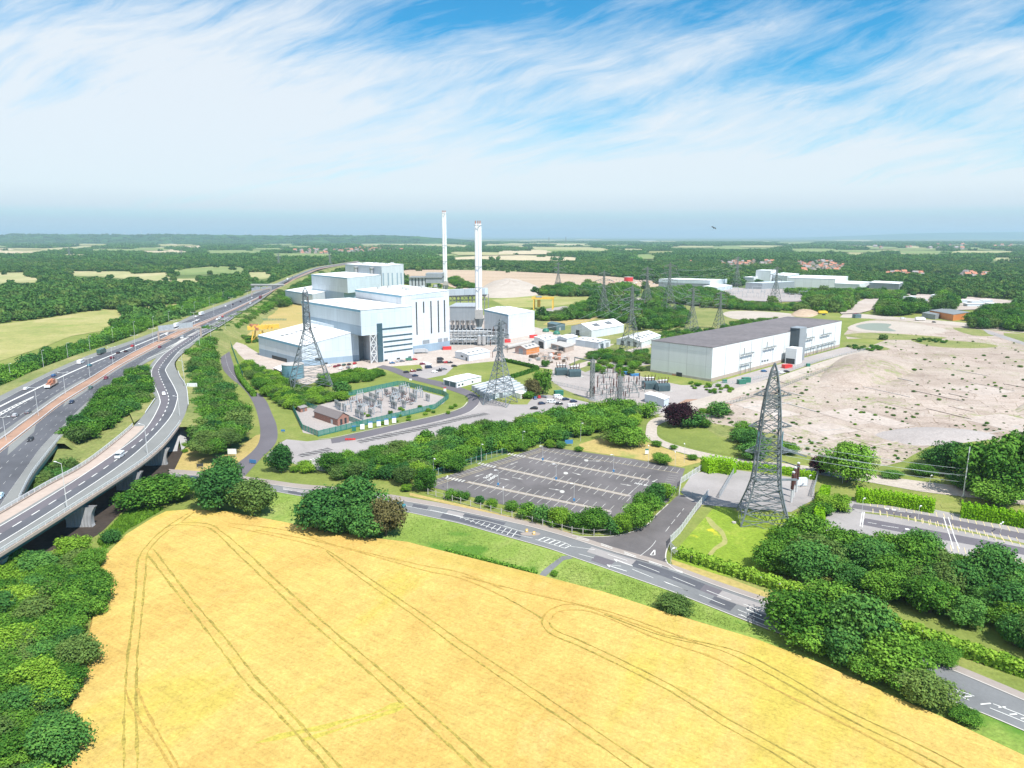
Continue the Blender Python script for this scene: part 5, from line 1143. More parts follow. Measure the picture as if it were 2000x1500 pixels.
shed('workshop', 'white shed with five square rooflights against the big hall', P(1204, 673), P(1253, 679), P(1290, 665), ht(679, 668), ht(679, 668) + 3, lights=5, doors=[(0, .18 + i * .25, .3 + i * .25, .1, 4, 'dark', 'door') for i in range(3)])
shed('workshop', 'long low white building with rooflights behind the storage yard', P(1124, 675), P(1169, 682), P(1192, 677), ht(682, 669), ht(682, 669) + 1, gable=1, lights=4, doors=[(1, .15, .4, .1, 4, 'cladg', 'door'), (1, .6, .85, .1, 4, 'cladg', 'door'), (0, .05, .95, .1, 4.6, 'clad', 'side_cladding')])
shed('workshop', 'small white building with wide grey side bay left of the long low one', P(1083, 672), P(1107, 675), P(1128, 670), ht(675, 661), ht(675, 661) + 1.2, doors=[(0, .1, .95, .1, 4.4, 'cladg', 'door')])
shed('workshop', 'pale grey building with dark roller door beside the orange shed', P(1043, 674), P(1063.4, 682), P(1088, 676), ht(682, 665), ht(682, 665) + .8, lights=2, wall='cladbig', doors=[(0, .45, .9, .1, 5.2, 'dark', 'door')])
shed('store', 'small shed with orange side wall and pink brick gable', P(1006, 690), P(1028, 694), P(1053, 688), ht(694, 681.5), ht(694, 681.5) + 2, wall='brickp', roof='conc', lights=3, doors=[(1, .0, 1, .05, ht(694, 681.5) - .1, 'orange', 'side_cladding'), (0, .35, .7, .1, 4.6, 'cladg', 'door')])
shed('store', 'flat beige block building with open dark bays', P(1076, 681), P(1103.6, 689), P(1121, 684), ht(689, 678.5), ht(689, 678.5) + .3, wall='beige', roof='conc', doors=[(0, .08, .4, .5, 3.5, 'glass', 'window'), (0, .55, .9, .1, 4, 'dark', 'door')])
shed('store', 'low white building with small rooflights by the staff parking', P(889, 699), P(915.7, 706), P(956.6, 698), ht(706, 693), ht(706, 693) + .9, lights=4, gable=0, doors=[(0, .42, .6, 2, 3.2, 'glass', 'window'), (0, .78, .88, .1, 2.6, 'glass', 'door')])
shed('store', 'dark teal shed beside green domes', P(1069, 643), P(1086.7, 646.5), P(1103.6, 644.5), ht(646.5, 634), ht(646.5, 634) + 1.2, wall='trafo', roof='trafo', gable=1, doors=[(1, .3, .5, .1, 3, 'steel', 'door')])
shed('switch_house', 'red brick switch house with brown pitched roof in the green fenced compound', P(614, 816.5), P(660, 832.5), P(681.6, 825.5), ht(832.5, 817.7), ht(832.5, 817.7) + 2.2, wall='brick', roof='slate', gable=1, doors=[(1, .22, .4, .3, 3, 'dark', 'window'), (1, .6, .78, .3, 3, 'dark', 'window'), (0, .72, .8, .05, 2.4, 'rail', 'door')])
shed('brick_hut', 'small flat brick hut in the left corner of the green compound', P(580.4, 802), P(587.5, 806), P(600, 803), ht(806, 797), ht(806, 797) + .15, wall='brick', roof='tilegrey', doors=[(1, .3, .6, .1, 2.2, 'slate', 'door')])
shed('brick_hut', 'brick lean-to with white roof left of the round blue tank', P(535, 730), P(552, 739), P(566, 733), 4, 4.4, wall='brick', roof='roofw')
shed('site_cabin', 'long white cabin with teal doors by the plant gate', P(866, 751.5), P(892, 758), P(940, 746), 3.6, 3.9, wall='white', gable=1, doors=[(0, .1, .45, .1, 3, 'trafo', 'door'), (0, .52, .92, .1, 3, 'trafo', 'door'), (1, .06, .12, 1, 2, 'glass', 'window'), (1, .2, .26, 1, 2, 'glass', 'window'), (1, .6, .66, 1, 2, 'glass', 'window')])
shed('store', 'pale blue-grey container building behind the copper beech', P(1259, 785), P(1296.5, 796), P(1306, 791), ht(796, 780), ht(796, 780) + .5, wall='clad', roof='white')
shed('store', 'small white cabin at the right end of the battery containers', P(1004, 776), P(1017, 779.5), P(1028, 776), 3, 3.2, wall='white', roof='white', doors=[(1, .3, .5, .1, 2.1, 'red', 'door')])
for px, lab in (([(1286, 561), (1386, 565), (1419, 559.5)], 'long grey warehouse with white roof at the foot of the woods'),):
 h = ht(561, 545); L, F, Rr = (P(*q) for q in px); t, c = hall('warehouse', lab, L, F, Rr, [h, ht(565, 548), ht(559.5, 546)], 'cladg'); mb = MB(); wallbox(mb, L, F, c, 0, 1, h * .62, h - .5, .3); wallbox(mb, F, Rr, c, 0, 1, h * .4, h - .5, .3); mb.build('upper_cladding', M['clad'], t)
shed('warehouse', 'small flat-roofed annex right of the long grey warehouse', P(1372, 567), P(1400, 570), P(1430, 565), 7, 7.2, wall='clad')
for nm, lab, L, F, Rr, tops, w, rf in (
 ('factory_tower', 'tall pale factory tower at the left of the distant white works', (1475, 550), (1504, 551), (1515.5, 549), (529, 527, 528), 'cladw', 'roofw'),
 ('factory_hall', 'low pale factory wing left of the factory tower', (1451, 550), (1472, 551), (1486, 549.5), (541, 542, 541), 'cladw', 'roofw'),
 ('factory_hall', 'white factory hall linking the tower to the long white works', (1505, 550), (1537, 553), (1560, 548), (536, 538, 536), 'cladw', 'roofw'),
 ('factory_hall', 'long high white works building with grey lower wall, the largest of the distant works', (1537, 560), (1630, 563.5), (1655, 557), (540, 544, 543), 'cladbig', 'roofw'),
 ('factory_hall', 'white gabled end hall right of the long distant works', (1630, 563.5), (1678, 566), (1699, 560.5), (551.5, 555.5, 552), 'cladbig', 'roofw'),
 ('factory_hall', 'low grey-blue open shed in front of the factory tower', (1455.5, 565), (1488, 566), (1551, 562), (552, 552.5, 551), 'cladg', 'clad'),
 ('factory_hall', 'long low grey-walled shed at the far right end of the works', (1697, 563), (1755, 566), (1763, 562), (551.5, 553.5, 552), 'cladg', 'roofw'),
 ('factory_hall', 'low white shed behind the tree clump on the pale yard', (1817, 584), (1845, 585), (1850, 583), (576, 577, 576), 'clad', 'roofw'),
 ('office_block', 'low dark roofed block with orange wall at the edge of the cleared land', (1815, 618), (1861, 627), (1892, 622), (606, 614, 611), 'orange', 'steeldark'),
 ('office_block', 'flat grey-roofed block left of the orange walled one', (1800, 620), (1826, 624), (1858, 616), (611, 615, 608), 'cladg', 'steeldark')):
 L, F, Rr = P(*L), P(*F), P(*Rr); D = [p.y for p in (L, F, Rr)]
 hs = [CZ - d * (sp_ + ((v - 750) / FPX) * cp) / (cp - ((v - 750) / FPX) * sp_) for d, v in zip(D, tops)]; m = sum(hs) / 3
 hall(nm, lab, L, F, Rr, [m] * 4, w, rf)
i = 0
for (u, v, w) in ((1885, 592, 26), (1905, 594, 24), (1925, 592, 18), (1900, 599, 30), (1770, 584, 30), (1795, 590, 26), (1752, 592, 24), (1935, 598, 16)):
 p = P(u, v); k = p.y / FPX; i += 1
 t = empty('yard_shed', p, 'low pale shed on the distant cream yard', 'shed', 'low pale sheds on the distant cream yard'); mb = MB(); mb.box((p.x, p.y, 2), (w * k, 9, 4)); mb.build('wall', M['clad'], t); mb = MB(); mb.box((p.x, p.y, 4.2), (w * k + 1, 10, .4)); mb.build('roof', M['white'], t)
# blue-green tank
def tank(label, u, vb, w, vt, mat, name='storage_tank', roof='conc', D=None):
 p = P(u, vb); r = w / 2 * p.y / FPX; h = ht(vb, vt); t = empty(name, p, label, 'tank'); mb = MB(); prof = []
 n = max(2, int(h / 1.6))
 for k in range(n): prof += [(r, h * k / n), (r, h * (k + .95) / n), (r + .08, h * (k + .95) / n), (r + .08, h * (k + 1) / n)]
 mb.lathe((p.x, p.y, 0), prof, 40); mb.build('shell', M[mat], t); mb = MB(); mb.lathe((p.x, p.y, 0), [(r + .15, h), (r + .15, h + .25), (0, h + .9)], 40); mb.build('roof', M[roof], t)
 mb = MB(); mb.bar((p.x + r + .3, p.y - .5, 0), (p.x + r + .3, p.y - .5, h), .35); mb.build('ladder', M['steel'], t); BASES.append([(p.x - r, p.y - r), (p.x + r, p.y - r), (p.x + r, p.y + r), (p.x - r, p.y + r)])
tank('round blue-green steel water tank behind the left pylon', 573, 738, 42.5, 711, 'bluegreen'); tank('red cylindrical tank in the distant car yard', 1227.5, 550, 17, 541, 'red'); 
for u, v in ((1066, 648), (1087, 653)):
 p = P(u, v); t = MB(); t.lathe((p.x, p.y, 0), [(3.2, 0), (3.3, 1.2), (2.6, 2.6), (1.2, 3.4), (0, 3.6)], 16); tag(t.build('green_dome', M['greendk'], smooth=True), 'green dome tank %s the dark teal shed' % ('left of' if u < 1080 else 'in front of'), 'tank')
# containers (battery store)
cont = None; pos = []
c0, c1, c2 = P(921, 760), P(950, 781), P(1000, 742)
base = empty('battery_container', c0, 'ribbed white container in the battery store under the middle pylon', 'container', 'white battery containers in rows')
ax = (P(985, 745) - P(936, 760)); ax.z = 0; az = math.atan2(ax.y, ax.x); mb = MB(); mb.box((0, 0, 1.6), (12, 2.6, 3.0)); mb.build('body', M['clad'], base, local=True)
mb = MB(); mb.box((0, 0, 3.2), (12.1, 2.7, .12)); [mb.box((-5.5 + k, 0, 3.3), (.15, 2.6, .12)) for k in range(12)]; mb.build('roof', M['rail'], base, local=True)
mb = MB(); mb.box((-6.05, 0, 1.7), (.12, 2.2, 2.5)); mb.build('louvre', M['cladg'], base, local=True)
mb = MB(); mb.box((0, 0, .1), (12, 2.4, .2)); mb.build('plinth', M['conc'], base, local=True)
base.rotation_euler = (0, 0, az); first = True
for r_ in range(3):
 for k in range(6):
  f, g = (k + .5) / 6, (r_ + .45) / 3; a = P(922, 762).lerp(P(955, 783), f); b = P(994, 742).lerp(P(1032, 768), f); p = a.lerp(b, g)
  if r_ == 2 and k > 3 and False: continue
  if first: base.location = p; first = False
  else: copy_tree(base, p, az)
BASES.append([(P(918, 762).x, P(918, 762).y), (P(955, 785).x, P(955, 785).y), (P(1035, 770).x, P(1035, 770).y), (P(990, 740).x, P(990, 740).y)])
# overbridge and gantries on the motorway
def overbridge():
 a, b = P(490, 557.5, 15.5), P(555, 557.5, 15.5); t = empty('road_bridge', V2((a + b) / 2), 'plain grey road bridge crossing above the distant motorway', 'bridge'); mb = MB(); mb.bar(a, b, 2.2); mb.build('deck', M['conc'], t)
 mb = MB(); up = Vector((0, 2.2, 1.9)); mb.bar(a + up, b + up, .5); mb.bar(a + Vector((0, -2.2, 1.9)), b + Vector((0, -2.2, 1.9)), .5); mb.build('parapet', M['rail'], t)
 for u in (500, 529): p = P(u, 557.5, 15.5); mb = MB(); mb.box((p.x, p.y, 7), (3.5, 5, 14)); mb.build('pier', M['concd'], t)
overbridge()
def gantry(label, a, b, vt, boards):
 A, B = P(*a, ZM), P(*b, ZM); zt = CZ - A.y * (sp_ + ((vt - 750) / FPX) * cp) / (cp - ((vt - 750) / FPX) * sp_); t = empty('sign_gantry', Vector((A.x, A.y, 0)), label, 'sign gantry')
 At, Bt = Vector((A.x, A.y, zt)), Vector((B.x, B.y, zt)); mb = MB(); mb.bar(Vector((A.x, A.y, 0)), At, 1.1); mb.build('leg', M['beige'], t); mb = MB(); mb.bar(Vector((B.x, B.y, 0)), Bt, 1.1); mb.build('leg', M['beige'], t)
 mb = MB(); mb.bar(At, Bt, 1.3); mb.build('beam', M['beige'], t); d = (Bt - At); up = Vector((0, 0, 1)); bk = Vector((-d.y, d.x, 0)).normalized() * 1.2
 for f0, f1, hh in boards:
  mb = MB(); p, q = At + d * f0 + bk, At + d * f1 + bk; c = (p + q) / 2; mb.box((c.x, c.y, zt + hh / 2 + .6), ((q - p).length, .3, hh), math.atan2(d.y, d.x)); mb.build('sign_board', M['steel'], t)
gantry('wide beige sign gantry over both sets of lanes where the slip road begins', (311, 668), (393, 657), 649, ((.03, .38, 4.2), (.50, .84, 4.2)))
gantry('distant sign gantry just this side of the road bridge', (492, 577), (528, 571), 569, ((.05, .5, 4), (.55, .8, 3)))
t = empty('road_sign', P(377, 772, 6), 'large road sign seen from behind, between tree belt and slip road', 'sign'); mb = MB(); p = P(377, 772, 4); [mb.bar((p.x + s, p.y, 0), (p.x + s, p.y, 10.5), .25) for s in (-1.8, 1.8)]; mb.build('post_pair', M['steel'], t); mb = MB(); mb.box((p.x, p.y, 9.8), (5.6, .15, 2.2)); mb.build('sign_board', M['cladbig'], t)
# ================================================================== PYLONS
def lattice(mb, c, prof, yaw, w, faces=4, xw=None):
 """square lattice mast; prof = [(z, half width)]"""
 xw = xw or w * .55; ca, sa = math.cos(yaw), math.sin(yaw)
 def ring(z, h): return [Vector((c.x + x * ca - y * sa, c.y + x * sa + y * ca, z)) for x, y in ((-h, -h), (h, -h), (h, h), (-h, h))]
 for (z0, h0), (z1, h1) in zip(prof, prof[1:]):
  A, B = ring(z0, h0), ring(z1, h1)
  for k in range(4):
   j = (k + 1) % 4; mb.bar(A[k], B[k], w); mb.bar(A[k], B[j], xw); mb.bar(A[j], B[k], xw); mb.bar(B[k], B[j], xw)
def pylon(label, c, H, b, yaw, arm, mat='steelfar', w=.32, group='lattice pylons', levels=(.64, .78, .92), term=False):
 t = empty('pylon', c, label, 'pylon', group); zs = []; z = 0; f = [0, .14, .26, .36, .45, .53, .60, .66, .72, .78, .84, .90, .95]
 if mat == 'towersteel': f = [0, .12, .20, .27, .34, .40, .46, .51, .56, .60, .64, .68, .72, .76, .80, .84, .88, .92, .95]
 def hw(q): return b * (1 - q / .60) + b * .155 * (q / .60) if q < .60 else b * .155 * (1 - .35 * (q - .6) / .4)
 if term: hw = lambda q: b * (1 - .68 * min(q / .8, 1)) if q < .8 else b * .32 * (1 - .2 * (q - .8) / .2)
 mb = MB(); lattice(mb, c, [(H * q, hw(q)) for q in f], yaw, w); r = hw(.95); ca, sa = math.cos(yaw), math.sin(yaw)
 for x, y in ((-r, -r), (r, -r), (r, r), (-r, r)): mb.bar((c.x + x * ca - y * sa, c.y + x * sa + y * ca, H * .95), (c.x, c.y, H), w * .8)
 # splayed leg bracing
 q0, q1 = f[0], f[1]; 
 for s in range(4):
  a0 = [(-1, -1), (1, -1), (1, 1), (-1, 1)][s]; a1 = [(-1, -1), (1, -1), (1, 1), (-1, 1)][(s + 1) % 4]
  m = ((a0[0] + a1[0]) / 2 * hw(q1), (a0[1] + a1[1]) / 2 * hw(q1))
  for a in (a0, a1): x, y = a[0] * hw(q0 + .06), a[1] * hw(q0 + .06); mb.bar((c.x + x * ca - y * sa, c.y + x * sa + y * ca, H * .06), (c.x + m[0] * ca - m[1] * sa, c.y + m[0] * sa + m[1] * ca, H * q1), w * .5)
 mb.build('tower_body', M[mat], t)
 for i, q in enumerate(levels):
  L = arm * (1.0, 1.25, .85)[i % 3] if not term else arm; z = H * q; h = hw(q)
  for s in (-1, 1):
   mb = MB(); tip = Vector((c.x + s * L * ca, c.y + s * L * sa, z))
   for y in (-h, h):
    for dz in (0, 2.4 if H > 40 else 1.6): mb.bar((c.x + s * h * ca - y * sa, c.y + s * h * sa + y * ca, z + dz), tip, w * .7)
   for k in (.3, .6):
    for y in (-h, h):
     p = Vector((c.x + s * h * ca - y * sa, c.y + s * h * sa + y * ca, z)).lerp(tip, k); q2 = Vector((c.x + s * h * ca - y * sa, c.y + s * h * sa + y * ca, z + 2)).lerp(tip, k); mb.bar(p, q2, w * .5)
   mb.build('crossarm', M[mat], t); mb = MB(); e = tip - Vector((0, 0, 3.2)); mb.bar(tip, e, .28); mb.build('insulator', M['porcelain'], t)
 return t
# near right terminal tower: stands on the four traced feet
NL, NR_, FR_ = P(1433.5, 1022), P(1531, 1030), P(1546, 1010); FL_ = NL + FR_ - NR_; cR = (NL + FR_) / 2; yR = math.atan2((NR_ - NL).y, (NR_ - NL).x)
hb = (NR_ - NL).length / 2
Ht = ht(1010, 706)
def terminal():
 t = empty('pylon', cR, 'tall grey terminal pylon, the nearest one, standing over the fenced transformer pen', 'pylon', 'lattice pylons')
 prof = [(0, hb), (.08, hb * .84), (.16, hb * .68), (.24, hb * .55), (.31, hb * .50), (.39, hb * .465), (.47, hb * .435), (.55, hb * .405), (.63, hb * .37), (.71, hb * .33), (.77, hb * .29), (.81, hb * .27), (.87, hb * .20), (.925, hb * .14), (.95, hb * .11)]
 mb = MB(); lattice(mb, cR, [(Ht * q, h) for q, h in prof], yR, .36, xw=.19); ca, sa = math.cos(yR), math.sin(yR)
 lattice(mb, cR, [(Ht * q, h) for q, h in ((.71, hb * .33), (.73, hb * .317), (.75, hb * .303), (.77, hb * .29), (.79, hb * .28), (.81, hb * .27))], yR, .22, xw=.13)
 for x, y in ((-1, -1), (1, -1), (1, 1), (-1, 1)): r = hb * .11; mb.bar((cR.x + (x * ca - y * sa) * r, cR.y + (x * sa + y * ca) * r, Ht * .95), (cR.x, cR.y, Ht), .4)
 # secondary bracing in the big lower panels
 for (q0, h0), (q1, h1) in zip(prof[:7], prof[1:8]):
  for s in range(4):
   cs = [(-1, -1), (1, -1), (1, 1), (-1, 1)]; a0, a1 = cs[s], cs[(s + 1) % 4]; W3 = lambda a, h, q: Vector((cR.x + (a[0] * ca - a[1] * sa) * h, cR.y + (a[0] * sa + a[1] * ca) * h, Ht * q))
   qm, hm = (q0 + q1) / 2, (h0 + h1) / 2; mid = (W3(a0, hm, qm) + W3(a1, hm, qm)) / 2
   mb.bar(W3(a0, hm, qm), mid, .16); mb.bar(W3(a1, hm, qm), mid, .16); mb.bar(W3(a0, hm, qm), (W3(a0, h0, q0) + W3(a1, h0, q0)) / 2, .14); mb.bar(W3(a1, hm, qm), (W3(a0, h0, q0) + W3(a1, h0, q0)) / 2, .14)
 mb.build('tower_body', M['towersteel'], t)
 for q, dirs in ((.795, (0,)), (.60, (0,)), (.44, (0,))):
  for s in (-1, 1):
   h = hb * (.30 if q > .7 else .42 if q > .5 else .50); z = Ht * q; L = h + 3.6; h *= .5; ang = yR + R(12); dx, dy = math.cos(ang) * s, math.sin(ang) * s; tip = Vector((cR.x + dx * L, cR.y + dy * L, z + .5)); mb = MB()
   nx, ny = -dy, dx
   for y in (-h, h):
    for dz in (0, 2.6): mb.bar((cR.x + dx * h + nx * y, cR.y + dy * h + ny * y, z + dz), tip, .26)
   for k in (.25, .5, .75):
    a = Vector((cR.x + dx * h + nx * h, cR.y + dy * h + ny * h, z)).lerp(tip, k); b = Vector((cR.x + dx * h - nx * h, cR.y + dy * h - ny * h, z)).lerp(tip, k); mb.bar(a, b, .16); mb.bar(a, b + Vector((0, 0, 2.6 * (1 - k))), .14)
   mb.build('crossarm', M['towersteel'], t)
 for s, q in ((-1, .60), (1, .44), (1, .60)):
  p = Vector((cR.x + s * hb * .5, cR.y - 1, Ht * q - 1)); mb = MB(); mb.bar(p, p - Vector((0, 0, 5)), .38, n=6); mb.build('insulator', M['bluegreen'], t)
 # anchor girder reaching to the transformer bushings
 p0, p1 = Vector((cR.x - hb * .6, cR.y - hb * .5, Ht * .29)), atD(1557, 937, cR.y + 2); mb = MB(); mb.bar(p0, p1, .5); mb.bar(p0 + Vector((0, 1.2, 0)), p1 + Vector((0, .6, 0)), .3)
 q0, q1 = Vector((cR.x + 2, cR.y + 4, Ht * .39)), atD(1562, 912, cR.y + 10); mb.bar(q0, q1, .35); q2 = atD(1575, 892, cR.y + 8); mb.bar(Vector((cR.x + 3, cR.y, Ht * .47)), q2, .4); mb.bar(Vector((cR.x + 3, cR.y, Ht * .49)), q2, .25)
 mb.build('anchor_girder', M['towersteel'], t)
 # concrete muffs under the feet
 mb = MB()
 for f in (NL, NR_, FR_, FL_): mb.lathe((f.x, f.y, 0), [(.7, 0), (.7, .5), (.4, .6), (0, .6)], 8)
 mb.build('footing', M['conc'], t)
terminal()
def foot4(n, l, r, vt):
 n, l, r = P(*n), P(*l), P(*r); c = (l + r) / 2; b = ((n - l).length + (n - r).length) / 4; yaw = math.atan2((r - n).y, (r - n).x); return c, b, yaw, CZ - c.y * (sp_ + ((vt - 750) / FPX) * cp) / (cp - ((vt - 750) / FPX) * sp_)
c, b, yaw, H_ = foot4((595, 778), (558, 766), (656, 761), 561); pylon('tall grey pylon standing in the shrubs in front of the round blue tank', c, H_, b, yaw + R(52), 8.5, 'towersteel', .36); pyl_left = (c, H_)
c, b, yaw, H_ = foot4((969, 798), (946, 788), (1008, 789), 621); pylon('dark pylon standing over the white battery containers', c, H_, b, yaw + R(20), 9, 'towersteel', .36); pyl_mid = (c, H_)
pyl_far = []
for (u, vb, vt, lab) in ((1231, 690, 556, 'dark pylon in front of the white shed with five rooflights'), (1350, 652, 560, 'dark pylon rising behind the middle of the big dark roof, left one of the pair'), (1404, 643, 568, 'dark pylon behind the big dark roof, right one of the pair'), (1178, 618, 528, 'pylon in the scrub between the crane yard and the spoil heap'),
      (1090, 566, 512, 'faint pylon on the sandy ground left of the distant red tank'), (1262, 600, 520, 'slim pylon in the scrub right of the spoil heap'), (1305, 612, 512, 'slim tall pylon left of the long grey warehouse'), (1438, 562, 500, 'pylon between the grey warehouse and the white works'),
      (1513, 592, 520, 'pylon inside the distant outdoor substation'), (545, 522, 495, 'small pylon beside the motorway far off, left one'), (645, 519, 496, 'small pylon beside the motorway far off, right one'), (136, 503, 484, 'tiny pylon over the woods far to the left'), (355, 503, 488, 'tiny pylon over the woods right of centre-left fields'),
      (1105, 476, 462, 'tiny pylon on the skyline left of centre-right'), (1072, 477, 463, 'tiny pylon on the skyline, left of the other one')):
 c = P(u, vb); H_ = ht(vb, vt); pylon(lab, c, H_, H_ * .13, R(18), H_ * .17, 'steelfar', .36 if vb > 600 else .45 if vb > 540 else .9); pyl_far.append((c, H_))
# conductors
def wires(label, a, b, sag, w=.09, n=14):
 mb = MB()
 for (p, q) in zip(a, b):
  prev = None
  for k in range(n + 1):
   f = k / n; x = Vector(p).lerp(Vector(q), f); x.z -= sag * 4 * f * (1 - f)
   if prev is not None: mb.bar(prev, x, w, n=3)
   prev = x
 tag(mb.build('power_line', M['steel']), label, 'power line')
e = [Vector((cR.x + 2 + k * .8, cR.y + (-1) ** k * 3, Ht * q)) for k, q in enumerate((.50, .48, .46, .44))]
wires('four overhead conductors running right from the nearest pylon', e, [atD(2250, v, 265 + i * 3) for i, v in enumerate((938, 948, 956, 964))], 3, .09)
def tops(c, H_, arm, yaw): return [Vector((c.x + s * arm * math.cos(yaw), c.y + s * arm * math.sin(yaw), H_ * q - 3)) for s in (-1, 1) for q in (.64, .78, .92)]
chain = [(pyl_mid[0], pyl_mid[1], 9, yaw + R(20)), (pyl_far[0][0], pyl_far[0][1], 8, R(18)), (pyl_far[3][0], pyl_far[3][1], 8, R(18)), (pyl_far[4][0], pyl_far[4][1], 8, R(18))]
for i, (p, q) in enumerate(zip(chain, chain[1:])): wires('six overhead conductors strung between ' + ['the container pylon and the rooflight shed pylon', 'the rooflight shed pylon and the scrub pylon', 'the scrub pylon and the sandy ground pylon'][i], tops(*p), tops(*q), 8, .10 if i == 0 else .14)
for i, (p, q) in enumerate(((1, 6), (2, 5), (6, 7))): wires('conductors running back over the scrub, ' + ['left set', 'middle set', 'set towards the distant works'][i], tops(pyl_far[p][0], pyl_far[p][1], 8, R(18)), tops(pyl_far[q][0], pyl_far[q][1], 8, R(18)), 8, .13)
wires('overhead conductors from the tank pylon towards the pylon over the containers', [Vector((pyl_left[0].x + 6, pyl_left[0].y - 2, pyl_left[1] * q)) for q in (.63, .77, .91)], [Vector((pyl_mid[0].x - 6, pyl_mid[0].y + 2, pyl_mid[1] * q)) for q in (.63, .77, .91)], 7, .05)
# ================================================================== FENCES, MASTS, SIGNS
def fence(name, label, px, h, mat, post=3.0, pale=.28, pw=.10, postmat=None, closed=False, z=0.0, mesh=True, postw=.16, rails=True):
 pts = [P(u, v, z) for u, v in px] + ([P(*px[0], z)] if closed else [])
 L = sum((b - a).length for a, b in zip(pts, pts[1:])); post = max(post, L / 98)
 t = empty(name, pts[0], label, 'fence'); pm = None; up = Vector((0, 0, 1)); mb = MB()
 for a, b in zip(pts, pts[1:]):
  l = (b - a).length; d = (b - a).normalized(); n = max(1, round(l / post))
  for k in range(n):
   p = a + d * l * k / n
   if pm is None:
    q = MB(); q.box((0, 0, h / 2 + .05), (postw, postw, h + .1)); o = q.build('post', M[postmat or mat], t, local=True); pm = o.data
   else: o = bpy.data.objects.new('post', pm); COL.objects.link(o); o.parent = t
   o.location = p - t.location
  if mesh:
   n = int(l / pale)
   for k in range(n):
    p = a + d * (k + .5) * l / n; s = d * pw / 2; mb.face([p - s + up * .1, p + s + up * .1, p + s + up * h, p - s + up * h])
  if rails:
   for zz in (.35, h - .35): mb.bar(a + up * zz, b + up * zz, .08)
 if mb.f: mb.build('pales', M[mat], t)
 return t
fence('palisade_fence', 'dark green palisade fence round the switchyard with the brick switch house', [(569, 794), (591, 840), (622, 853), (708, 832), (850, 799), (876, 779), (866, 772), (790, 753), (776, 753), (680, 774)], 2.9, 'green', closed=True, pw=.23, postw=.26)
fence('palisade_fence', 'green inner fence between the brick switch house and the switchgear', [(600, 795), (655, 812), (708, 832)], 2.6, 'green', pw=.22)
fence('mesh_fence', 'tall mesh fence between the shrub belt and the empty car park', [(845, 932), (900, 914), (950, 899), (1010, 880), (1045, 870), (1110, 857), (1180, 838), (1200, 832)], 3.0, 'green', pale=.5, pw=.05, postmat='steel')
fence('post_fence', 'concrete post and wire fence between the empty car park and the main road', [(836, 966), (900, 984), (1000, 1011), (1060, 1027), (1117, 1042), (1160, 1047), (1192, 1045), (1225, 1039), (1262, 1025)], 2.2, 'conc', post=4, mesh=False, postw=.22, rails=True)
fence('post_fence', 'concrete post fence in front of the hedge along the right of the main road', [(1322, 1090), (1350, 1098), (1450, 1130), (1600, 1182), (1800, 1250), (1900, 1284), (2000, 1318), (2150, 1372)], 2.2, 'conc', post=5, mesh=False, postw=.24)
fence('palisade_fence', 'pale steel palisade fence beside the side road and bright meadow', [(1320, 1086), (1310, 1075), (1309, 1062), (1328, 1043), (1360, 998), (1384, 968)], 2.6, 'rail', pw=.16, pale=.24)
fence('palisade_fence', 'pale palisade fence from the car park corner up towards the bright hedge', [(1326, 970), (1330, 945), (1345, 935), (1372, 918)], 2.6, 'rail', pw=.14)
fence('palisade_fence', 'grey fence round the transformer pen under the nearest pylon', [(1405, 974), (1424, 942), (1440, 914), (1500, 919), (1597, 933), (1585, 972)], 2.6, 'steel', pw=.14)
fence('steel_gate', 'low steel gates across the side road by the pen', [(1332, 964), (1352, 972), (1376, 978)], 2.0, 'steel', post=5, pw=.07)
fence('mesh_fence', 'thin grey fence along the concrete site road beside the cleared site', [(1415, 793), (1472, 776), (1525, 758), (1575, 738), (1650, 711), (1700, 697)], 2.0, 'steeldark', pw=.07, pale=.4)
fence('mesh_fence', 'grey fence around the yard of the huge white hall', [(1392, 751), (1440, 750), (1520, 731), (1600, 706), (1692, 684)], 2.2, 'steel', pw=.07, pale=.4)
fence('mesh_fence', 'grey mesh fence in front of the dark high voltage switchgear', [(1070, 748), (1150, 766), (1188, 776), (1150, 785), (1190, 795), (1260, 800), (1310, 808)], 2.2, 'steel', pw=.07, pale=.4)
fence('palisade_fence', 'green fence edging the narrow access road bend by the plant', [(458, 628), (450, 650), (449, 668), (462, 705), (475, 735)], 2.4, 'green', pw=.12)
fence('mesh_fence', 'green fence running from the road bend along the dry grass', [(458, 628), (500, 626), (560, 626)], 2.2, 'green', pw=.1)
def lamp(name, label, u, vb, vt, z=0.0, arms=1, ang=0.0, group=None, arm=1.8, mat='rail', w=.24, box=None):
 p = P(u, vb, z); D = p.y; k = (vt - 750) / FPX; H = CZ - D * (sp_ + k * cp) / (cp - k * sp_) - z
 t = empty(name, p, label, 'street lamp', group); mb = MB(); mb.bar(p, p + Vector((0, 0, H)), w, w * .55, n=6); mb.build('pole', M[mat], t)
 for s in ([1] if arms == 1 else [1, -1]):
  d = Vector((math.cos(ang) * s, math.sin(ang) * s, .12)); e = p + Vector((0, 0, H)) + d * arm; mb = MB(); mb.bar(p + Vector((0, 0, H - .1)), e, .12); mb.build('arm', M[mat], t)
  mb = MB(); mb.box((e.x + d.x * .3, e.y + d.y * .3, e.z), (.9, .35, .18), ang); mb.build('lamp_head', M['white'], t)
 if box: mb = MB(); mb.box((p.x, p.y - .3, 1.4), (.7, .2, .9)); mb.build('notice_box', M['blue'], t)
 return t
wh_ = [(12, 860, 815), (75, 812, 757), (128, 769, 728), (176, 738, 700), (221, 712, 678), (265, 686, 655), (300, 671, 642), (342, 652, 626), (380, 634, 610), (418, 616, 594), (452, 601, 581), (484, 587, 568)]
for i, (u, vb, vt) in enumerate(wh_): lamp('street_lamp', 'tall grey double lamp in the central reserve, %s from the near end' % ORD[i], u, vb, vt, ZM, 2, R(20), 'lamps down the central reserve')
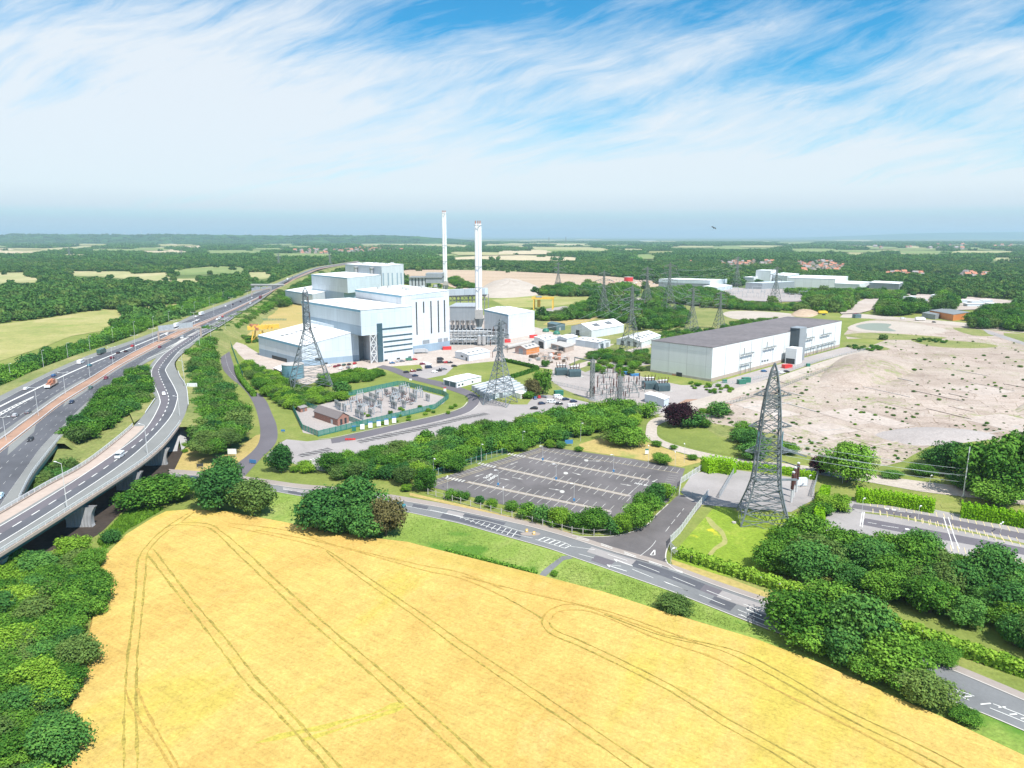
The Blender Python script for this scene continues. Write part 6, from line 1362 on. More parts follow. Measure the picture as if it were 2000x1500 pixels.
lv = [(22, 742, 710), (87, 727, 684), (134, 704, 670), (177, 688, 656), (221, 664, 640), (263, 653, 628), (300, 641, 618), (331, 634, 608), (357, 621, 598), (381, 613, 590), (410, 602, 580), (437, 590, 570)]
for i, (u, vb, vt) in enumerate(lv): lamp('street_lamp', 'slim lamp post on the grass verge left of the motorway, %s from the left' % ORD[i], u, vb + 3, vt, 4, 1, R(-30), 'lamps along the left verge')
for i, (u, vb, vt) in enumerate([(132, 998, 905), (288, 886, 830), (351, 812, 775), (361, 752, 705), (357, 725, 690), (390, 676, 645), (412, 660, 632), (440, 642, 617)]): lamp('street_lamp', 'grey lamp on the outer edge of the slip road, %s from the near end' % ORD[i], u, vb, vt, ZM, 1, R(160), 'lamps along the slip road', arm=2.2)
for i, (u, vb, vt) in enumerate([(1060, 902, 871), (1086, 940, 906), (973, 951, 918), (1198, 925, 888), (1121, 982, 944)]): lamp('car_park_lamp', 'lamp with blue notice box in the empty car park, ' + ['the farthest', 'in the middle row', 'the leftmost', 'the rightmost', 'the nearest to the road'][i], u, vb, vt, .15, 1, R(200), 'lamps with blue boxes in the empty car park', .8, w=.16, box=1)
for i, (u, vb, vt) in enumerate([(847, 935, 895), (940, 902, 867), (1021, 880, 842), (1134, 862, 826)]): lamp('street_lamp', 'plain lamp post along the green mesh fence, %s from the left' % ORD[i], u, vb, vt, 0, 1, R(-60), 'posts along the green mesh fence', .9, w=.16)
for i, (u, vb, vt) in enumerate([(874, 957, 932), (983, 985, 954), (1266, 911, 872), (1318, 918, 884), (1336, 905, 868)]): lamp('street_lamp', 'thin unlit pole at the edge of the empty car park, %s from the left' % ORD[i], u, vb, vt, 0, 1, R(90), 'thin poles round the empty car park', .6, w=.14)
p = P(1881, 971); t = empty('mast', p, 'tall slim white mast between the two clipped hedges', 'mast'); Hh = ht(971, 873); mb = MB(); mb.bar(p, p + Vector((0, 0, Hh)), .42, .28, n=8); mb.build('pole', M['white'], t); mb = MB(); mb.box((p.x, p.y, .25), (1, 1, .5)); mb.build('base', M['conc'], t)
for u, vb, vt, lab in ((1578, 957, 930, 'thin lamp post inside the transformer pen'), (1310, 1102, 1073, 'lamp post at the bend of the pale palisade fence'), (1645, 945, 915, 'grey lamp post under the tree beside the loop road'), (1815, 950, 930, 'short lamp post by the crossing on the loop road'), (1683, 1003, 975, 'thin lamp post at the left of the right hand car park'), (1793, 1015, 990, 'thin lamp post in the middle of the right hand car park'), (1954, 1040, 1022, 'double lamp in the right hand car park')):
 lamp('street_lamp', lab, u, vb, vt, 0, 2 if 'double' in lab else 1, R(40), None, .7, w=.15)
def board(label, u, vb, w, h, mat, top=None, yaw=0.0, legs=1.0, name='sign_board', cat='sign'):
 p = P(u, vb); t = empty(name, p, label, cat); mb = MB(); c, s = math.cos(yaw), math.sin(yaw)
 for q in (-.4, .4): mb.bar((p.x + q * w * c, p.y + q * w * s, 0), (p.x + q * w * c, p.y + q * w * s, legs + .1), .12)
 mb.build('leg_pair', M['steel'], t); mb = MB(); mb.box((p.x, p.y, legs + h / 2), (w, .2, h), yaw); mb.build('panel', M[mat], t)
 if top: mb = MB(); mb.box((p.x - .0, p.y - .01, legs + h + .3), (w + .02, .22, .6), yaw); mb.build('header', M[top], t)
board('blue and green upright board, leftmost of the row of boards', 691.5, 843, 1.9, 2.0, 'greendk', 'blue', R(15), .3)
for i, (u, v) in enumerate(((708, 840), (723.6, 837), (740, 834), (755, 831), (770, 827.5))): board('white upright board beside the service road, %s from the left of the white ones' % ORD[i], u, v, 2.0, 2.5, 'white', 'blue' if i else None, R(15), .4)
board('white name board on two legs on the grass by the access road', 454, 893, 3.6, 2.2, 'white', None, 0, 1.4); board('dark board on the grass left of the white name board', 391, 915, 2.4, 1.2, 'dark', None, R(20), .8); board('blue and white oval board at the junction', 494, 906, 3.2, 1.4, 'blue', None, R(-20), .4)
board('blue and white notice on the grass right of the narrow road', 553, 845, 1.8, .9, 'blue', None, 0, .6); board('white notice with red strip on the lawn above the switchyard', 869, 766, 1.6, 1.8, 'white', 'red', 0, .5); board('small white notice right of the white cabin road', 802, 744, 1.6, 1.0, 'white', None, 0, .4)
board('white notice at the grass edge behind the empty car park', 1263, 889, 1.4, 1.6, 'white', 'green', 0, .6); board('blue shelter panel at the top corner of the empty car park', 1111, 871, 3.6, 1.8, 'blue', None, R(10), 1.0, 'shelter', 'shelter'); board('blue sign by the side road gate', 1319, 962, 1.8, 1.0, 'blue', None, R(80), .8)
for i, (u, v) in enumerate(((1029, 1040), (1043, 1045))):
 p = P(u, v); t = empty('bollard', p, 'pale yellow keep-left bollard on the road island, %s one' % ('left' if i == 0 else 'right'), 'bollard'); mb = MB(); mb.box((p.x, p.y, .65), (.75, .5, .9)); mb.build('shell', M['yellow'] if i else M['yellow'], t); mb = MB(); mb.box((p.x, p.y, .17), (.9, .7, .1)); mb.build('foot', M['conc'], t); mb = MB(); mb.box((p.x, p.y - .26, .8), (.4, .03, .4)); mb.build('arrow_face', M['white'], t)
mb = MB(); c = P(1036, 1043, .16); mb.lathe((c.x, c.y, .12), [(3.1, 0), (3.1, .13), (0, .14)], 20); mb.v = [(c.x + (x - c.x) * 1.0, c.y + (y - c.y) * .45, z) for x, y, z in mb.v]; tag(mb.build('island', M['foot']), kind='structure')
for (u, v, w, lab) in ((686, 860, 6, 'orange plastic barriers at the end of the parking kerb'), (1557, 972, 0, '')):
 if w: p = P(u, v); t = empty('plastic_barrier', p, lab, 'barrier'); [MB().box((p.x - 2 + k * 1.6, p.y, .5), (1.4, .4, .9)).build('barrier_block', M['red'], t) for k in range(3)]
# ================================================================== SWITCHGEAR
def gear_post(name, label, h, mat, topmat, group):
 t = empty(name, (0, 0, 0), label, 'switchgear', group); mb = MB(); mb.bar((0, 0, 0), (0, 0, h * .5), .4); mb.box((0, 0, .1), (1, 1, .2)); mb.build('support', M[mat], t, local=True)
 mb = MB(); prof = []
 for k in range(7): z = h * .5 + h * .5 * k / 7; prof += [(.30, z), (.48, z + .08), (.30, z + .16)]
 mb.lathe((0, 0, 0), prof + [(.1, h)], 7); mb.build('insulator', M[topmat], t, local=True); return t
def gear_v(name, label, group):
 t = empty(name, (0, 0, 0), label, 'switchgear', group); mb = MB(); mb.box((0, 0, 1.2), (2.6, 1.2, .3)); [mb.bar((x, 0, 0), (x, 0, 1.2), .2) for x in (-1, 1)]; mb.build('frame', M['steel'], t, local=True)
 for x in (-1.1, 0, 1.1):
  mb = MB(); mb.bar((x, 0, 1.3), (x * 1.5, -1.0, 3.4), .35, .25, n=6); mb.bar((x, 0, 1.3), (x * 1.5, 1.0, 3.4), .35, .25, n=6); mb.build('insulator_pair', M['porcelain'] if name == 'breaker' else M['steeldark'], t, local=True)
 return t
def gear_frame(name, label, group, mat='steel', h=4.5, w=5):
 t = empty(name, (0, 0, 0), label, 'switchgear', group); mb = MB(); [mb.bar((x, 0, 0), (x, 0, h), .36) for x in (-w / 2, w / 2)]; mb.bar((-w / 2, 0, h), (w / 2, 0, h), .4); mb.build('frame', M[mat], t, local=True)
 for x in (-w * .35, 0, w * .35): mb = MB(); mb.bar((x, 0, h), (x, 0, h + 1.8), .42, n=6); mb.build('insulator', M[mat], t, local=True)
 return t
def in_poly(p, poly):
 x, y = p; c = False; j = len(poly) - 1
 for i in range(len(poly)):
  xi, yi = poly[i][0], poly[i][1]; xj, yj = poly[j][0], poly[j][1]
  if (yi > y) != (yj > y) and x < (xj - xi) * (y - yi) / (yj - yi + 1e-12) + xi: c = not c
  j = i
 return c
def scatter_gear():
 rng = random.Random(8); g1 = 'grey switchgear in the green fenced yard'
 protos = [gear_post('post_insulator', 'grey post insulator in the green fenced switchyard', 4.4, 'steel', 'steeldark', g1), gear_v('breaker', 'grey circuit breaker with spread insulators in the green fenced switchyard', g1), gear_frame('busbar_support', 'grey busbar support in the green fenced switchyard', g1)]
 poly = [(640, 795), (655, 782), (770, 757), (800, 757), (860, 776), (840, 792), (712, 820), (700, 822), (670, 806)]
 used = [False] * 3; a, b, c_ = P(650, 797), P(708, 822), P(790, 762); ex, ey = (c_ - a), (b - a)
 for i in range(9):
  for j in range(7):
   p = a + ex * ((i + .3) / 9.2) + ey * ((j + .15) / 7) + Vector((rng.uniform(-1, 1), rng.uniform(-1, 1), 0))
   if not in_poly(PX(p), poly) or rng.random() < .12: continue
   k = [0, 2, 1, 0, 0, 2, 1, 0, 2][i] if j % 3 else rng.choice([0, 0, 1, 2]); yaw = math.atan2(ey.y, ex.x)
   for q in range(3 if k == 0 else 1):
    loc = p + ey.normalized() * (q * 1.6)
    if not used[k]: protos[k].location = loc; protos[k].rotation_euler = (0, 0, math.atan2(ex.y, ex.x)); used[k] = True
    else: copy_tree(protos[k], loc, math.atan2(ex.y, ex.x))
 g2 = 'dark high voltage posts beside the staff cars'
 pr = gear_post('high_voltage_post', 'dark brown high voltage post insulator in the open yard behind the parked cars', 7.5, 'steeldark', 'porcelain', g2); fr = gear_frame('busbar_support', 'dark busbar support low among the high voltage posts', g2, 'steeldark', 3.2, 9); u1 = u2 = False
 for row in ([(1172, 735), (1212, 742)], [(1166, 745), (1216, 755)], [(1166, 758), (1224, 768)], [(1168, 768), (1228, 777)], [(1176, 776), (1222, 784)], [(1152, 770), (1160, 783)], [(1196, 762), (1216, 782)], [(1228, 758), (1258, 766)], [(1236, 750), (1262, 758)]):
  A, B = P(*row[0]), P(*row[1]); n = max(2, int((B - A).length / 3.6))
  for k in range(n):
   p = A.lerp(B, k / (n - 1)) + Vector((rng.uniform(-.6, .6), rng.uniform(-1, 1), 0)); s = rng.choice([.7, .8, 1.0, 1.1, .6])
   if not u1: pr.location = p; pr.scale = (s,) * 3; u1 = True
   else: copy_tree(pr, p, 0, scale=(s, s, s))
   if k % 3 == 1:
    q = p + Vector((1.5, -1, 0))
    if not u2: fr.location = q; u2 = True
    else: copy_tree(fr, q, R(20))
 for (u, vb, vt, lab) in ((1156, 779, 702, 'tall dark lattice column at the left of the high voltage yard'), (1210, 785, 735, 'dark lattice column at the front of the high voltage yard')):
  c = P(u, vb); H_ = ht(vb, vt); t = empty('column', c, lab, 'switchgear'); mb = MB(); lattice(mb, c, [(H_ * k / 8, .9) for k in range(9)], .4, .28, xw=.16); mb.build('mast', M['steeldark'], t); mb = MB(); mb.bar((c.x, c.y, H_), (c.x, c.y, H_ + 1.5), .15); mb.build('tip', M['steel'], t)
 a, b = P(1122, 727), P(1156, 735); zt = ht(727, 698); t = empty('busbar_gantry', a, 'dark gantry beam above the left transformer', 'switchgear'); mb = MB(); [mb.bar(x, x + Vector((0, 0, zt)), .5) for x in (a, b)]; mb.build('column_pair', M['steeldark'], t); mb = MB(); mb.bar(a + Vector((0, 0, zt)), b + Vector((0, 0, zt)), .7); mb.build('beam', M['steeldark'], t)
 # distant substation, each bay a simple frame
 pf = None
 for i in range(34):
  u = 1420 + (i % 17) * 11.5 + rng.uniform(-2, 2); v = (574, 583)[i // 17] + rng.uniform(-2, 2); p = P(u, v)
  if pf is None: pf = gear_frame('busbar_support', 'pale frame in the distant outdoor substation below the works', 'pale frames of the distant substation', 'steel', 9, 13); pf.location = p
  else: copy_tree(pf, p, R(rng.choice([0, 20, 90])), scale=rng.uniform(.6, 1.2))
scatter_gear()
def transformer(label, u, v, yaw, rad=4, s=1.0):
 c = P(u, v); t = empty('transformer', c, label, 'transformer'); t.rotation_euler = (0, 0, yaw); t.scale = (s,) * 3
 mb = MB(); mb.box((0, 0, 2.6), (8, 4, 4.2)); mb.box((0, 0, 4.9), (7.4, 3.4, .5)); mb.build('tank', M['trafo'], t, local=True)
 mb = MB(); [mb.box((-3.4 + k * .75, sgn * 2.9, 2.5), (.4, 1.5, 3.4)) for k in range(10) for sgn in (-1, 1)]; mb.build('cooling_fin_set', M['trafo'], t, local=True)
 mb = MB(); mb.bar((-3, 1, 6.6), (3, 1, 6.6), 1.3, n=10); [mb.bar((x, 1, 4.9), (x, 1, 6.2), .2) for x in (-2.4, 2.4)]; mb.build('conservator', M['silver'], t, local=True)
 for k in range(4): mb = MB(); x = -2.6 + k * 1.75; mb.bar((x, -.6, 5), (x * 1.25 - .4, -1.6, 9.2), .7, .35, n=8); mb.build('bushing', M['porcelain'], t, local=True)
 mb = MB(); mb.box((0, 0, .25), (11, 8.5, .5)); mb.build('plinth', M['conc'], t, local=True)
transformer('teal transformer with white pipes at the left of the high voltage yard', 1096, 733, R(8), s=1.0); transformer('teal transformer at the left of the yard, right one of the left pair', 1122, 736, R(8), s=1.0); transformer('teal transformer with brown bushings near the huge white hall', 1268, 760, R(12), s=1.0); transformer('teal cooler bank right of the transformer with brown bushings', 1294, 764, R(12), s=.95); 
# pen equipment under the near pylon
for i, (u, v) in enumerate(((1545, 982), (1549, 972), (1555, 962))):
 p = P(u, v); t = empty('cable_bushing', p, 'tall brown cable bushing on a pale steel leg, %s of three in the transformer pen' % ['nearest', 'middle', 'farthest'][i], 'switchgear'); mb = MB(); mb.bar(p, p + Vector((0, 0, 5)), .8, n=6); mb.build('leg', M['rail'], t)
 mb = MB(); pr = []; [pr.extend([(.42, 5 + k * .4), (.68, 5.12 + k * .4), (.42, 5.25 + k * .4)]) for k in range(14)]; mb.lathe((p.x, p.y, 0), pr + [(.15, 11)], 12); mb.build('porcelain', M['porcelain'], t); mb = MB(); mb.lathe((p.x, p.y, 10.8), [(.5, 0), (.55, .4), (0, .7)], 10); mb.build('cap', M['rail'], t)
p = P(1565, 950); t = empty('cabinet', p, 'pale grey cabinet in the right of the transformer pen', 'cabinet'); mb = MB(); mb.box((p.x, p.y, 1.9), (3.6, 1.6, 2.8)); mb.build('body', M['clad'], t); mb = MB(); mb.box((p.x, p.y, .3), (3.0, 1.4, .5)); mb.build('base', M['conc'], t); mb = MB(); [mb.box((p.x - 1.3 + k * .87, p.y - .82, 1.9), (.7, .03, 2.2)) for k in range(4)]; mb.build('door_panel', M['white'], t)
for (u, v, lab, mat, d) in ((1448, 750, 'dark green cabinet at the fence of the huge hall, left one', 'greendk', (5, 3, 2.6)), (1457, 747, 'dark green cabinet at the fence of the huge hall, right one', 'greendk', (5, 3, 3)), (1415, 748, 'small green box on the hall fence corner', 'greendk', (2.6, 1.5, 2)), (1578, 716, 'small green box in the hall yard by the service road', 'greendk', (2.6, 1.5, 2)),
       (1225, 731, 'bright blue cover left of the huge hall', 'blue', (4, 3, 1.6)), (1240, 734, 'bright blue low skip left of the huge hall', 'blue', (6, 3, 1.2)), (1091, 772, 'small teal roofed kiosk beside the staff cars', 'greendk', (5, 3, 2.6)), (1537, 719, 'red machine cover in the yard of the huge hall', 'red', (6, 4, 2.4)),
       (873, 683, 'red skip at the foot of the tall white block', 'red', (7, 2.6, 2.4)), (989, 669, 'red skip left of the long pipe by the turbine hall', 'red', (7, 2.6, 2.6)), (1042, 660, 'red skip at the right corner of the turbine hall', 'red', (7, 2.6, 2.6)), (800, 686, 'grey container at the foot of the tall white block', 'steel', (9, 3, 3)),
       (1607, 604, 'small blue hut by the distant track', 'blue', (8, 5, 4)), (1641, 606, 'blue hut by the distant works road', 'blue', (6, 5, 6)), (1673, 621, 'teal hut below the distant works road', 'trafo', (8, 5, 4)), (735, 683, '', 'steel', None)):
 if d: p = P(u, v); t = empty('cabinet' if d[0] < 6 else 'skip', p, lab, 'container'); mb = MB(); mb.box((p.x, p.y, d[2] / 2 + .1), d, R(15)); mb.build('body', M[mat], t); mb = MB(); mb.box((p.x, p.y, d[2] + .12), (d[0] + .2, d[1] + .2, .12), R(15)); mb.build('lid', M[mat], t)
rk = random.Random(44)
for i in range(34):
 u, v = rk.uniform(1035, 1112), rk.uniform(690, 709); p = P(u, v); mb = MB(); d = (rk.uniform(1.5, 5), rk.uniform(1.2, 2.6), rk.uniform(.5, 2)); a = rk.uniform(0, 3); cn = rk.choice(['beige', 'steeldark', 'conc', 'rail', 'tile', 'beige', 'bark']); mb.box((p.x, p.y, d[2] / 2 + .1), d, a); mb.box((p.x + .4, p.y, d[2] + .3), (d[0] * .6, d[1] * .8, .4), a + .2)
 tag(mb.build('material_stack', M[cn]), 'stack of building material in the storage yard below the orange shed', 'stack', 'stacks in the storage yard')
# ducts lying in the yard
mb = MB(); a, b = P(990, 683), P(1040, 672); mb.bar(a + Vector((0, 0, 2)), b + Vector((0, 0, 2)), 3.6, n=12); tag(mb.build('duct', M['conc']), 'long pale cylindrical duct lying by the turbine hall', 'duct'); mb = MB(); a = P(960, 690); b = P(1000, 688)
def gantry_crane():
 a, b, c, d = P(1042, 605), P(1079, 605), P(1050, 600), P(1072, 605); zt = ht(605, 583); t = empty('gantry_crane', (a + b) / 2, 'yellow gantry crane standing over rails right of the turbine hall', 'crane'); dy = Vector((2, 16, 0))
 for x in (a, b):
  for q in (0, 1): mb = MB(); mb.bar(x + dy * q, x + dy * (q * .8 + .1) + Vector((0, 0, zt)), 1.3, 1.0); mb.build('leg', M['yellow'], t)
 for q in (.1, .9): mb = MB(); mb.bar(a + dy * q + Vector((-3, 0, zt)), b + dy * q + Vector((1, 0, zt)), 2.0); mb.build('girder', M['yellow'], t)
 mb = MB(); p = a.lerp(b, .25) + dy * .5; mb.box((p.x, p.y, zt + .5), (7, 14, 3)); mb.build('trolley', M['steeldark'], t); mb = MB(); mb.box((p.x, p.y, zt - 7), (4, 3, 9)); mb.build('hoist', M['yellow'], t)
gantry_crane()
def grab():
 c = P(505, 668); zt = ht(668, 633); t = empty('conveyor_machine', c, 'yellow and rusty scrap handling machine left of the low front hall', 'machine'); rng = random.Random(3)
 mb = MB(); [mb.bar((c.x + x, c.y + y, 0), (c.x + x * .6, c.y + y * .6, zt * .62), .9) for x in (-5, 5) for y in (-4, 4)]; [mb.bar((c.x - 5, c.y + y, 1), (c.x + 3.5, c.y + y * .7, zt * .6), .4) for y in (-4, 4)]; mb.build('legs', M['yellow'], t)
 mb = MB(); mb.bar((c.x - 8, c.y - 2, zt * .8), (c.x + 17, c.y + 6, zt * .86), 3.4); [mb.bar((c.x + k * 3 - 8, c.y, zt * .66), (c.x + k * 3 - 5, c.y + 1, zt), .5) for k in range(8)]; mb.build('boom', M['yellow'], t)
 mb = MB(); [mb.box((c.x - 5 + rng.uniform(-2, 6), c.y + rng.uniform(-2, 2), zt * rng.uniform(.7, 1)), (rng.uniform(1, 4), 2, rng.uniform(1, 2.5)), rng.uniform(0, 3)) for _ in range(9)]; mb.build('engine_housing', M['tile'], t)
grab()
# ================================================================== VEHICLES
def paint(name, col): return simple('paint_' + name, col, .25, spec=.6)
PAINT = {k: paint(k, c) for k, c in {'white': (.78, .79, .80), 'silver': (.45, .46, .48), 'grey': (.17, .18, .20), 'black': (.02, .02, .025), 'dark blue': (.02, .035, .08), 'blue': (.03, .12, .28), 'teal': (.03, .22, .28), 'red': (.45, .02, .03), 'dark red': (.17, .01, .03), 'green': (.05, .22, .14), 'dark green': (.06, .12, .10), 'pale blue': (.45, .62, .72), 'orange': (.60, .20, .05), 'yellow': (.75, .55, .05)}.items()}
def loft(mb, secs):
 """sections along x: (x, halfwidth_bottom, halfwidth_top, z0, z1)"""
 rings = [[(x, -wb, z0), (x, -max(wb, wt), (z0 + z1) / 2), (x, -wt, z1), (x, wt, z1), (x, max(wb, wt), (z0 + z1) / 2), (x, wb, z0)] for x, wb, wt, z0, z1 in secs]
 for A, B in zip(rings, rings[1:]):
  for k in range(6): j = (k + 1) % 6; mb.face([A[k], A[j], B[j], B[k]][::-1])
 mb.face(rings[0]); mb.face(rings[-1][::-1])
def wheels(t, xs, r=.33, w=.85):
 mb = None; me = None
 for x in xs:
  for s in (-1, 1):
   if me is None: mb = MB(); mb.lathe((0, 0, 0), [(0, -.11), (r, -.11), (r, .11), (0, .11)], 12); mb.v = [(a, c, b) for a, b, c in mb.v]; o = mb.build('wheel', M['black'], t, local=True); me = o.data
   else: o = bpy.data.objects.new('wheel', me); COL.objects.link(o); o.parent = t
   o.location = (x, s * w, r)
def lights(t, xf, xr, z, w, h=.16):
 for x, m, nm in ((xf, 'white', 'headlight'), (xr, 'red', 'tail_light')):
  for s in (-1, 1): mb = MB(); mb.box((x, s * w, z), (.06, .34, h)); mb.build(nm, M[m], t, local=True)
def mk_car():
 t = empty('car', (0, 0, -500)); mb = MB(); loft(mb, [(-2.12, .70, .62, .38, .72), (-2.0, .84, .78, .25, .90), (-1.3, .88, .84, .20, .97), (.9, .88, .84, .20, .93), (1.7, .86, .80, .22, .82), (2.05, .80, .66, .28, .68), (2.14, .66, .6, .36, .58)])
 loft(mb, [(-1.75, .74, .55, .92, 1.20), (-1.3, .76, .60, .94, 1.43), (.0, .76, .62, .92, 1.47), (.55, .76, .58, .92, 1.38), (1.15, .74, .68, .88, .95)]); mb.build('body', PAINT['white'], t, local=True)
 mb = MB(); loft(mb, [(-1.80, .70, .52, .99, 1.16), (-1.36, .775, .61, .99, 1.36), (0, .785, .63, .98, 1.39), (.56, .775, .59, .98, 1.31), (1.17, .70, .66, .95, .97)]); mb.build('windows', M['glass'], t, local=True)
 wheels(t, (-1.3, 1.3)); lights(t, 2.10, -2.1, .62, .55); return t
def mk_van():
 t = empty('van', (0, 0, -500)); mb = MB(); loft(mb, [(-2.5, .92, .84, .32, 1.95), (-2.4, .95, .88, .28, 2.02), (1.0, .95, .88, .28, 2.05), (1.45, .95, .82, .28, 1.80), (2.0, .94, .84, .28, 1.22), (2.45, .90, .78, .32, 1.05), (2.58, .80, .7, .4, .85)]); mb.build('body', PAINT['white'], t, local=True)
 mb = MB(); loft(mb, [(1.18, .70, .72, 1.78, 1.90), (1.48, .84, .83, 1.2, 1.78), (2.02, .80, .78, 1.20, 1.25)]); mb.v = [(x + .05, y, z + .02) for x, y, z in mb.v]; mb.build('windscreen', M['glass'], t, local=True)
 for s in (-1, 1): mb = MB(); mb.box((1.15, s * .93, 1.42), (.75, .06, .42)); mb.box((-.2, s * .94, 1.45), (1.2, .05, .4)); mb.box((-1.7, s * .94, 1.45), (1.1, .05, .4)); mb.build('side_window', M['glass'], t, local=True)
 wheels(t, (-1.6, 1.6), .35, .9); lights(t, 2.5, -2.5, .8, .66); return t
def mk_lorry():
 t = empty('lorry', (0, 0, -500)); mb = MB(); mb.box((-1.0, 0, 2.4), (9.5, 2.5, 2.8)); mb.build('box_body', PAINT['white'], t, local=True); mb = MB(); loft(mb, [(3.9, 1.2, 1.15, .6, 3.0), (5.3, 1.2, 1.1, .6, 2.9), (5.7, 1.2, 1.1, .6, 2.2), (5.85, 1.1, 1.0, .7, 1.7)]); mb.build('cab', PAINT['white'], t, local=True)
 mb = MB(); mb.box((5.66, 0, 2.3), (.2, 2.0, .75)); mb.build('windscreen', M['glass'], t, local=True); mb = MB(); mb.box((-.5, 0, .85), (10.5, 1.2, .3)); mb.build('chassis', M['steeldark'], t, local=True)
 wheels(t, (-4.5, -3.3, 4.6), .48, 1.05); lights(t, 5.88, -5.78, .9, .85); return t
PROTO = {'car': mk_car(), 'van': mk_van(), 'lorry': mk_lorry()}
LENF = {'car': 4.25, 'van': 5.1, 'lorry': 11.5}
def put(kind, colour, u, v, yaw, z, label, group=None, scale=1.0, cab=None):
 t = copy_tree(PROTO[kind], P(u, v, z), yaw); t.name = kind if kind != 'car' else 'car'; t.scale = (scale,) * 3
 tag(t, label, kind if kind != 'lorry' else 'lorry', group)
 for c in t.children:
  if c.name.split('.')[0] in ('body', 'box_body', 'cab'):
   c.material_slots[0].link = 'OBJECT'; c.material_slots[0].material = PAINT[cab if (cab and c.name.startswith('cab')) else colour]
 return t
def band_yaw(band, u, v, z=ZM, rev=False):
 g = P(u, v, z); m = min((i * 2.0 for i in range(int(band.len / 2))), key=lambda m: (band.at(m, .5).xy - g.xy).length); d = band.dirn(m); return math.atan2(d.y, d.x) + (math.pi if rev else 0)
def ordlabels(items, fmt):
 """items: (kind, colour, u, v ...). Gives each a label that counts same-looking ones from the left."""
 cnt = {}; tot = {}; out = {}
 for it in items: tot[(it[0], it[1])] = tot.get((it[0], it[1]), 0) + 1
 for i in sorted(range(len(items)), key=lambda i: items[i][2]):
  k = (items[i][0], items[i][1]); n = cnt.get(k, 0); cnt[k] = n + 1
  out[i] = fmt % ((items[i][1] + ' ' + items[i][0]), '') if tot[k] == 1 else fmt % (items[i][1] + ' ' + items[i][0], ', %s from the left of that colour' % ORD[n])
 return [out[i] for i in range(len(items))]
nb = [('car', 'black', 60, 860), ('car', 'dark blue', 140, 787), ('car', 'dark green', 177, 759), ('car', 'dark red', 207, 740), ('car', 'dark red', 312, 679), ('van', 'white', 356, 661), ('car', 'teal', 400, 639), ('car', 'grey', 404, 636), ('car', 'white', 424, 625), ('van', 'white', 429, 622.5), ('car', 'red', 435, 619), ('lorry', 'dark red', 509, 583), ('van', 'white', 489, 593), ('lorry', 'white', 562, 547), ('car', 'dark blue', 571, 541.5), ('car', 'pale blue', 0, 972)]
for it, lb in zip(nb, ordlabels(nb, '%s on the right hand carriageway%s')): put(it[0], it[1], it[2], it[3], band_yaw(bNB, it[2], it[3], rev=True), ZM + .02, lb, 'traffic on the right hand carriageway')
sb = [('car', 'silver', 30, 813), ('car', 'grey', 55, 807), ('car', 'white', 51, 761), ('car', 'blue', 105, 735), ('car', 'teal', 175, 715), ('car', 'dark red', 219, 700), ('car', 'black', 231, 690), ('car', 'black', 246, 687), ('car', 'red', 259, 677), ('car', 'white', 326, 654), ('car', 'white', 370, 634.5), ('car', 'white', 385, 627), ('car', 'white', 383, 619.5), ('car', 'white', 441, 599), ('car', 'black', 455, 595), ('car', 'black', 470, 590), ('car', 'white', 492, 582), ('car', 'black', 484, 583)]
for it, lb in zip(sb, ordlabels(sb, '%s on the left hand carriageway%s')): put(it[0], it[1], it[2], it[3], band_yaw(bSB, it[2], it[3]), ZM + .02, lb, 'traffic on the left hand carriageway')
put('lorry', 'dark green', 199, 691, band_yaw(bSB, 199, 691), ZM, 'long dark green covered lorry on the left hand carriageway', None, 1.0)
put('lorry', 'white', 345, 639, band_yaw(bSB, 345, 639), ZM, 'white box lorry just beyond the wide gantry'); put('lorry', 'white', 394, 616, band_yaw(bSB, 394, 616), ZM, 'white box lorry farther up the left hand carriageway')
put('van', 'white', 158, 710, band_yaw(bSB, 158, 710), ZM, 'white and green van on the left shoulder behind the dark lorry', None, 1.25)
o = MB(); g = P(158, 710, ZM); yw = band_yaw(bSB, 158, 710); o.box((g.x, g.y, ZM + 2.68), (4.2, 1.6, .1), yw); 
put('van', 'white', 234, 893, band_yaw(bRL, 234, 893, rev=True), ZM + .05, 'white van heading down the viaduct'); put('car', 'white', 320, 771, band_yaw(bRL, 320, 771, rev=True), ZM + .05, 'white car on the bend of the slip road')
put('car', 'dark blue', 379, 938, 0, .14, 'dark blue car between the trees beside the viaduct'); put('car', 'teal', 781, 989, R(-25), .14, 'teal car on the main road beside the brown bush')
def crane_lorry():
 p = P(101, 755, ZM); t = empty('low_loader', p, 'low loader carrying a striped red and white machine on the motorway', 'lorry'); t.rotation_euler = (0, 0, band_yaw(bSB, 101, 755)); L_ = True
 mb = MB(); mb.box((-1, 0, 1.2), (12, 2.8, .5)); mb.build('trailer', M['beige'], t, local=True); mb = MB(); loft(mb, [(5.6, 1.2, 1.15, .6, 3.1), (7.4, 1.2, 1.1, .6, 3.0), (7.9, 1.1, 1.0, .7, 1.9)]); mb.build('cab', M['beige'], t, local=True)
 mb = MB(); mb.box((1, 0, 2.6), (3.5, 2.6, 2.4)); mb.box((-3, 0, 2.0), (4, 2.4, 1.1)); mb.bar((2, 0, 4), (-5, 0, 3), .7); mb.build('machine', M['tile'], t, local=True); mb = MB(); mb.box((-7.1, 0, 1.6), (.2, 2.8, 1.4)); [mb.box((-4.5 + k * 1.2, 1.42, 1.25), (.5, .05, .5)) for k in range(6)]; mb.build('striped_board', M['white'], t, local=True)
 wheels(t, (-5.5, -4.3, 2.5, 6.5), .5, 1.2)
crane_lorry()
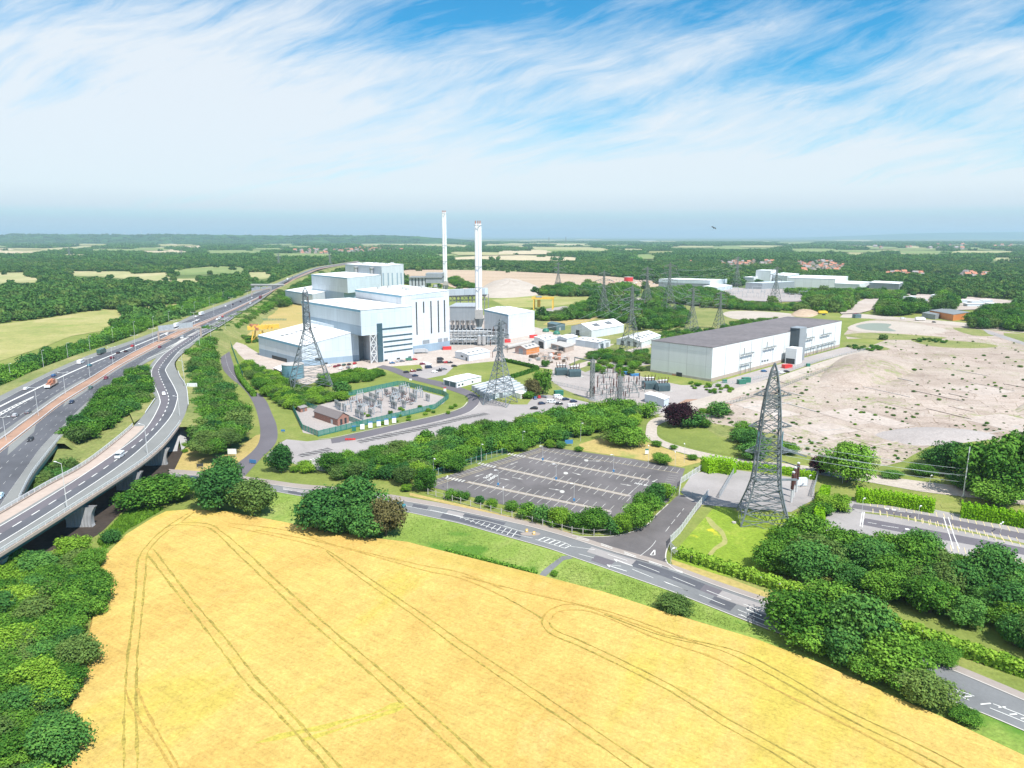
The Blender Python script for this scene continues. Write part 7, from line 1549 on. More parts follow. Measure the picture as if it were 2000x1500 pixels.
st = [('car', 'blue', 1045, 779), ('car', 'red', 1053, 777), ('car', 'grey', 1062, 776.5), ('van', 'white', 1090, 777), ('car', 'white', 1097, 780), ('car', 'dark blue', 1105, 781.5), ('car', 'dark blue', 1120, 785.5), ('car', 'dark blue', 1058, 789.5), ('van', 'white', 1077, 787), ('car', 'black', 1092, 790), ('car', 'black', 1043, 799), ('van', 'white', 1118, 795)]
for it, lb, y in zip(st, ordlabels(st, '%s in the staff car park%s'), (95, 92, -25, 20, 22, 20, 22, 22, -12, 5, 175, 15)): put(it[0], it[1], it[2], it[3], R(y), .12, lb, 'cars in the staff car park')
fr_ = [('car', 'white', 643, 716), ('car', 'dark red', 655, 717), ('car', 'dark green', 672, 714), ('car', 'black', 682, 713), ('car', 'red', 693, 711), ('car', 'white', 666, 721), ('car', 'grey', 680, 719), ('car', 'white', 693, 718), ('car', 'dark red', 662, 715)]
for it, lb in zip(fr_, ordlabels(fr_, '%s parked against the low front hall' + '%s')): put(it[0], it[1], it[2], it[3], R(78), .1, lb, 'cars parked against the low front hall')
of = [('car', 'blue', 766, 710), ('car', 'silver', 778, 707), ('car', 'grey', 785, 706.5), ('van', 'green', 799, 704), ('car', 'red', 810, 703), ('car', 'dark red', 825, 712), ('car', 'white', 838, 713), ('van', 'dark blue', 837, 719), ('car', 'black', 794, 728), ('car', 'dark red', 807, 726), ('car', 'black', 819, 724), ('car', 'dark blue', 811, 735), ('car', 'white', 849, 727.5), ('car', 'black', 857, 725.5), ('car', 'grey', 867, 722.5), ('van', 'black', 860, 703), ('van', 'black', 860, 709), ('car', 'red', 872, 709), ('car', 'black', 879, 709), ('car', 'black', 887, 716), ('car', 'white', 830, 711), ('car', 'black', 863, 722)]
for i, (it, lb) in enumerate(zip(of, ordlabels(of, '%s parked in front of the offices%s'))): put(it[0], it[1], it[2], it[3], R(20 + 7 * (i % 3)), .12, lb, 'cars in the office parking')
hh_ = [('car', 'blue', 1492, 726), ('car', 'white', 1527, 729), ('car', 'black', 1536, 727), ('car', 'white', 1520, 728), ('lorry', 'yellow', 1607, 613), ('van', 'white', 1763, 623), ('lorry', 'white', 1797, 626), ('car', 'black', 1824, 630), ('car', 'dark blue', 1609, 615.5), ('car', 'dark red', 1671, 614)]
for it, lb in zip(hh_, ordlabels(hh_, '%s near the edge of the cleared site' + '%s')): put(it[0], it[1], it[2], it[3], R(10), .2, lb, 'vehicles by the cleared site')
dl = [('lorry', 'white', 790 + 20, 690)]
put('lorry', 'silver', 822, 690, R(14), .1, 'grey trailer lorry in front of the tall white slit-window block')
rc = random.Random(12); cyard = []
for i in range(60): cyard.append(('car', rc.choice(['white', 'silver', 'dark blue', 'black', 'red', 'blue']), rc.uniform(1190, 1285), rc.uniform(547.5, 556)))
for it in cyard: put('car', it[1], it[2], it[3], R(rc.choice([0, 90])), .4, it[1] + ' car in the distant scrap car yard round the red tank', 'cars of the distant yard')
for v_ in PROTO.values():
 for ch in list(v_.children): bpy.data.objects.remove(ch)
 bpy.data.objects.remove(v_)
# ================================================================== HOUSES
def mk_house(roof):
 t = empty('house', (0, 0, -400)); M['render'] = M.get('render') or simple('house_render', (.42, .36, .32), .8); mb = MB(); mb.prism([(-5, -4), (5, -4), (5, 4), (-5, 4)], 5.2, 0, False); mb.face([(-5, -4, 5.2), (-5, 4, 5.2), (-5, 0, 8.4)]); mb.face([(5, 4, 5.2), (5, -4, 5.2), (5, 0, 8.4)]); mb.build('wall', M['render'], t, local=True)
 mb = MB(); mb.face([(-5.4, -4.5, 4.9), (5.4, -4.5, 4.9), (5.4, 0, 8.5), (-5.4, 0, 8.5)]); mb.face([(5.4, 4.5, 4.9), (-5.4, 4.5, 4.9), (-5.4, 0, 8.5), (5.4, 0, 8.5)]); r = mb.build('roof', M[roof], t, local=True)
 mb = MB(); mb.box((3, 0, 9), (1, .8, 1.8)); mb.build('chimney_stack', M['brick'], r, local=True); return t
HP = [mk_house('tile'), mk_house('tilegrey')]
def village(px, n, group, label, seed, s=1.0):
 rng = random.Random(seed); us = [p[0] for p in px]; vs = [p[1] for p in px]; k = 0; done = []
 while k < n:
  u, v = rng.uniform(min(us), max(us)), rng.uniform(min(vs), max(vs))
  if not in_poly((u, v), px): continue
  p = P(u, v); 
  if any((p - q).length < 11 * s for q in done[-60:]): 
   if rng.random() < .9: continue
  done.append(p); r = rng.random(); t = copy_tree(HP[0 if r < .6 else 1], p + Vector((0, 0, .3)), rng.uniform(-.3, .3) + rng.choice([0, 1.57]), scale=(s * rng.uniform(.9, 1.3),) * 3); t.name = 'house'
  tag(t, ('%s roofed house ' % ('orange tile' if r < .6 else 'grey')) + label, 'house', group); k += 1
village([(660, 487), (690, 484), (750, 483), (790, 485), (785, 490), (740, 492), (690, 495), (650, 491)], 95, 'houses of the distant left town', 'in the distant town behind the plant', 1, 1.5)
village([(575, 489), (640, 488), (640, 497), (580, 497)], 24, 'houses left of the distant town', 'among the trees left of the distant town', 2, 1.5)
village([(1402, 512), (1445, 511), (1446, 519), (1425, 526), (1405, 519)], 22, 'houses of the middle village', 'in the middle village left of the works tower', 3)
village([(1446, 512), (1485, 510), (1512, 511), (1512, 520), (1446, 518)], 20, 'houses behind the works tower', 'just behind the works tower', 4)
village([(1555, 512), (1600, 511), (1640, 514), (1650, 522), (1640, 534), (1600, 530), (1565, 534), (1556, 520)], 60, 'houses of the right village', 'in the village above the long white works', 5)
village([(1325, 508), (1365, 508), (1365, 516), (1325, 516)], 10, 'houses at the wood edge', 'at the wood edge left of the middle village', 6)
village([(1732, 535), (1765, 535), (1765, 540), (1735, 540)], 9, 'terrace in the right woods', 'in the row among the right woods, left group', 7); village([(1772, 536), (1802, 536), (1802, 542), (1772, 542)], 8, 'terrace in the right woods, right part', 'in the row among the right woods, right group', 8)
village([(1878, 533), (1932, 537), (1932, 545), (1875, 543)], 12, 'houses by the far right woods', 'in the clearing of the far right woods', 9)
village([(1690, 480), (1800, 479), (1980, 478), (1980, 486), (1800, 488), (1700, 486)], 26, 'scattered far houses', 'scattered on the far right plain', 10, 2.2)
for h_ in HP:
 for ch in list(h_.children):
  for g in list(ch.children): bpy.data.objects.remove(g)
  bpy.data.objects.remove(ch)
 bpy.data.objects.remove(h_)
for i, (u, v, w) in enumerate(((1400, 473, 60), (1265, 470.5, 30), (430, 468.5, 8), (218, 460.5, 4), (835, 467, 14), (1600, 480, 20), (1545, 478, 14))):
 p = P(u, v); k = p.y / FPX; t = empty('depot', p, ['wide white depot on the far plain right of centre', 'small white depot on the far plain, left of the wide one', 'tiny white barn on the left hills', 'tiny white house on the skyline hill', 'pale greenhouse block between the town and the far chimney', 'pale block far right of the wide white depot', 'small pale block beside the far right one'][i], 'building'); mb = MB(); mb.box((p.x, p.y, 6), (w * k, 60, 12)); mb.build('wall', M['cladw'], t); mb = MB(); mb.box((p.x, p.y, 12.4), (w * k * 1.01, 61, .8)); mb.build('roof', M['white'], t)
for i, u in enumerate((243, 277, 343, 480)):
 p = atD(u, 456, 11500); t = empty('wind_turbine', (p.x, p.y, 90), 'faint white wind turbine above the left ridge, %s from the left' % ORD[i], 'wind turbine', 'turbines above the ridge'); mb = MB(); mb.bar((p.x, p.y, 90), (p.x, p.y, 150), 3, 2, n=6); mb.build('tower', M['white'], t)
 for k in range(3): a = R(90 + 120 * k + i * 25); mb = MB(); mb.bar((p.x, p.y - 3, 150), (p.x + 36 * math.cos(a), p.y - 3, 150 + 36 * math.sin(a)), 2.4, .8); mb.build('blade', M['white'], t)
# swallow
def bird():
 c = atD(1393.5, 446, 42); t = empty('bird', c, 'small dark swallow gliding against the pale sky', 'bird'); mb = MB(); s = 1.0
 prof = [(-.085, .006), (-.05, .012), (0, .022), (.04, .02), (.07, .014), (.09, .003)]
 for (x0, r0), (x1, r1) in zip(prof, prof[1:]):
  for k in range(8): a, b = k * .785, (k + 1) * .785; mb.face([(x0 * .5, r0 * math.cos(a), x0 + r0 * .2), (x0 * .5, r0 * math.cos(b), x0), (x1 * .5, r1 * math.cos(b), x1), (x1 * .5, r1 * math.cos(a), x1)])
 for sgn in (-1, 1):
  pts = [(0, 0, .05), (sgn * .06, -.01, .085), (sgn * .12, -.01, .07), (sgn * .17, 0, .0), (sgn * .11, 0, .035), (sgn * .05, 0, .02), (0, 0, -.01)]
  mb.face(pts); mb.face([(x, y + .004, z) for x, y, z in pts][::-1]); tl = [(0, 0, -.06), (sgn * .012, 0, -.1), (sgn * .035, 0, -.15), (sgn * .006, 0, -.09)]; mb.face(tl); mb.face([(x, y + .003, z) for x, y, z in tl][::-1])
 o = mb.build('body', simple('swallow_feathers', (.012, .014, .022), .5), t, local=True); t.rotation_euler = (0, R(25), 0)
bird()
# ================================================================== VEGETATION
PC = bpy.data.collections.new('tree_shapes')      # prototypes, not linked to the scene
def leaf_mesh(name, lobes, n, size, mat, seed, up=.35, fill=.25):
 """crown of leaf sprays: small bent quads over many lobes"""
 rng = np.random.default_rng(seed); L = np.array(lobes, float); w = L[:, 3] * L[:, 3]; idx = rng.choice(len(L), n, p=w / w.sum())
 d = rng.normal(size=(n, 3)); d /= np.linalg.norm(d, axis=1)[:, None]; rad = np.where(rng.random(n) < fill, rng.uniform(.45, .9, n), rng.uniform(.80, 1.22, n))
 bump = 1 + .16 * np.sin(d[:, 0] * 7 + idx * 1.7) * np.cos(d[:, 1] * 6 + idx) + .12 * np.sin(d[:, 2] * 9 + idx)
 c = L[idx, :3] + d * (L[idx, 3] * rad * bump)[:, None] * np.array([1, 1, .86])
 nr = d * 1.0 + rng.normal(size=(n, 3)) * .55 + np.array([0, 0, up]); nr /= np.linalg.norm(nr, axis=1)[:, None]
 t = np.cross(nr, rng.normal(size=(n, 3))); t /= np.linalg.norm(t, axis=1)[:, None]; b = np.cross(nr, t); s = size * rng.uniform(.6, 1.25, n)[:, None]
 v = np.empty((n, 4, 3)); v[:, 0] = c - t * s - b * s * .5; v[:, 1] = c + t * s * .2 - b * s * .9; v[:, 2] = c + t * s + b * s * .4; v[:, 3] = c - t * s * .1 + b * s * .8
 me = bpy.data.meshes.new(name); me.vertices.add(n * 4); me.vertices.foreach_set('co', v.reshape(-1).astype(np.float32)); me.loops.add(n * 4); me.loops.foreach_set('vertex_index', np.arange(n * 4, dtype=np.int32))
 me.polygons.add(n); me.polygons.foreach_set('loop_start', np.arange(0, n * 4, 4, dtype=np.int32)); me.polygons.foreach_set('loop_total', np.full(n, 4, np.int32)); me.update(calc_edges=True)
 at = me.attributes.new('tone', 'FLOAT', 'FACE'); lt = rng.random(len(L)); at.data.foreach_set('value', lt[idx].astype(np.float32))
 me.materials.append(mat); me.validate(); return me
def crown_lobes(seed, r, h, z0, n, kind='round'):
 rng = random.Random(seed); out = []
 for k in range(n):
  f = (k + .5) / n; z = z0 + h * (.12 + .8 * f)
  if kind == 'round': R0 = r * math.sqrt(max(.05, 1 - (2 * f - .85) ** 2 * .75))
  elif kind == 'cone': R0 = r * (1.05 - .85 * f)
  else: R0 = r * (.75 + .3 * math.sin(f * 3.1))
  a = k * 2.4 + rng.uniform(-.5, .5); rr = R0 * rng.uniform(.30, .86); s = R0 * rng.uniform(.26, .58) if kind != 'col' else R0 * .6
  out.append((rr * math.cos(a), rr * math.sin(a), z, s))
 out.append((0, 0, z0 + h * .55, r * .55)); return out
def trunk_mesh(seed, r, h, ht_):
 rng = random.Random(seed); mb = MB(); mb.bar((0, 0, 0), (rng.uniform(-.2, .2), rng.uniform(-.2, .2), h * .75), r, r * .4, n=7)
 for k in range(5): a = k * 1.25 + rng.random(); z = h * (.3 + .1 * k); mb.bar((0, 0, z), (math.cos(a) * ht_ * .28, math.sin(a) * ht_ * .28, z + ht_ * .3), r * .4, r * .12, n=5)
 me = bpy.data.meshes.new('trunk'); me.from_pydata(mb.v, [], mb.f); me.materials.append(M['bark']); return me
# unit prototypes: crown radius ~1, height ~2.1 (scaled to metres on placing)
TP = {}
def proto(key, mat, kind, seed, n, size, lob=14, h=1.75, r=1.0, z0=.3):
 lo = crown_lobes(seed, r, h, z0, lob, kind); TP[key] = (leaf_mesh('crown', lo, n, size, M[mat], seed), trunk_mesh(seed, .16, 1.2, 1.6))
for i, mt in enumerate(('leaf', 'leaf2', 'leaf3', 'leaf4')):
 for j in range(2): proto(('near', i, j), mt, 'round', 10 * i + j, 8000, .055, 26 + 8 * j)
 for j in range(2): proto(('mid', i, j), mt, 'round' if j == 0 else 'col', 50 + 10 * i + j, 2200, .095, 18)
proto(('near', 'copper', 0), 'copper', 'round', 91, 6000, .06, 18); proto(('near', 'cream', 0), 'cream', 'round', 92, 2500, .08, 10); proto(('near', 'brown', 0), 'leafbrown', 'round', 93, 6000, .06, 16); proto(('near', 'cone', 0), 'leaf', 'cone', 94, 3000, .09, 14)
TREES = []      # (world loc, radius, height factor, key, label, group, name)
def tree(u, v, wpx, hk=1.0, mt=0, label=None, group=None, zc=None, name='tree', z=0.0):
 """tree whose crown centre is seen at (u, v) and is wpx wide"""
 r = 6.0
 for _ in range(4):
  zc_ = z + r * 1.15 * hk; p = P(u, v, zc_); r = wpx * .5 * (p.y * cp + (CZ - zc_) * sp_) / FPX
 TREES.append((Vector((p.x, p.y, z)), r, hk, mt, label, group, name))
def wood(px, spacing, r, mts, label, group, seed, hk=1.0, z=0.0, jit=.45, name='tree', frac=.55):
 rng = random.Random(seed); zc = z + r * 1.2 * hk * frac * 1.6; poly = [tuple(P(u, v, zc).xy) for u, v in px]; xs = [p[0] for p in poly]; ys = [p[1] for p in poly]; y = min(ys); row = 0
 while y < max(ys):
  x = min(xs) + (spacing * .5 if row % 2 else 0)
  while x < max(xs):
   q = (x + rng.uniform(-jit, jit) * spacing, y + rng.uniform(-jit, jit) * spacing)
   if in_poly(q, poly): TREES.append((Vector((q[0], q[1], z)), r * rng.uniform(.75, 1.25), hk * rng.uniform(.8, 1.2), rng.choice(mts), label, group, name))
   x += spacing
  y += spacing * .87; row += 1
# individual trees one can point at
tree(296, 955, 95, .62, 0, 'spreading bush tree between the viaduct and the tip of the wheat field'); tree(345, 950, 70, .7, 0, 'second bush tree behind the tip of the wheat field, beside the dark car'); tree(258, 972, 50, .5, 0, 'low bush at the viaduct foot left of the wheat tip')
tree(424, 945, 92, 1.0, 1, 'tall dense tree, left one of the pair behind the wheat tip'); tree(440, 925, 60, 1.0, 1, 'tree standing just behind the tall left one of the pair'); tree(492, 962, 80, .95, 3, 'darker tree, right one of the pair behind the wheat tip')
tree(632, 985, 100, .85, 1, 'left tree of the big clump between the wheat and the main road'); tree(690, 972, 105, .85, 1, 'tallest tree in the middle of the big clump beside the road'); tree(705, 1010, 90, .75, 1, 'front tree of the big clump at the wheat edge'); tree(652, 1010, 80, .7, 1, 'low front left tree of the big clump'); tree(752, 1012, 72, .9, 'brown', 'brownish bush at the right end of the big clump')
tree(549, 893, 50, 1.0, 1, 'round tree standing alone at the junction of the access road')
tree(1317, 1177, 62, .5, 3, 'lone round dark bush on the grass between wheat and road')
tree(1563, 1195, 120, .75, 0, 'left tree of the big clump hiding the main road on the right'); tree(1622, 1175, 90, .8, 0, 'back left tree of the clump hiding the road'); tree(1690, 1225, 130, .8, 1, 'largest dark tree in the middle of the clump hiding the road'); tree(1650, 1255, 100, .7, 1, 'front middle tree of the clump over the wheat'); tree(1745, 1280, 105, .75, 0, 'bright tree right of the middle in the clump over the wheat'); tree(1590, 1235, 90, .65, 0, 'front left tree of the clump over the wheat'); tree(1700, 1300, 80, .6, 0, 'front low tree of the clump over the wheat'); tree(1812, 1345, 95, .65, 3, 'dark olive bush at the right end of the clump over the wheat'); tree(1770, 1320, 80, .6, 0, 'tree beside the dark olive bush'); tree(1885, 1395, 55, .45, 0, 'small bush on the road verge at lower right')
tree(1327, 803, 60, .85, 'copper', 'copper beech with dark purple leaves beside the loop road', name='copper_beech'); tree(1352, 818, 44, .6, 1, 'dark green bush tucked right of the copper beech'); tree(1372, 825, 30, .5, 0, 'small bush right of the copper beech')
tree(1212, 836, 62, .8, 0, 'large round tree on the dry grass left of the loop road, upper one'); tree(1228, 852, 58, .6, 0, 'lower right part tree of the round pair on the dry grass'); tree(1205, 850, 50, .6, 3, 'left tree of the round group on the dry grass')
tree(1403, 800, 34, .8, 1, 'round bush by the site road left of the fence'); tree(1420, 803, 20, .7, 3, 'grey-green bush right of the round bush by the site road'); tree(1372, 802, 14, .6, 2, 'small bright bush by the site road, left one'); tree(1386, 803, 14, .6, 2, 'small bright bush by the site road, right one')
tree(1470, 855, 56, .75, 1, 'dark tree behind the nearest pylon on the grass circle'); tree(1450, 848, 44, .6, 1, 'left companion of the dark tree behind the nearest pylon'); tree(1475, 880, 60, .5, 1, 'low dark bush just behind the nearest pylon'); tree(1455, 835, 36, .45, 4 if False else 0, 'low bush on the rim of the grass circle'); tree(1540, 875, 36, .6, 0, 'small tree right behind the nearest pylon')
tree(1658, 898, 84, .95, 0, 'big round tree beside the loop road right of the pen'); tree(1604, 907, 40, .8, 'copper', 'small purple-leaved bush left of the big round tree', name='purple_bush'); tree(1703, 905, 34, 1.0, 'cream', 'cream flowering shrub right of the big round tree', name='flowering_shrub'); tree(1745, 925, 34, .5, 1, 'low green shrub right of the cream flowering shrub')
tree(1945, 905, 120, .95, 0, 'very large tree right of the white mast, left one'); tree(2010, 900, 120, .95, 0, 'very large tree at the right picture edge'); tree(1870, 895, 80, .8, 1, 'dark tree left of the white mast'); tree(1830, 890, 50, .7, 1, 'small dark tree at the left end of the group by the mast'); tree(1800, 915, 44, .5, 0, 'low bush at the corner of the loop road and track'); tree(1950, 955, 80, .7, 0, 'lower tree in front of the very large right hand trees'); tree(1880, 935, 60, .5, 1, 'low dark bush behind the white mast')
tree(1060, 747, 30, 1.35, 0, 'tall rounded tree beside the battery containers'); tree(1042, 757, 30, 1.0, 'brown', 'brownish bush left of the tall rounded tree'); tree(1033, 770, 22, .7, 0, 'small bush at the end of the containers'); tree(668, 758, 32, .8, 1, 'dark round bush right of the tank pylon foot')
tree(1292, 896, 34, .55, 0, 'round green bush on the dry grass above the empty car park'); tree(1283, 866, 18, .6, 0, 'small bush left of the loop road'); tree(1316, 873, 14, .6, 0, 'tiny bush left of the loop road'); tree(1352, 892, 18, .6, 0, 'small bush at the lower bend of the loop road'); tree(1075, 866, 24, .6, 2, 'pale leafed shrub at the top corner of the empty car park'); tree(1094, 868, 20, .7, 1, 'dark shrub beside the pale leafed shrub'); tree(1131, 877, 16, .6, 0, 'shrub right of the blue shelter')
tree(1065, 710, 14, .8, 0, 'round bush by the storage yard below the orange shed'); tree(1010, 1105, 1, 1, 0) if False else None
tree(790, 930, 40, .8, 3, 'olive tree at the left corner of the empty car park'); tree(832, 935, 40, 1.05, 0, 'upright green tree at the left corner of the empty car park'); tree(793, 952, 22, .6, 2, 'small lime bush beside the footway'); tree(1083, 1119, 14, .8, 0, 'small bush at the lane gate by the wheat')
for i, (u, v, w) in enumerate(((883, 965, 24), (905, 968, 22), (937, 975, 22), (961, 982, 22), (1000, 988, 24), (1030, 995, 34), (1060, 1003, 32), (1095, 1005, 42), (1125, 1015, 36), (1162, 1012, 50), (1195, 1025, 34), (1215, 1022, 40), (1245, 1005, 50), (1262, 985, 50), (1282, 968, 44), (1300, 958, 34), (1080, 1020, 22), (1145, 1028, 26))):
 tree(u, v, w, .95 if w > 28 else .7, [0, 0, 1, 2][i % 4], 'tree in the row between the empty car park and the road, %s from the left' % ORD[sorted([883, 905, 937, 961, 1000, 1030, 1060, 1095, 1125, 1162, 1195, 1215, 1245, 1262, 1282, 1300, 1080, 1145]).index(u)], 'trees between the empty car park and the road')
# belts and plantations
wood([(-60, 1130), (40, 1085), (110, 1090), (165, 1062), (200, 1085), (188, 1120), (180, 1180), (165, 1250), (150, 1330), (140, 1400), (125, 1470), (110, 1700), (-260, 1700), (-160, 1300)], 5.2, 3.9, [0, 0, 0, 1, 2, 3], 'leafy shrub-like tree in the dense wood at lower left', 'wood at the lower left beside the wheat', 1, .62)
wood([(126, 856), (140, 832), (174, 798), (212, 764), (240, 741), (264, 722), (280, 716), (286, 735), (290, 760), (283, 785), (260, 802), (222, 818), (190, 843), (150, 852)], 4.8, 3.5, [0, 0, 1, 3], 'dense tree on the island between motorway and slip road', 'trees between motorway and slip road', 2, .75, 6.5)
wood([(75, 925), (110, 898), (150, 905), (140, 925), (110, 945), (80, 950), (66, 945)], 5, 3.2, [0, 1, 3], 'bush in the gap between the two bridges', 'bushes between the two bridges', 3, .6, 2.5)
wood([(372, 702), (386, 676), (402, 660), (412, 654), (414, 690), (418, 722), (432, 746), (448, 764), (462, 784), (474, 808), (482, 840), (456, 866), (410, 878), (378, 868), (384, 820), (374, 790), (376, 740)], 5.0, 3.7, [0, 0, 1, 3, 3], 'dense tree in the belt between slip road and narrow access road', 'belt between slip road and access road', 4, .72, 4)
wood([(472, 712), (488, 710), (524, 724), (556, 747), (600, 760), (640, 768), (660, 768), (690, 775), (640, 780), (575, 794), (550, 788), (528, 774), (510, 756), (488, 734)], 4.8, 3.1, [0, 0, 2, 2, 3], 'green shrub in the belt below the round blue tank', 'shrubs below the round blue tank', 5, .62)
wood([(618, 738), (680, 724), (740, 722), (752, 728), (730, 738), (660, 748), (625, 750)], 5, 3.0, [0, 0, 2], 'low shrub beside the front parking row', 'shrubs beside the front parking', 6, .62)
wood([(640, 905), (680, 896), (760, 880), (830, 855), (900, 838), (960, 832), (1040, 818), (1120, 802), (1200, 790), (1260, 795), (1275, 805), (1250, 820), (1180, 830), (1120, 845), (1030, 862), (960, 880), (900, 900), (840, 920), (770, 930), (700, 925), (655, 922)], 5.6, 4.0, [0, 0, 0, 2, 3, 1], 'dense leafy tree in the belt between the two car parks', 'belt between the two car parks', 7, .70)
wood([(560, 905), (600, 908), (640, 915), (600, 922), (565, 920)], 4, 2.4, [2, 0], 'lime green shrub at the car park entrance', 'shrubs at the car park entrance', 8, .6)
wood([(1468, 1078), (1505, 1056), (1560, 1044), (1600, 1030), (1640, 1054), (1700, 1050), (1780, 1072), (1860, 1090), (1940, 1110), (2100, 1150), (2100, 1272), (2000, 1232), (1900, 1205), (1800, 1172), (1700, 1142), (1600, 1115), (1500, 1098), (1455, 1085)], 6.8, 4.9, [0, 1, 1, 0, 3], 'tall dense tree in the plantation between road and right hand car park', 'plantation on the right', 9, .80)
wood([(1450, 1040), (1540, 1028), (1560, 1005), (1600, 975), (1606, 985), (1590, 1005), (1570, 1030), (1500, 1042)], 5, 2.6, [0, 1, 2], 'bush between the nearest pylon and the right hand plantation', 'bushes by the foot of the nearest pylon', 10, .7)
wood([(1760, 1250), (1840, 1275), (1900, 1300), (1890, 1310), (1800, 1285), (1750, 1262)], 5, 2.6, [0, 2], 'small shrub on the verge beyond the clump over the wheat', 'shrubs on the far verge', 12, .5)
wood([(190, 1080), (225, 1045), (215, 1035), (185, 1060)], 5, 2.8, [1], 'grey-green bush at the wheat edge under the viaduct', 'bushes at the wheat edge under the viaduct', 13, .7)
wood([(-40, 745), (10, 722), (60, 705), (120, 685), (170, 672), (210, 650), (240, 640), (262, 618), (300, 615), (312, 625), (280, 640), (240, 655), (200, 670), (150, 690), (90, 712), (30, 738), (-40, 765)], 8, 5, [0, 1, 0], 'tree in the hedge line between pasture and motorway', 'hedge line left of the motorway', 14, .8, 1)
wood([(316, 618), (330, 605), (360, 600), (380, 590), (420, 580), (460, 572), (470, 578), (430, 592), (390, 604), (345, 618)], 9, 5, [0, 1], 'tree on the bank left of the motorway beyond the gantry', 'trees on the bank beyond the gantry', 15, .8, 3)
wood([(400, 648), (440, 628), (480, 610), (520, 590), (540, 568), (552, 572), (545, 590), (500, 618), (460, 640), (425, 655)], 7, 3.6, [0, 3], 'roadside tree between motorway and narrow road', 'trees between motorway and narrow road', 16, .75, 3)
wood([(368, 800), (374, 850), (360, 885), (355, 880), (362, 840)], 3.5, 1.6, [2], 'lime weed bush beside the viaduct abutment', 'lime bushes by the abutment', 17, .6)
wood([(1640, 1000), (1660, 985), (1680, 975), (1600, 980), (1605, 1000)], 5, 3, [0, 2], 'bush at the left end of the long clipped hedge', 'bushes at the hedge end', 18, .7)
wood([(690, 800), (900, 790), (905, 800), (800, 822), (760, 835)], 9, 1.1, [0, 4 if False else 2], 'tiny shrub in the bed below the switchyard fence', 'shrubs below the switchyard fence', 19, .7)
wood([(1340, 745), (1420, 752), (1440, 762), (1400, 768), (1345, 756)], 5, 1.2, [2, 0], 'weed bush at the fence corner of the huge hall', 'weeds at the huge hall corner', 20, .6)
wood([(1240, 700), (1270, 690), (1270, 722), (1200, 735), (1165, 730), (1150, 705), (1200, 692)], 9, 2.6, [0, 2, 3], 'scrub bush between the storage sheds and the huge hall', 'scrub left of the huge hall', 21, .65)
for i, (px, sp, r, hk) in enumerate((([(1053, 566), (1085, 560), (1110, 556), (1130, 562), (1150, 553), (1180, 562), (1175, 574), (1120, 574), (1060, 572)], 10, 5.5, .8), ([(1183, 562), (1200, 557), (1230, 556), (1245, 568), (1240, 577), (1200, 575)], 9, 5.5, .8),
 ([(1100, 612), (1122, 600), (1145, 590), (1165, 586), (1200, 592), (1235, 600), (1245, 620), (1240, 628), (1210, 624), (1180, 616), (1150, 618), (1120, 618), (1090, 622), (1046, 620), (1046, 614), (1080, 611)], 7.5, 4.2, .75), ([(1200, 590), (1240, 592), (1300, 588), (1310, 640), (1280, 640), (1260, 632), (1245, 620), (1215, 608)], 8.5, 4.2, .75),
 ([(1262, 572), (1300, 565), (1340, 560), (1390, 568), (1420, 580), (1450, 592), (1440, 598), (1400, 596), (1300, 586), (1260, 584)], 9, 5, .8), ([(1300, 600), (1335, 600), (1350, 615), (1335, 635), (1305, 634)], 9, 4, .7), ([(1400, 590), (1460, 590), (1500, 597), (1560, 594), (1640, 600), (1650, 606), (1560, 604), (1480, 602), (1420, 600)], 9, 4.2, .7),
 ([(1575, 580), (1590, 572), (1625, 574), (1662, 582), (1660, 596), (1620, 600), (1580, 596)], 8, 6, 1), ([(1405, 638), (1450, 624), (1520, 622), (1500, 630), (1440, 642)], 8, 2.6, .6), ([(1718, 600), (1725, 588), (1745, 587), (1755, 595), (1800, 590), (1803, 602), (1760, 606), (1720, 608)], 8, 6.5, .9), ([(1825, 596), (1838, 582), (1860, 582), (1866, 594), (1850, 602), (1830, 602)], 8, 7, 1),
 ([(1892, 618), (1910, 605), (1960, 598), (2150, 600), (2150, 650), (1960, 636), (1900, 632)], 10, 5.5, .8), ([(1150, 690), (1185, 682), (1215, 690), (1265, 684), (1270, 705), (1230, 712), (1190, 702), (1155, 700)], 6.5, 2.8, .65), ([(1530, 566), (1620, 568), (1700, 568), (1760, 572), (1770, 580), (1700, 580), (1640, 576), (1540, 572)], 9, 5, .7), ([(876, 546), (890, 541), (905, 552), (930, 556), (925, 562), (890, 556)], 9, 5, .7),
 ([(560, 570), (590, 550), (612, 540), (610, 560), (570, 590), (545, 600)], 8, 4.5, .8), ([(1650, 672), (1700, 674), (1735, 680), (1700, 684), (1655, 680)], 7, 2, .6), ([(1780, 660), (1850, 662), (1850, 668), (1790, 666)], 6, 1.6, .6), ([(470, 655), (500, 658), (505, 668), (480, 668)], 5, 2, .6), ([(1280, 655), (1290, 648), (1420, 640), (1400, 650), (1290, 664)], 9, 3, .7))):
 wood(px, sp, r, [0, 1, 0, 3], 'scrub tree', 'scrubland of the middle distance', 40 + i, hk)
rngd = random.Random(77)
for k in range(70):          # weeds on the cleared site
 u, v = rngd.uniform(1380, 2000), rngd.uniform(690, 905)
 if in_poly((u, v), der) and not in_poly((u, v), [(1380, 780), (1560, 720), (1740, 655), (1900, 655), (1700, 700), (1560, 760), (1400, 810)]): tree(u, v, rngd.choice([4, 4, 5, 6, 8]), .5, rngd.choice([0, 2, 3]), 'small weed bush growing on the cleared site', 'weed bushes on the cleared site')
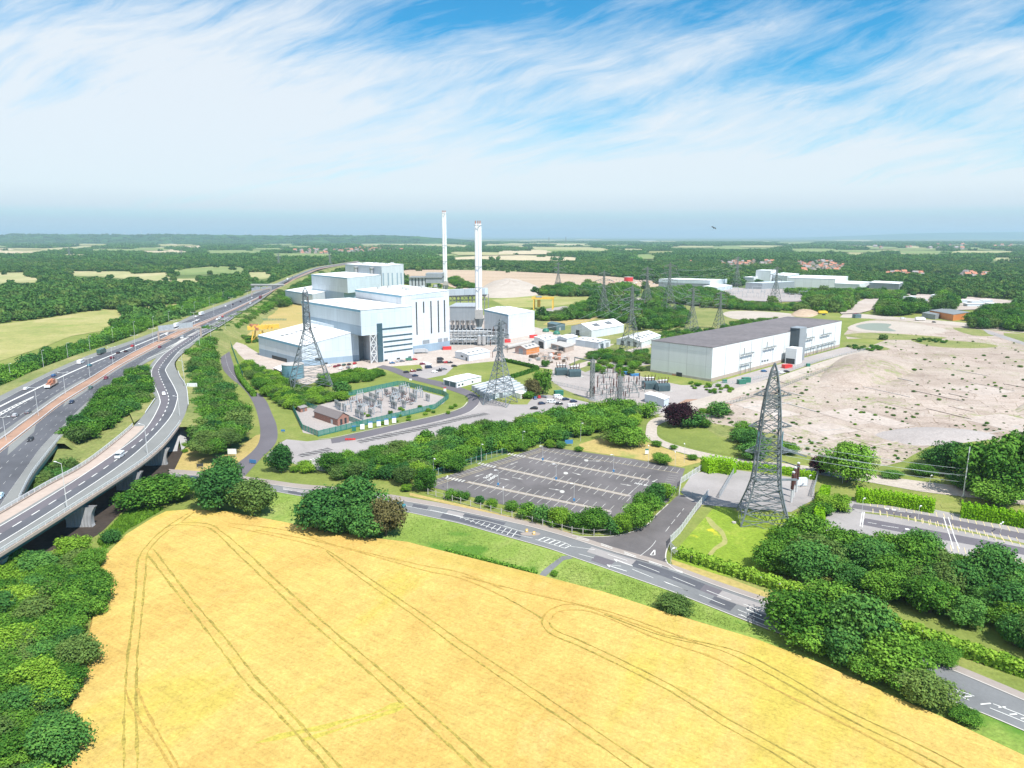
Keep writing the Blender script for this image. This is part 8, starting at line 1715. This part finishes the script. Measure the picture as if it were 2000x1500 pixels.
def site_litter():
 rg = random.Random(31); pts = []; mb = MB()
 while len(pts) < 260:
  u, v = rg.uniform(1340, 2050), rg.uniform(640, 905)
  if not in_poly((u, v), der): continue
  k = math.sin(u * .021 + v * .05) + math.sin(u * .013 - v * .08)
  if k < .2 and rg.random() < .8: continue
  p = P(u, v); s = rg.uniform(.3, .9); pts.append((p.x, p.y, .05, s, s * .6, rg.randint(0, 7)))
 for _ in range(1100):
  u, v = rg.uniform(1340, 2050), rg.uniform(650, 905)
  if not in_poly((u, v), der): continue
  p = P(u, v); s = rg.choice([.25, .4, .6]); mb.box((p.x, p.y, .1 + s * .15), (s * rg.uniform(.8, 3), s, s * .5), rg.uniform(0, 3.1))
 tag(mb.build('rubble', simple('rubble', (.33, .27, .23), .9, var=.3, scale=.3)), 'scattered broken concrete and debris on the cleared site', 'rubble', kind='stuff'); gn_scatter('weeds', 'low green weeds scattered over the cleared site', pts, midk)
 mb = MB(); my = MB()      # kerbs and footings of the demolished buildings
 for _ in range(46):
  u, v = rg.uniform(1400, 1990), rg.uniform(720, 880)
  if not in_poly((u, v), der): continue
  a = R(22) + rg.choice([0, math.pi / 2]) + rg.uniform(-.05, .05); p = P(u, v); L = rg.uniform(6, 34); d = Vector((math.cos(a), math.sin(a), 0)) * L / 2; (mb if rg.random() < .6 else my).bar(p - d + Vector((0, 0, .18)), p + d + Vector((0, 0, .18)), rg.choice([.25, .4, .7]))
 tag(mb.build('footing_line', M['yard']), kind='structure'); tag(my.build('footing_line', M['conc']), kind='structure')
 for _ in range(16):
  u, v = rg.uniform(1420, 2000), rg.uniform(740, 880)
  if not in_poly((u, v), der): continue
  p = P(u, v, .1); a = R(22); w, l = rg.uniform(5, 16), rg.uniform(5, 20); c_, s_ = math.cos(a), math.sin(a); q = [(p.x + x * c_ - y * s_, p.y + x * s_ + y * c_, .15 + _ * .006) for x, y in ((-w, -l), (w, -l), (w, l), (-w, l))]; o = MB(); o.face(q); tag(o.build('concrete_slab', M[rg.choice(['slab', 'slab', 'yard'])]), kind='structure')
# choose the largest as individual trees, the rest become woodland masses
def appsize(t): return t[1] / max((t[0] - Vector((0, 0, CZ))).length, 1)
vis = [t for t in TREES if -80 < PX(t[0] + Vector((0, 0, t[1])))[0] < 2080 and PX(t[0] + Vector((0, 0, t[1])))[1] < 1560]
out = [t for t in TREES if t not in vis]
vis.sort(key=lambda t: (t[5] is not None, -appsize(t)))
NIND = 285; ind, rest = vis[:NIND], vis[NIND:]
rngt = random.Random(5); LIM = 330
for (loc, r, hk, mt, label, group, name) in ind:
 near = (loc.length < LIM) or isinstance(mt, str)
 cr, tr = TP[('near', {'brown': 'brown'}.get(mt, mt), 0)] if isinstance(mt, str) else TP[('near' if near else 'mid', mt, rngt.randint(0, 1))]
 t = empty(name, loc, label or 'leafy green tree', 'tree', group, rngt.uniform(0, 6.28)); qs = rngt.uniform(.86, 1.16); t.scale = (r * qs, r / qs, r * hk * rngt.uniform(.9, 1.15))
 t['_t'] = mt if isinstance(mt, int) else 0
 for nm, me in (('crown', cr), ('trunk', tr)): o = bpy.data.objects.new(nm, me); COL.objects.link(o); o.parent = t
SHORT = {'wood at the lower left beside the wheat': 'dense wood at lower left', 'trees between motorway and slip road': 'island between motorway and slip road', 'bushes between the two bridges': 'gap between the two bridges', 'belt between slip road and access road': 'belt beside the slip road', 'shrubs below the round blue tank': 'shrubs below the round blue tank', 'shrubs beside the front parking': 'shrubs beside the front parking', 'belt between the two car parks': 'belt between the two car parks', 'shrubs at the car park entrance': 'shrubs at the car park entrance', 'plantation on the right': 'plantation by the right hand car park', 'bushes by the foot of the nearest pylon': 'bushes below the nearest pylon', 'hedge bushes along the post fence': 'hedge along the post fence', 'hedge line left of the motorway': 'hedge line left of the motorway'}
TONE = {0: 'mid green', 1: 'dark blue-green', 2: 'bright yellow-green', 3: 'olive green'}
def thirds(vals, words):
 o = sorted(range(len(vals)), key=lambda i: vals[i]); r = [None] * len(vals)
 for k, i in enumerate(o): r[i] = words[min(len(words) - 1, k * len(words) // len(vals))]
 return r
def relabel_trees():
 by = {}
 for o in COL.objects:
  if o.parent is None and o.get('group') in SHORT and o.get('category') == 'tree': by.setdefault(o['group'], []).append(o)
 for g, os_ in by.items():
  px = [PX(o.location) for o in os_]; hv = thirds([p[0] for p in px], ['left', 'left middle', 'middle', 'right middle', 'right']); vv = thirds([p[1] for p in px], ['far', 'back', 'front', 'near']); sz = thirds([o.scale[0] for o in os_], ['small', 'medium', 'large'])
  for i, o in enumerate(os_): o['label'] = '%s %s tree, %s %s of the %s' % (sz[i], TONE.get(o.get('_t', 0), 'mid green'), vv[i], hv[i], SHORT[g])
 for o in COL.objects:
  if '_t' in o: del o['_t']
def relabel_rest():
 by = {}
 for o in COL.objects:
  if o.parent is None and o.get('category') in ('switchgear', 'house', 'container', 'stack', 'shed', 'car') and o.get('label'): by.setdefault(o['label'], []).append(o)
 for lb, os_ in by.items():
  if len(os_) < 3: continue
  px = [PX(o.location) for o in os_]; n = len(os_); hv = thirds([p[0] for p in px], ['leftmost', 'left', 'middle', 'right', 'rightmost'] if n > 9 else ['left', 'middle', 'right']); vv = thirds([p[1] for p in px], ['far', 'central', 'near'])
  for i, o in enumerate(os_):
   w = lb.split(); o['label'] = '%s, %s %s' % (' '.join(w[:13]), vv[i], hv[i])
relabel_trees(); relabel_rest()
# ---- masses by geometry nodes
def gn_scatter(name, label, pts, keys, kind='stuff', seed=0):
 """pts: list of (x,y,z,scale_xy,scale_z,proto index)"""
 if not pts: return
 cn = bpy.data.collections.new(name + '_shapes')
 for k, key in enumerate(keys):
  o = bpy.data.objects.new('%02d_shape' % k, TP[key][0]); cn.objects.link(o)
 a = np.array(pts, np.float32); n = len(a); me = bpy.data.meshes.new(name); me.vertices.add(n); me.vertices.foreach_set('co', a[:, :3].reshape(-1))
 rg = np.random.default_rng(seed); sc = np.stack([a[:, 3], a[:, 3], a[:, 4]], 1); rot = np.zeros((n, 3), np.float32); rot[:, 2] = rg.uniform(0, 6.28, n)
 for nm, tp, d in (('sc', 'FLOAT_VECTOR', sc), ('rot', 'FLOAT_VECTOR', rot)): at = me.attributes.new(nm, tp, 'POINT'); at.data.foreach_set('vector', d.reshape(-1).astype(np.float32))
 at = me.attributes.new('pick', 'INT', 'POINT'); at.data.foreach_set('value', a[:, 5].astype(np.int32))
 o = bpy.data.objects.new(name, me); COL.objects.link(o); tag(o, label, name.replace('_', ' '), kind=kind)
 ng = bpy.data.node_groups.new(name, 'GeometryNodeTree'); ng.interface.new_socket('Geometry', in_out='INPUT', socket_type='NodeSocketGeometry'); ng.interface.new_socket('Geometry', in_out='OUTPUT', socket_type='NodeSocketGeometry')
 N, K = ng.nodes, ng.links; gi, go = N.new('NodeGroupInput'), N.new('NodeGroupOutput'); ci = N.new('GeometryNodeCollectionInfo'); ci.inputs['Collection'].default_value = cn; ci.inputs['Separate Children'].default_value = True; ci.inputs['Reset Children'].default_value = True
 ip = N.new('GeometryNodeInstanceOnPoints'); ip.inputs['Pick Instance'].default_value = True; K.new(gi.outputs[0], ip.inputs['Points']); K.new(ci.outputs[0], ip.inputs['Instance'])
 for nm, tp, sk in (('sc', 'FLOAT_VECTOR', 'Scale'), ('rot', 'FLOAT_VECTOR', 'Rotation'), ('pick', 'INT', 'Instance Index')):
  na = N.new('GeometryNodeInputNamedAttribute'); na.data_type = tp; na.inputs['Name'].default_value = nm; K.new(na.outputs['Attribute'], ip.inputs[sk])
 K.new(ip.outputs[0], go.inputs[0]); md = o.modifiers.new('scatter', 'NODES'); md.node_group = ng; return o
midk = [('mid', i, j) for i in range(4) for j in range(2)]; neark = [('near', i, j) for i in range(4) for j in range(2)]
groups = {}
for t in rest + out: groups.setdefault(t[5] or 'loose trees', []).append(t)
for g, ts in groups.items():
 pts = [(t[0].x, t[0].y, t[0].z, t[1], t[1] * t[2], (t[3] if isinstance(t[3], int) else 0) * 2 + rngt.randint(0, 1)) for t in ts]
 gn_scatter('woodland', 'many small trees and shrubs making up the ' + g if 'the' not in g[:4] else 'many small trees making up ' + g, pts, neark if min(t[0].length for t in ts) < 200 else midk)
site_litter()
# ---- far woods: trees everywhere except on traced open land
for i in range(3):
 mt = ('leaffar', 'leaffar', 'leaf4')[i]; lo = crown_lobes(200 + i, 1.0, 1.5, .1, 9, 'round'); TP[('far', i, 0)] = (leaf_mesh('crown', lo, 560, .165, M[mt], 200 + i, fill=.15), None)
farm = []
for i in range(3):    # clumps of nine trees for the very far woods
 rg = random.Random(300 + i); lo = []
 for k in range(16): a, rr = rg.uniform(0, 6.28), math.sqrt(rg.random()) * 1.0; lo.append((rr * math.cos(a), rr * math.sin(a), rg.uniform(.05, .32), rg.uniform(.18, .30)))
 TP[('clump', i, 0)] = (leaf_mesh('crown', lo, 700, .085, M[('leaffar', 'leaf2', 'leaffar')[i]], 300 + i, fill=.1), None)
open_px = [p for p in NOVEG]
open_px += [[(330, 660), (400, 608), (500, 566), (560, 545), (615, 521), (670, 513), (720, 508), (720, 516), (660, 524), (610, 540), (560, 566), (540, 600), (470, 640), (400, 690)],
   [(555, 600), (600, 540), (640, 555), (700, 555), (790, 555), (960, 575), (1050, 600), (1060, 660), (1000, 760), (700, 760), (500, 760), (440, 680), (500, 600)],
   
   [(1280, 560), (1290, 568), (1440, 570), (1440, 560)], [(1450, 548), (1560, 546), (1660, 552), (1765, 558), (1765, 570), (1640, 572), (1450, 568)], [(1415, 565), (1625, 570), (1610, 592), (1420, 590)], [(1690, 575), (1990, 585), (1960, 606), (1690, 606)], [(1795, 604), (1900, 606), (1900, 632), (1795, 628)],
   [(1255, 612), (1420, 600), (1660, 614), (1720, 660), (1400, 770), (1260, 770)]]
scrub = [([(640, 484), (792, 483), (792, 492), (650, 495)], .22), ([(575, 490), (640, 489), (640, 497), (578, 497)], .25), ([(1402, 512), (1512, 510), (1512, 521), (1425, 526)], .22), ([(1556, 512), (1645, 512), (1650, 524), (1640, 534), (1565, 534)], .2), ([(1732, 535), (1802, 535), (1802, 542), (1732, 541)], .25), ([(1878, 533), (1932, 536), (1930, 545), (1877, 544)], .25), ([(1060, 560), (1190, 556), (1290, 566), (1280, 578), (1180, 570), (1130, 576), (1060, 570)], .85), ([(1130, 604), (1160, 590), (1230, 592), (1300, 596), (1420, 600), (1440, 612), (1400, 640), (1320, 645), (1270, 655), (1215, 628), (1170, 615), (1100, 628), (1046, 632), (1046, 618)], .55), ([(1290, 568), (1420, 580), (1420, 600), (1300, 600), (1230, 590)], .8), ([(1400, 588), (1660, 592), (1660, 604), (1500, 602), (1400, 604)], .7), ([(1440, 664), (1270, 660), (1270, 700), (1200, 700), (1170, 690), (1220, 676)], .35), ([(1060, 590), (1120, 580), (1130, 590), (1060, 604)], .1),
  ([(1640, 640), (1900, 640), (2000, 670), (1700, 690)], .05), ([(500, 580), (560, 560), (600, 590), (520, 610)], .1)]
bb = [(min(p[0] for p in q), max(p[0] for p in q), min(p[1] for p in q), max(p[1] for p in q), q) for q in open_px]
def blocked(u, v):
 for a, b, c, d, q in bb:
  if a <= u <= b and c <= v <= d and in_poly((u, v), q): return True
 return False
BB2 = [(min(p[0] for p in q) - 4, max(p[0] for p in q) + 4, min(p[1] for p in q) - 4, max(p[1] for p in q) + 4) for q in BASES]
def far_woods():
 rg = random.Random(99); near, mid, far = [], [], []; y = 560.0
 while y < 11000:
  sp = 9.5 if y < 1300 else 13 if y < 2600 else 26 if y < 5000 else 60; hw_ = y * .80 + 60; x = -hw_
  while x < hw_:
   X, Y = x + rg.uniform(-.5, .5) * sp, y + rg.uniform(-.5, .5) * sp; u, v = PX((X, Y, 0)); x += sp
   sc = None
   for q, k in scrub:
    if in_poly((u, v), q): sc = k; break
   if sc is None and (v > 700 or (v > 610 and 480 < u < 2300) or (v > 640 and u > 0)): continue
   hh = 8 if sp <= 8.5 else 12; ut, vt = PX((X, Y, hh))
   if (blocked(u, v) and rg.random() > .012) or (y > 800 and rg.random() > .012 and (blocked(ut, vt) or blocked(ut, (v + vt) / 2))): continue
   dn = sc if sc is not None else 1.0
   # gaps, clearings and hedgerow country farther out
   if 1500 < y < 3200 and math.sin(X * .006 + 2) * math.sin(Y * .004 + X * .001) > .78: dn *= .25
   if y > 3200:
    cell = math.sin(X * .0021 + 1.3) * math.sin(Y * .0013 + X * .0006) + .5 * math.sin(X * .0057 + Y * .0031)
    if cell > .42: dn *= .12
   if rg.random() > dn: continue
   if any(a < X < b and c < Y < d for a, b, c, d in BB2): continue
   s = rg.uniform(.75, 1.3)
   if v > 560 and u < 400: s *= 1.15
   if sp <= 13:
    r = (6.0 if dn > .5 else 3.2) * s * (1.0 if sp < 10 else 1.3); near.append((X, Y, 0, r, r * rg.uniform(.6, 1.25) * (1.0 if sp < 10 else .75), rg.choice([0, 0, 1, 1, 2])))
   elif sp == 26: far.append((X, Y, 0, 19 * s, 26 * s, rg.choice([0, 1, 2])))
   else: far.append((X, Y, 0, 46 * s, 34 * s, rg.choice([0, 1, 2])))
  y += sp * .85
 gn_scatter('woodland', 'broad woods of the middle distance behind the plant and beside the motorway', near, [('far', 0, 0), ('far', 1, 0), ('far', 2, 0)]); gn_scatter('woodland', 'hazy woods and hedges stretching to the horizon', far, [('clump', 0, 0), ('clump', 1, 0), ('clump', 2, 0)], seed=3)
 print('far trees', len(near), len(far))
far_woods()
# ridge-top woods
rg = random.Random(7); pts = []
for k in range(900):
 u = rg.uniform(-200, 820); D = rg.uniform(9000, 13500); x = (u - 1000) / FPX * D; f = (u + 300) / 1200 * 10; a = int(min(f, 9)); hs = [60, 105, 122, 118, 112, 118, 105, 96, 104, 92, 40]; h = hs[a] + (hs[a + 1] - hs[a]) * (f - a); dz = min((D - 9000) / 1200 * .8, .8) if D < 10200 else .8 + .2 * min((D - 10200) / 600, 1) if D < 10800 else 1 - (D - 10800) / 4200
 pts.append((x, D, h * max(dz, 0) - 3, 60, 42, rg.choice([0, 1, 2])))
gn_scatter('woodland', 'wooded ridge on the left skyline', pts, [('clump', 0, 0), ('clump', 1, 0), ('clump', 2, 0)], seed=4)
# ---- clipped hedges: boxes of leaf sprays
def hedge(label, px, w, h, mat='hedge', dens=26, z=0.0, seed=1, size=.2):
 pts = resample([P(u, v, z) for u, v in catmull(px, 6)], 60); L = sum((b - a).length for a, b in zip(pts, pts[1:])); n = int(L * (w + 2 * h) * dens * .8); rg = np.random.default_rng(seed)
 t = rg.uniform(0, 58.99, n); i = t.astype(int); f = (t - i)[:, None]; A = np.array([tuple(p) for p in pts]); c = A[i] * (1 - f) + A[i + 1] * f; d = A[i + 1] - A[i]; d /= np.linalg.norm(d, axis=1)[:, None]; nr = np.stack([-d[:, 1], d[:, 0], 0 * t], 1)
 ang = rg.uniform(0, 1, n) * (w + 2 * h); hh = h * (1 + .10 * np.sin(t * 1.7 + seed) + .08 * np.sin(t * 4.1)); side_ = np.where(ang < h, -1.0, np.where(ang > h + w, 1.0, 0)); off = np.where(side_ == 0, (ang - h) - w / 2, side_ * w / 2 * (1 + .1 * np.sin(t * 5))); zz = np.where(side_ == 0, hh, rg.uniform(0, 1, n) * hh)
 p = c + nr * off[:, None] + np.array([0, 0, 1]) * zz[:, None] + rg.normal(size=(n, 3)) * .13
 no = nr * side_[:, None] + np.array([0, 0, 1]) * (.25 + (side_ == 0))[:, None] + rg.normal(size=(n, 3)) * .5; no /= np.linalg.norm(no, axis=1)[:, None]; tt = np.cross(no, rg.normal(size=(n, 3))); tt /= np.linalg.norm(tt, axis=1)[:, None]; bt = np.cross(no, tt); s = size * rg.uniform(.7, 1.3, n)[:, None]
 v = np.stack([p - tt * s - bt * s * .6, p + tt * s * .3 - bt * s, p + tt * s + bt * s * .5, p - tt * s * .2 + bt * s], 1); me = bpy.data.meshes.new('hedge'); me.vertices.add(n * 4); me.vertices.foreach_set('co', v.reshape(-1).astype(np.float32)); me.loops.add(n * 4); me.loops.foreach_set('vertex_index', np.arange(n * 4, dtype=np.int32)); me.polygons.add(n); me.polygons.foreach_set('loop_start', np.arange(0, n * 4, 4, dtype=np.int32)); me.polygons.foreach_set('loop_total', np.full(n, 4, np.int32)); me.update(calc_edges=True)
 at = me.attributes.new('tone', 'FLOAT', 'FACE'); at.data.foreach_set('value', (.5 + .4 * np.sin(t * 2.3)).astype(np.float32)); me.materials.append(M[mat]); o = bpy.data.objects.new('hedge', me); COL.objects.link(o); tag(o, label, 'hedge'); core = MB()
 for a, b in zip(pts, pts[1:]): core.bar(Vector((a.x, a.y, h * .42)), Vector((b.x, b.y, h * .42)), min(w, h) * .8)
 core.build('inner_growth', M[mat], o)
hedge('long bright clipped hedge along the right hand car park, left of its gate', [(1672, 978), (1740, 985), (1824, 1000)], 4.2, 4.0, seed=1); hedge('bright clipped hedge right of the car park gate', [(1876, 1008), (1940, 1018), (2040, 1036), (2150, 1056)], 4.2, 4.2, seed=2)
hedge('bright bulky hedge above the side road gate', [(1375, 922), (1400, 920), (1434, 926)], 5.5, 5.0, seed=3); hedge('low rough hedge inside the post fence along the right of the main road', [(1324, 1086), (1400, 1110), (1500, 1143), (1600, 1176), (1750, 1230), (1900, 1283), (2100, 1352)], 3.4, 2.3, 'leaf3', 16, seed=9, size=.3); hedge('thin bright hedge behind the transformer pen', [(1440, 915), (1500, 921), (1592, 936)], 2.2, 2.6, seed=4); hedge('bright hedge strip climbing beside the pen to the plantation', [(1612, 965), (1604, 985), (1600, 1010), (1598, 1040)], 2.6, 3.2, seed=5)
hedge('dark clipped hedge round the lawn by the battery store', [(985, 706), (1045, 720), (1040, 726), (990, 742)], 2.4, 2.2, 'leaf', 14, seed=6, size=.3); hedge('overgrown dark hedge along the wheat edge beside the meadow strip', [(870, 1078), (950, 1098), (1020, 1116), (1048, 1124)], 1.3, 1.0, 'leaf', 20, seed=7)
hedge('unclipped green hedge along the narrow road right side', [(497, 775), (470, 742), (462, 720)], 2.5, 2.4, 'leaf', 12, seed=8, size=.3)
# tall grass tufts on the near verges
def tufts(name, label, px, n, mat, seed, s=(.35, .8), z=.08):
 poly = [tuple(P(u, v).xy) for u, v in px]; rg = np.random.default_rng(seed); P0 = np.array(poly); lo, hi = P0.min(0), P0.max(0); q = []
 while len(q) < n:
  c = rg.uniform(lo, hi)
  if in_poly(c, poly): q.append(c)
 q = np.array(q); m = len(q); h = rg.uniform(s[0], s[1], m); a = rg.uniform(0, 3.14, m); dx = np.stack([np.cos(a), np.sin(a), 0 * a], 1) * (h * .5)[:, None]; b = np.concatenate([q, np.full((m, 1), z)], 1); top = b + np.stack([rg.normal(size=m) * .25, rg.normal(size=m) * .25, h], 1)
 v = np.stack([b - dx, b + dx, top], 1); me = bpy.data.meshes.new(name); me.vertices.add(m * 3); me.vertices.foreach_set('co', v.reshape(-1).astype(np.float32)); me.loops.add(m * 3); me.loops.foreach_set('vertex_index', np.arange(m * 3, dtype=np.int32)); me.polygons.add(m); me.polygons.foreach_set('loop_start', np.arange(0, m * 3, 3, dtype=np.int32)); me.polygons.foreach_set('loop_total', np.full(m, 3, np.int32)); me.update(calc_edges=True); me.materials.append(M[mat]); o = bpy.data.objects.new(name, me); COL.objects.link(o); tag(o, label, 'grass', kind='stuff')
tufts('tall_grass', 'tall rough grass and weeds on the bank beside the viaduct', [(120, 900), (200, 850), (260, 815), (285, 800), (262, 840), (180, 900), (110, 945), (90, 930)], 9000, 'leaf3', 1, (.5, 1.3), 2)
tufts('tall_grass', 'long seeding grass on the strip between wheat and main road', [(500, 965), (700, 985), (900, 1028), (1110, 1090), (1040, 1118), (800, 1055), (560, 1010)], 9000, 'bright', 2, (.12, .3))
tufts('tall_grass', 'long grass on the right strip between wheat and main road', [(1110, 1095), (1290, 1152), (1500, 1238), (1470, 1242), (1300, 1190), (1080, 1130)], 5000, 'bright', 3, (.12, .3))
tufts('tall_grass', 'rough green growth between the dark viaduct ground and the wheat', [(190, 1060), (240, 1005), (290, 985), (320, 995), (250, 1035), (205, 1075)], 5000, 'leaf3', 4, (.4, 1.0))
# ================================================================== HAZE
def haze():
 mb = MB(); x0, x1, y0, y1, z0, z1 = -34000, 34000, -400, 36000, -1, 320; v = [(x0, y0, z0), (x1, y0, z0), (x1, y1, z0), (x0, y1, z0), (x0, y0, z1), (x1, y0, z1), (x1, y1, z1), (x0, y1, z1)]
 for f in ((3, 2, 1, 0), (4, 5, 6, 7), (0, 1, 5, 4), (1, 2, 6, 5), (2, 3, 7, 6), (3, 0, 4, 7)): mb.face([v[i] for i in f])
 m = bpy.data.materials.new('haze'); m.use_nodes = True; t = NT(m.node_tree); t.n.clear(); o = t.add('ShaderNodeOutputMaterial'); pv = t.add('ShaderNodeVolumePrincipled'); pv.inputs['Color'].default_value = (.62, .86, 1, 1); pv.inputs['Density'].default_value = 6e-5; pv.inputs['Anisotropy'].default_value = .1; t.l.new(pv.outputs[0], o.inputs['Volume'])
 tag(mb.build('haze', m, merge=True), 'pale blue air haze over the whole plain', 'haze', kind='stuff')
haze()
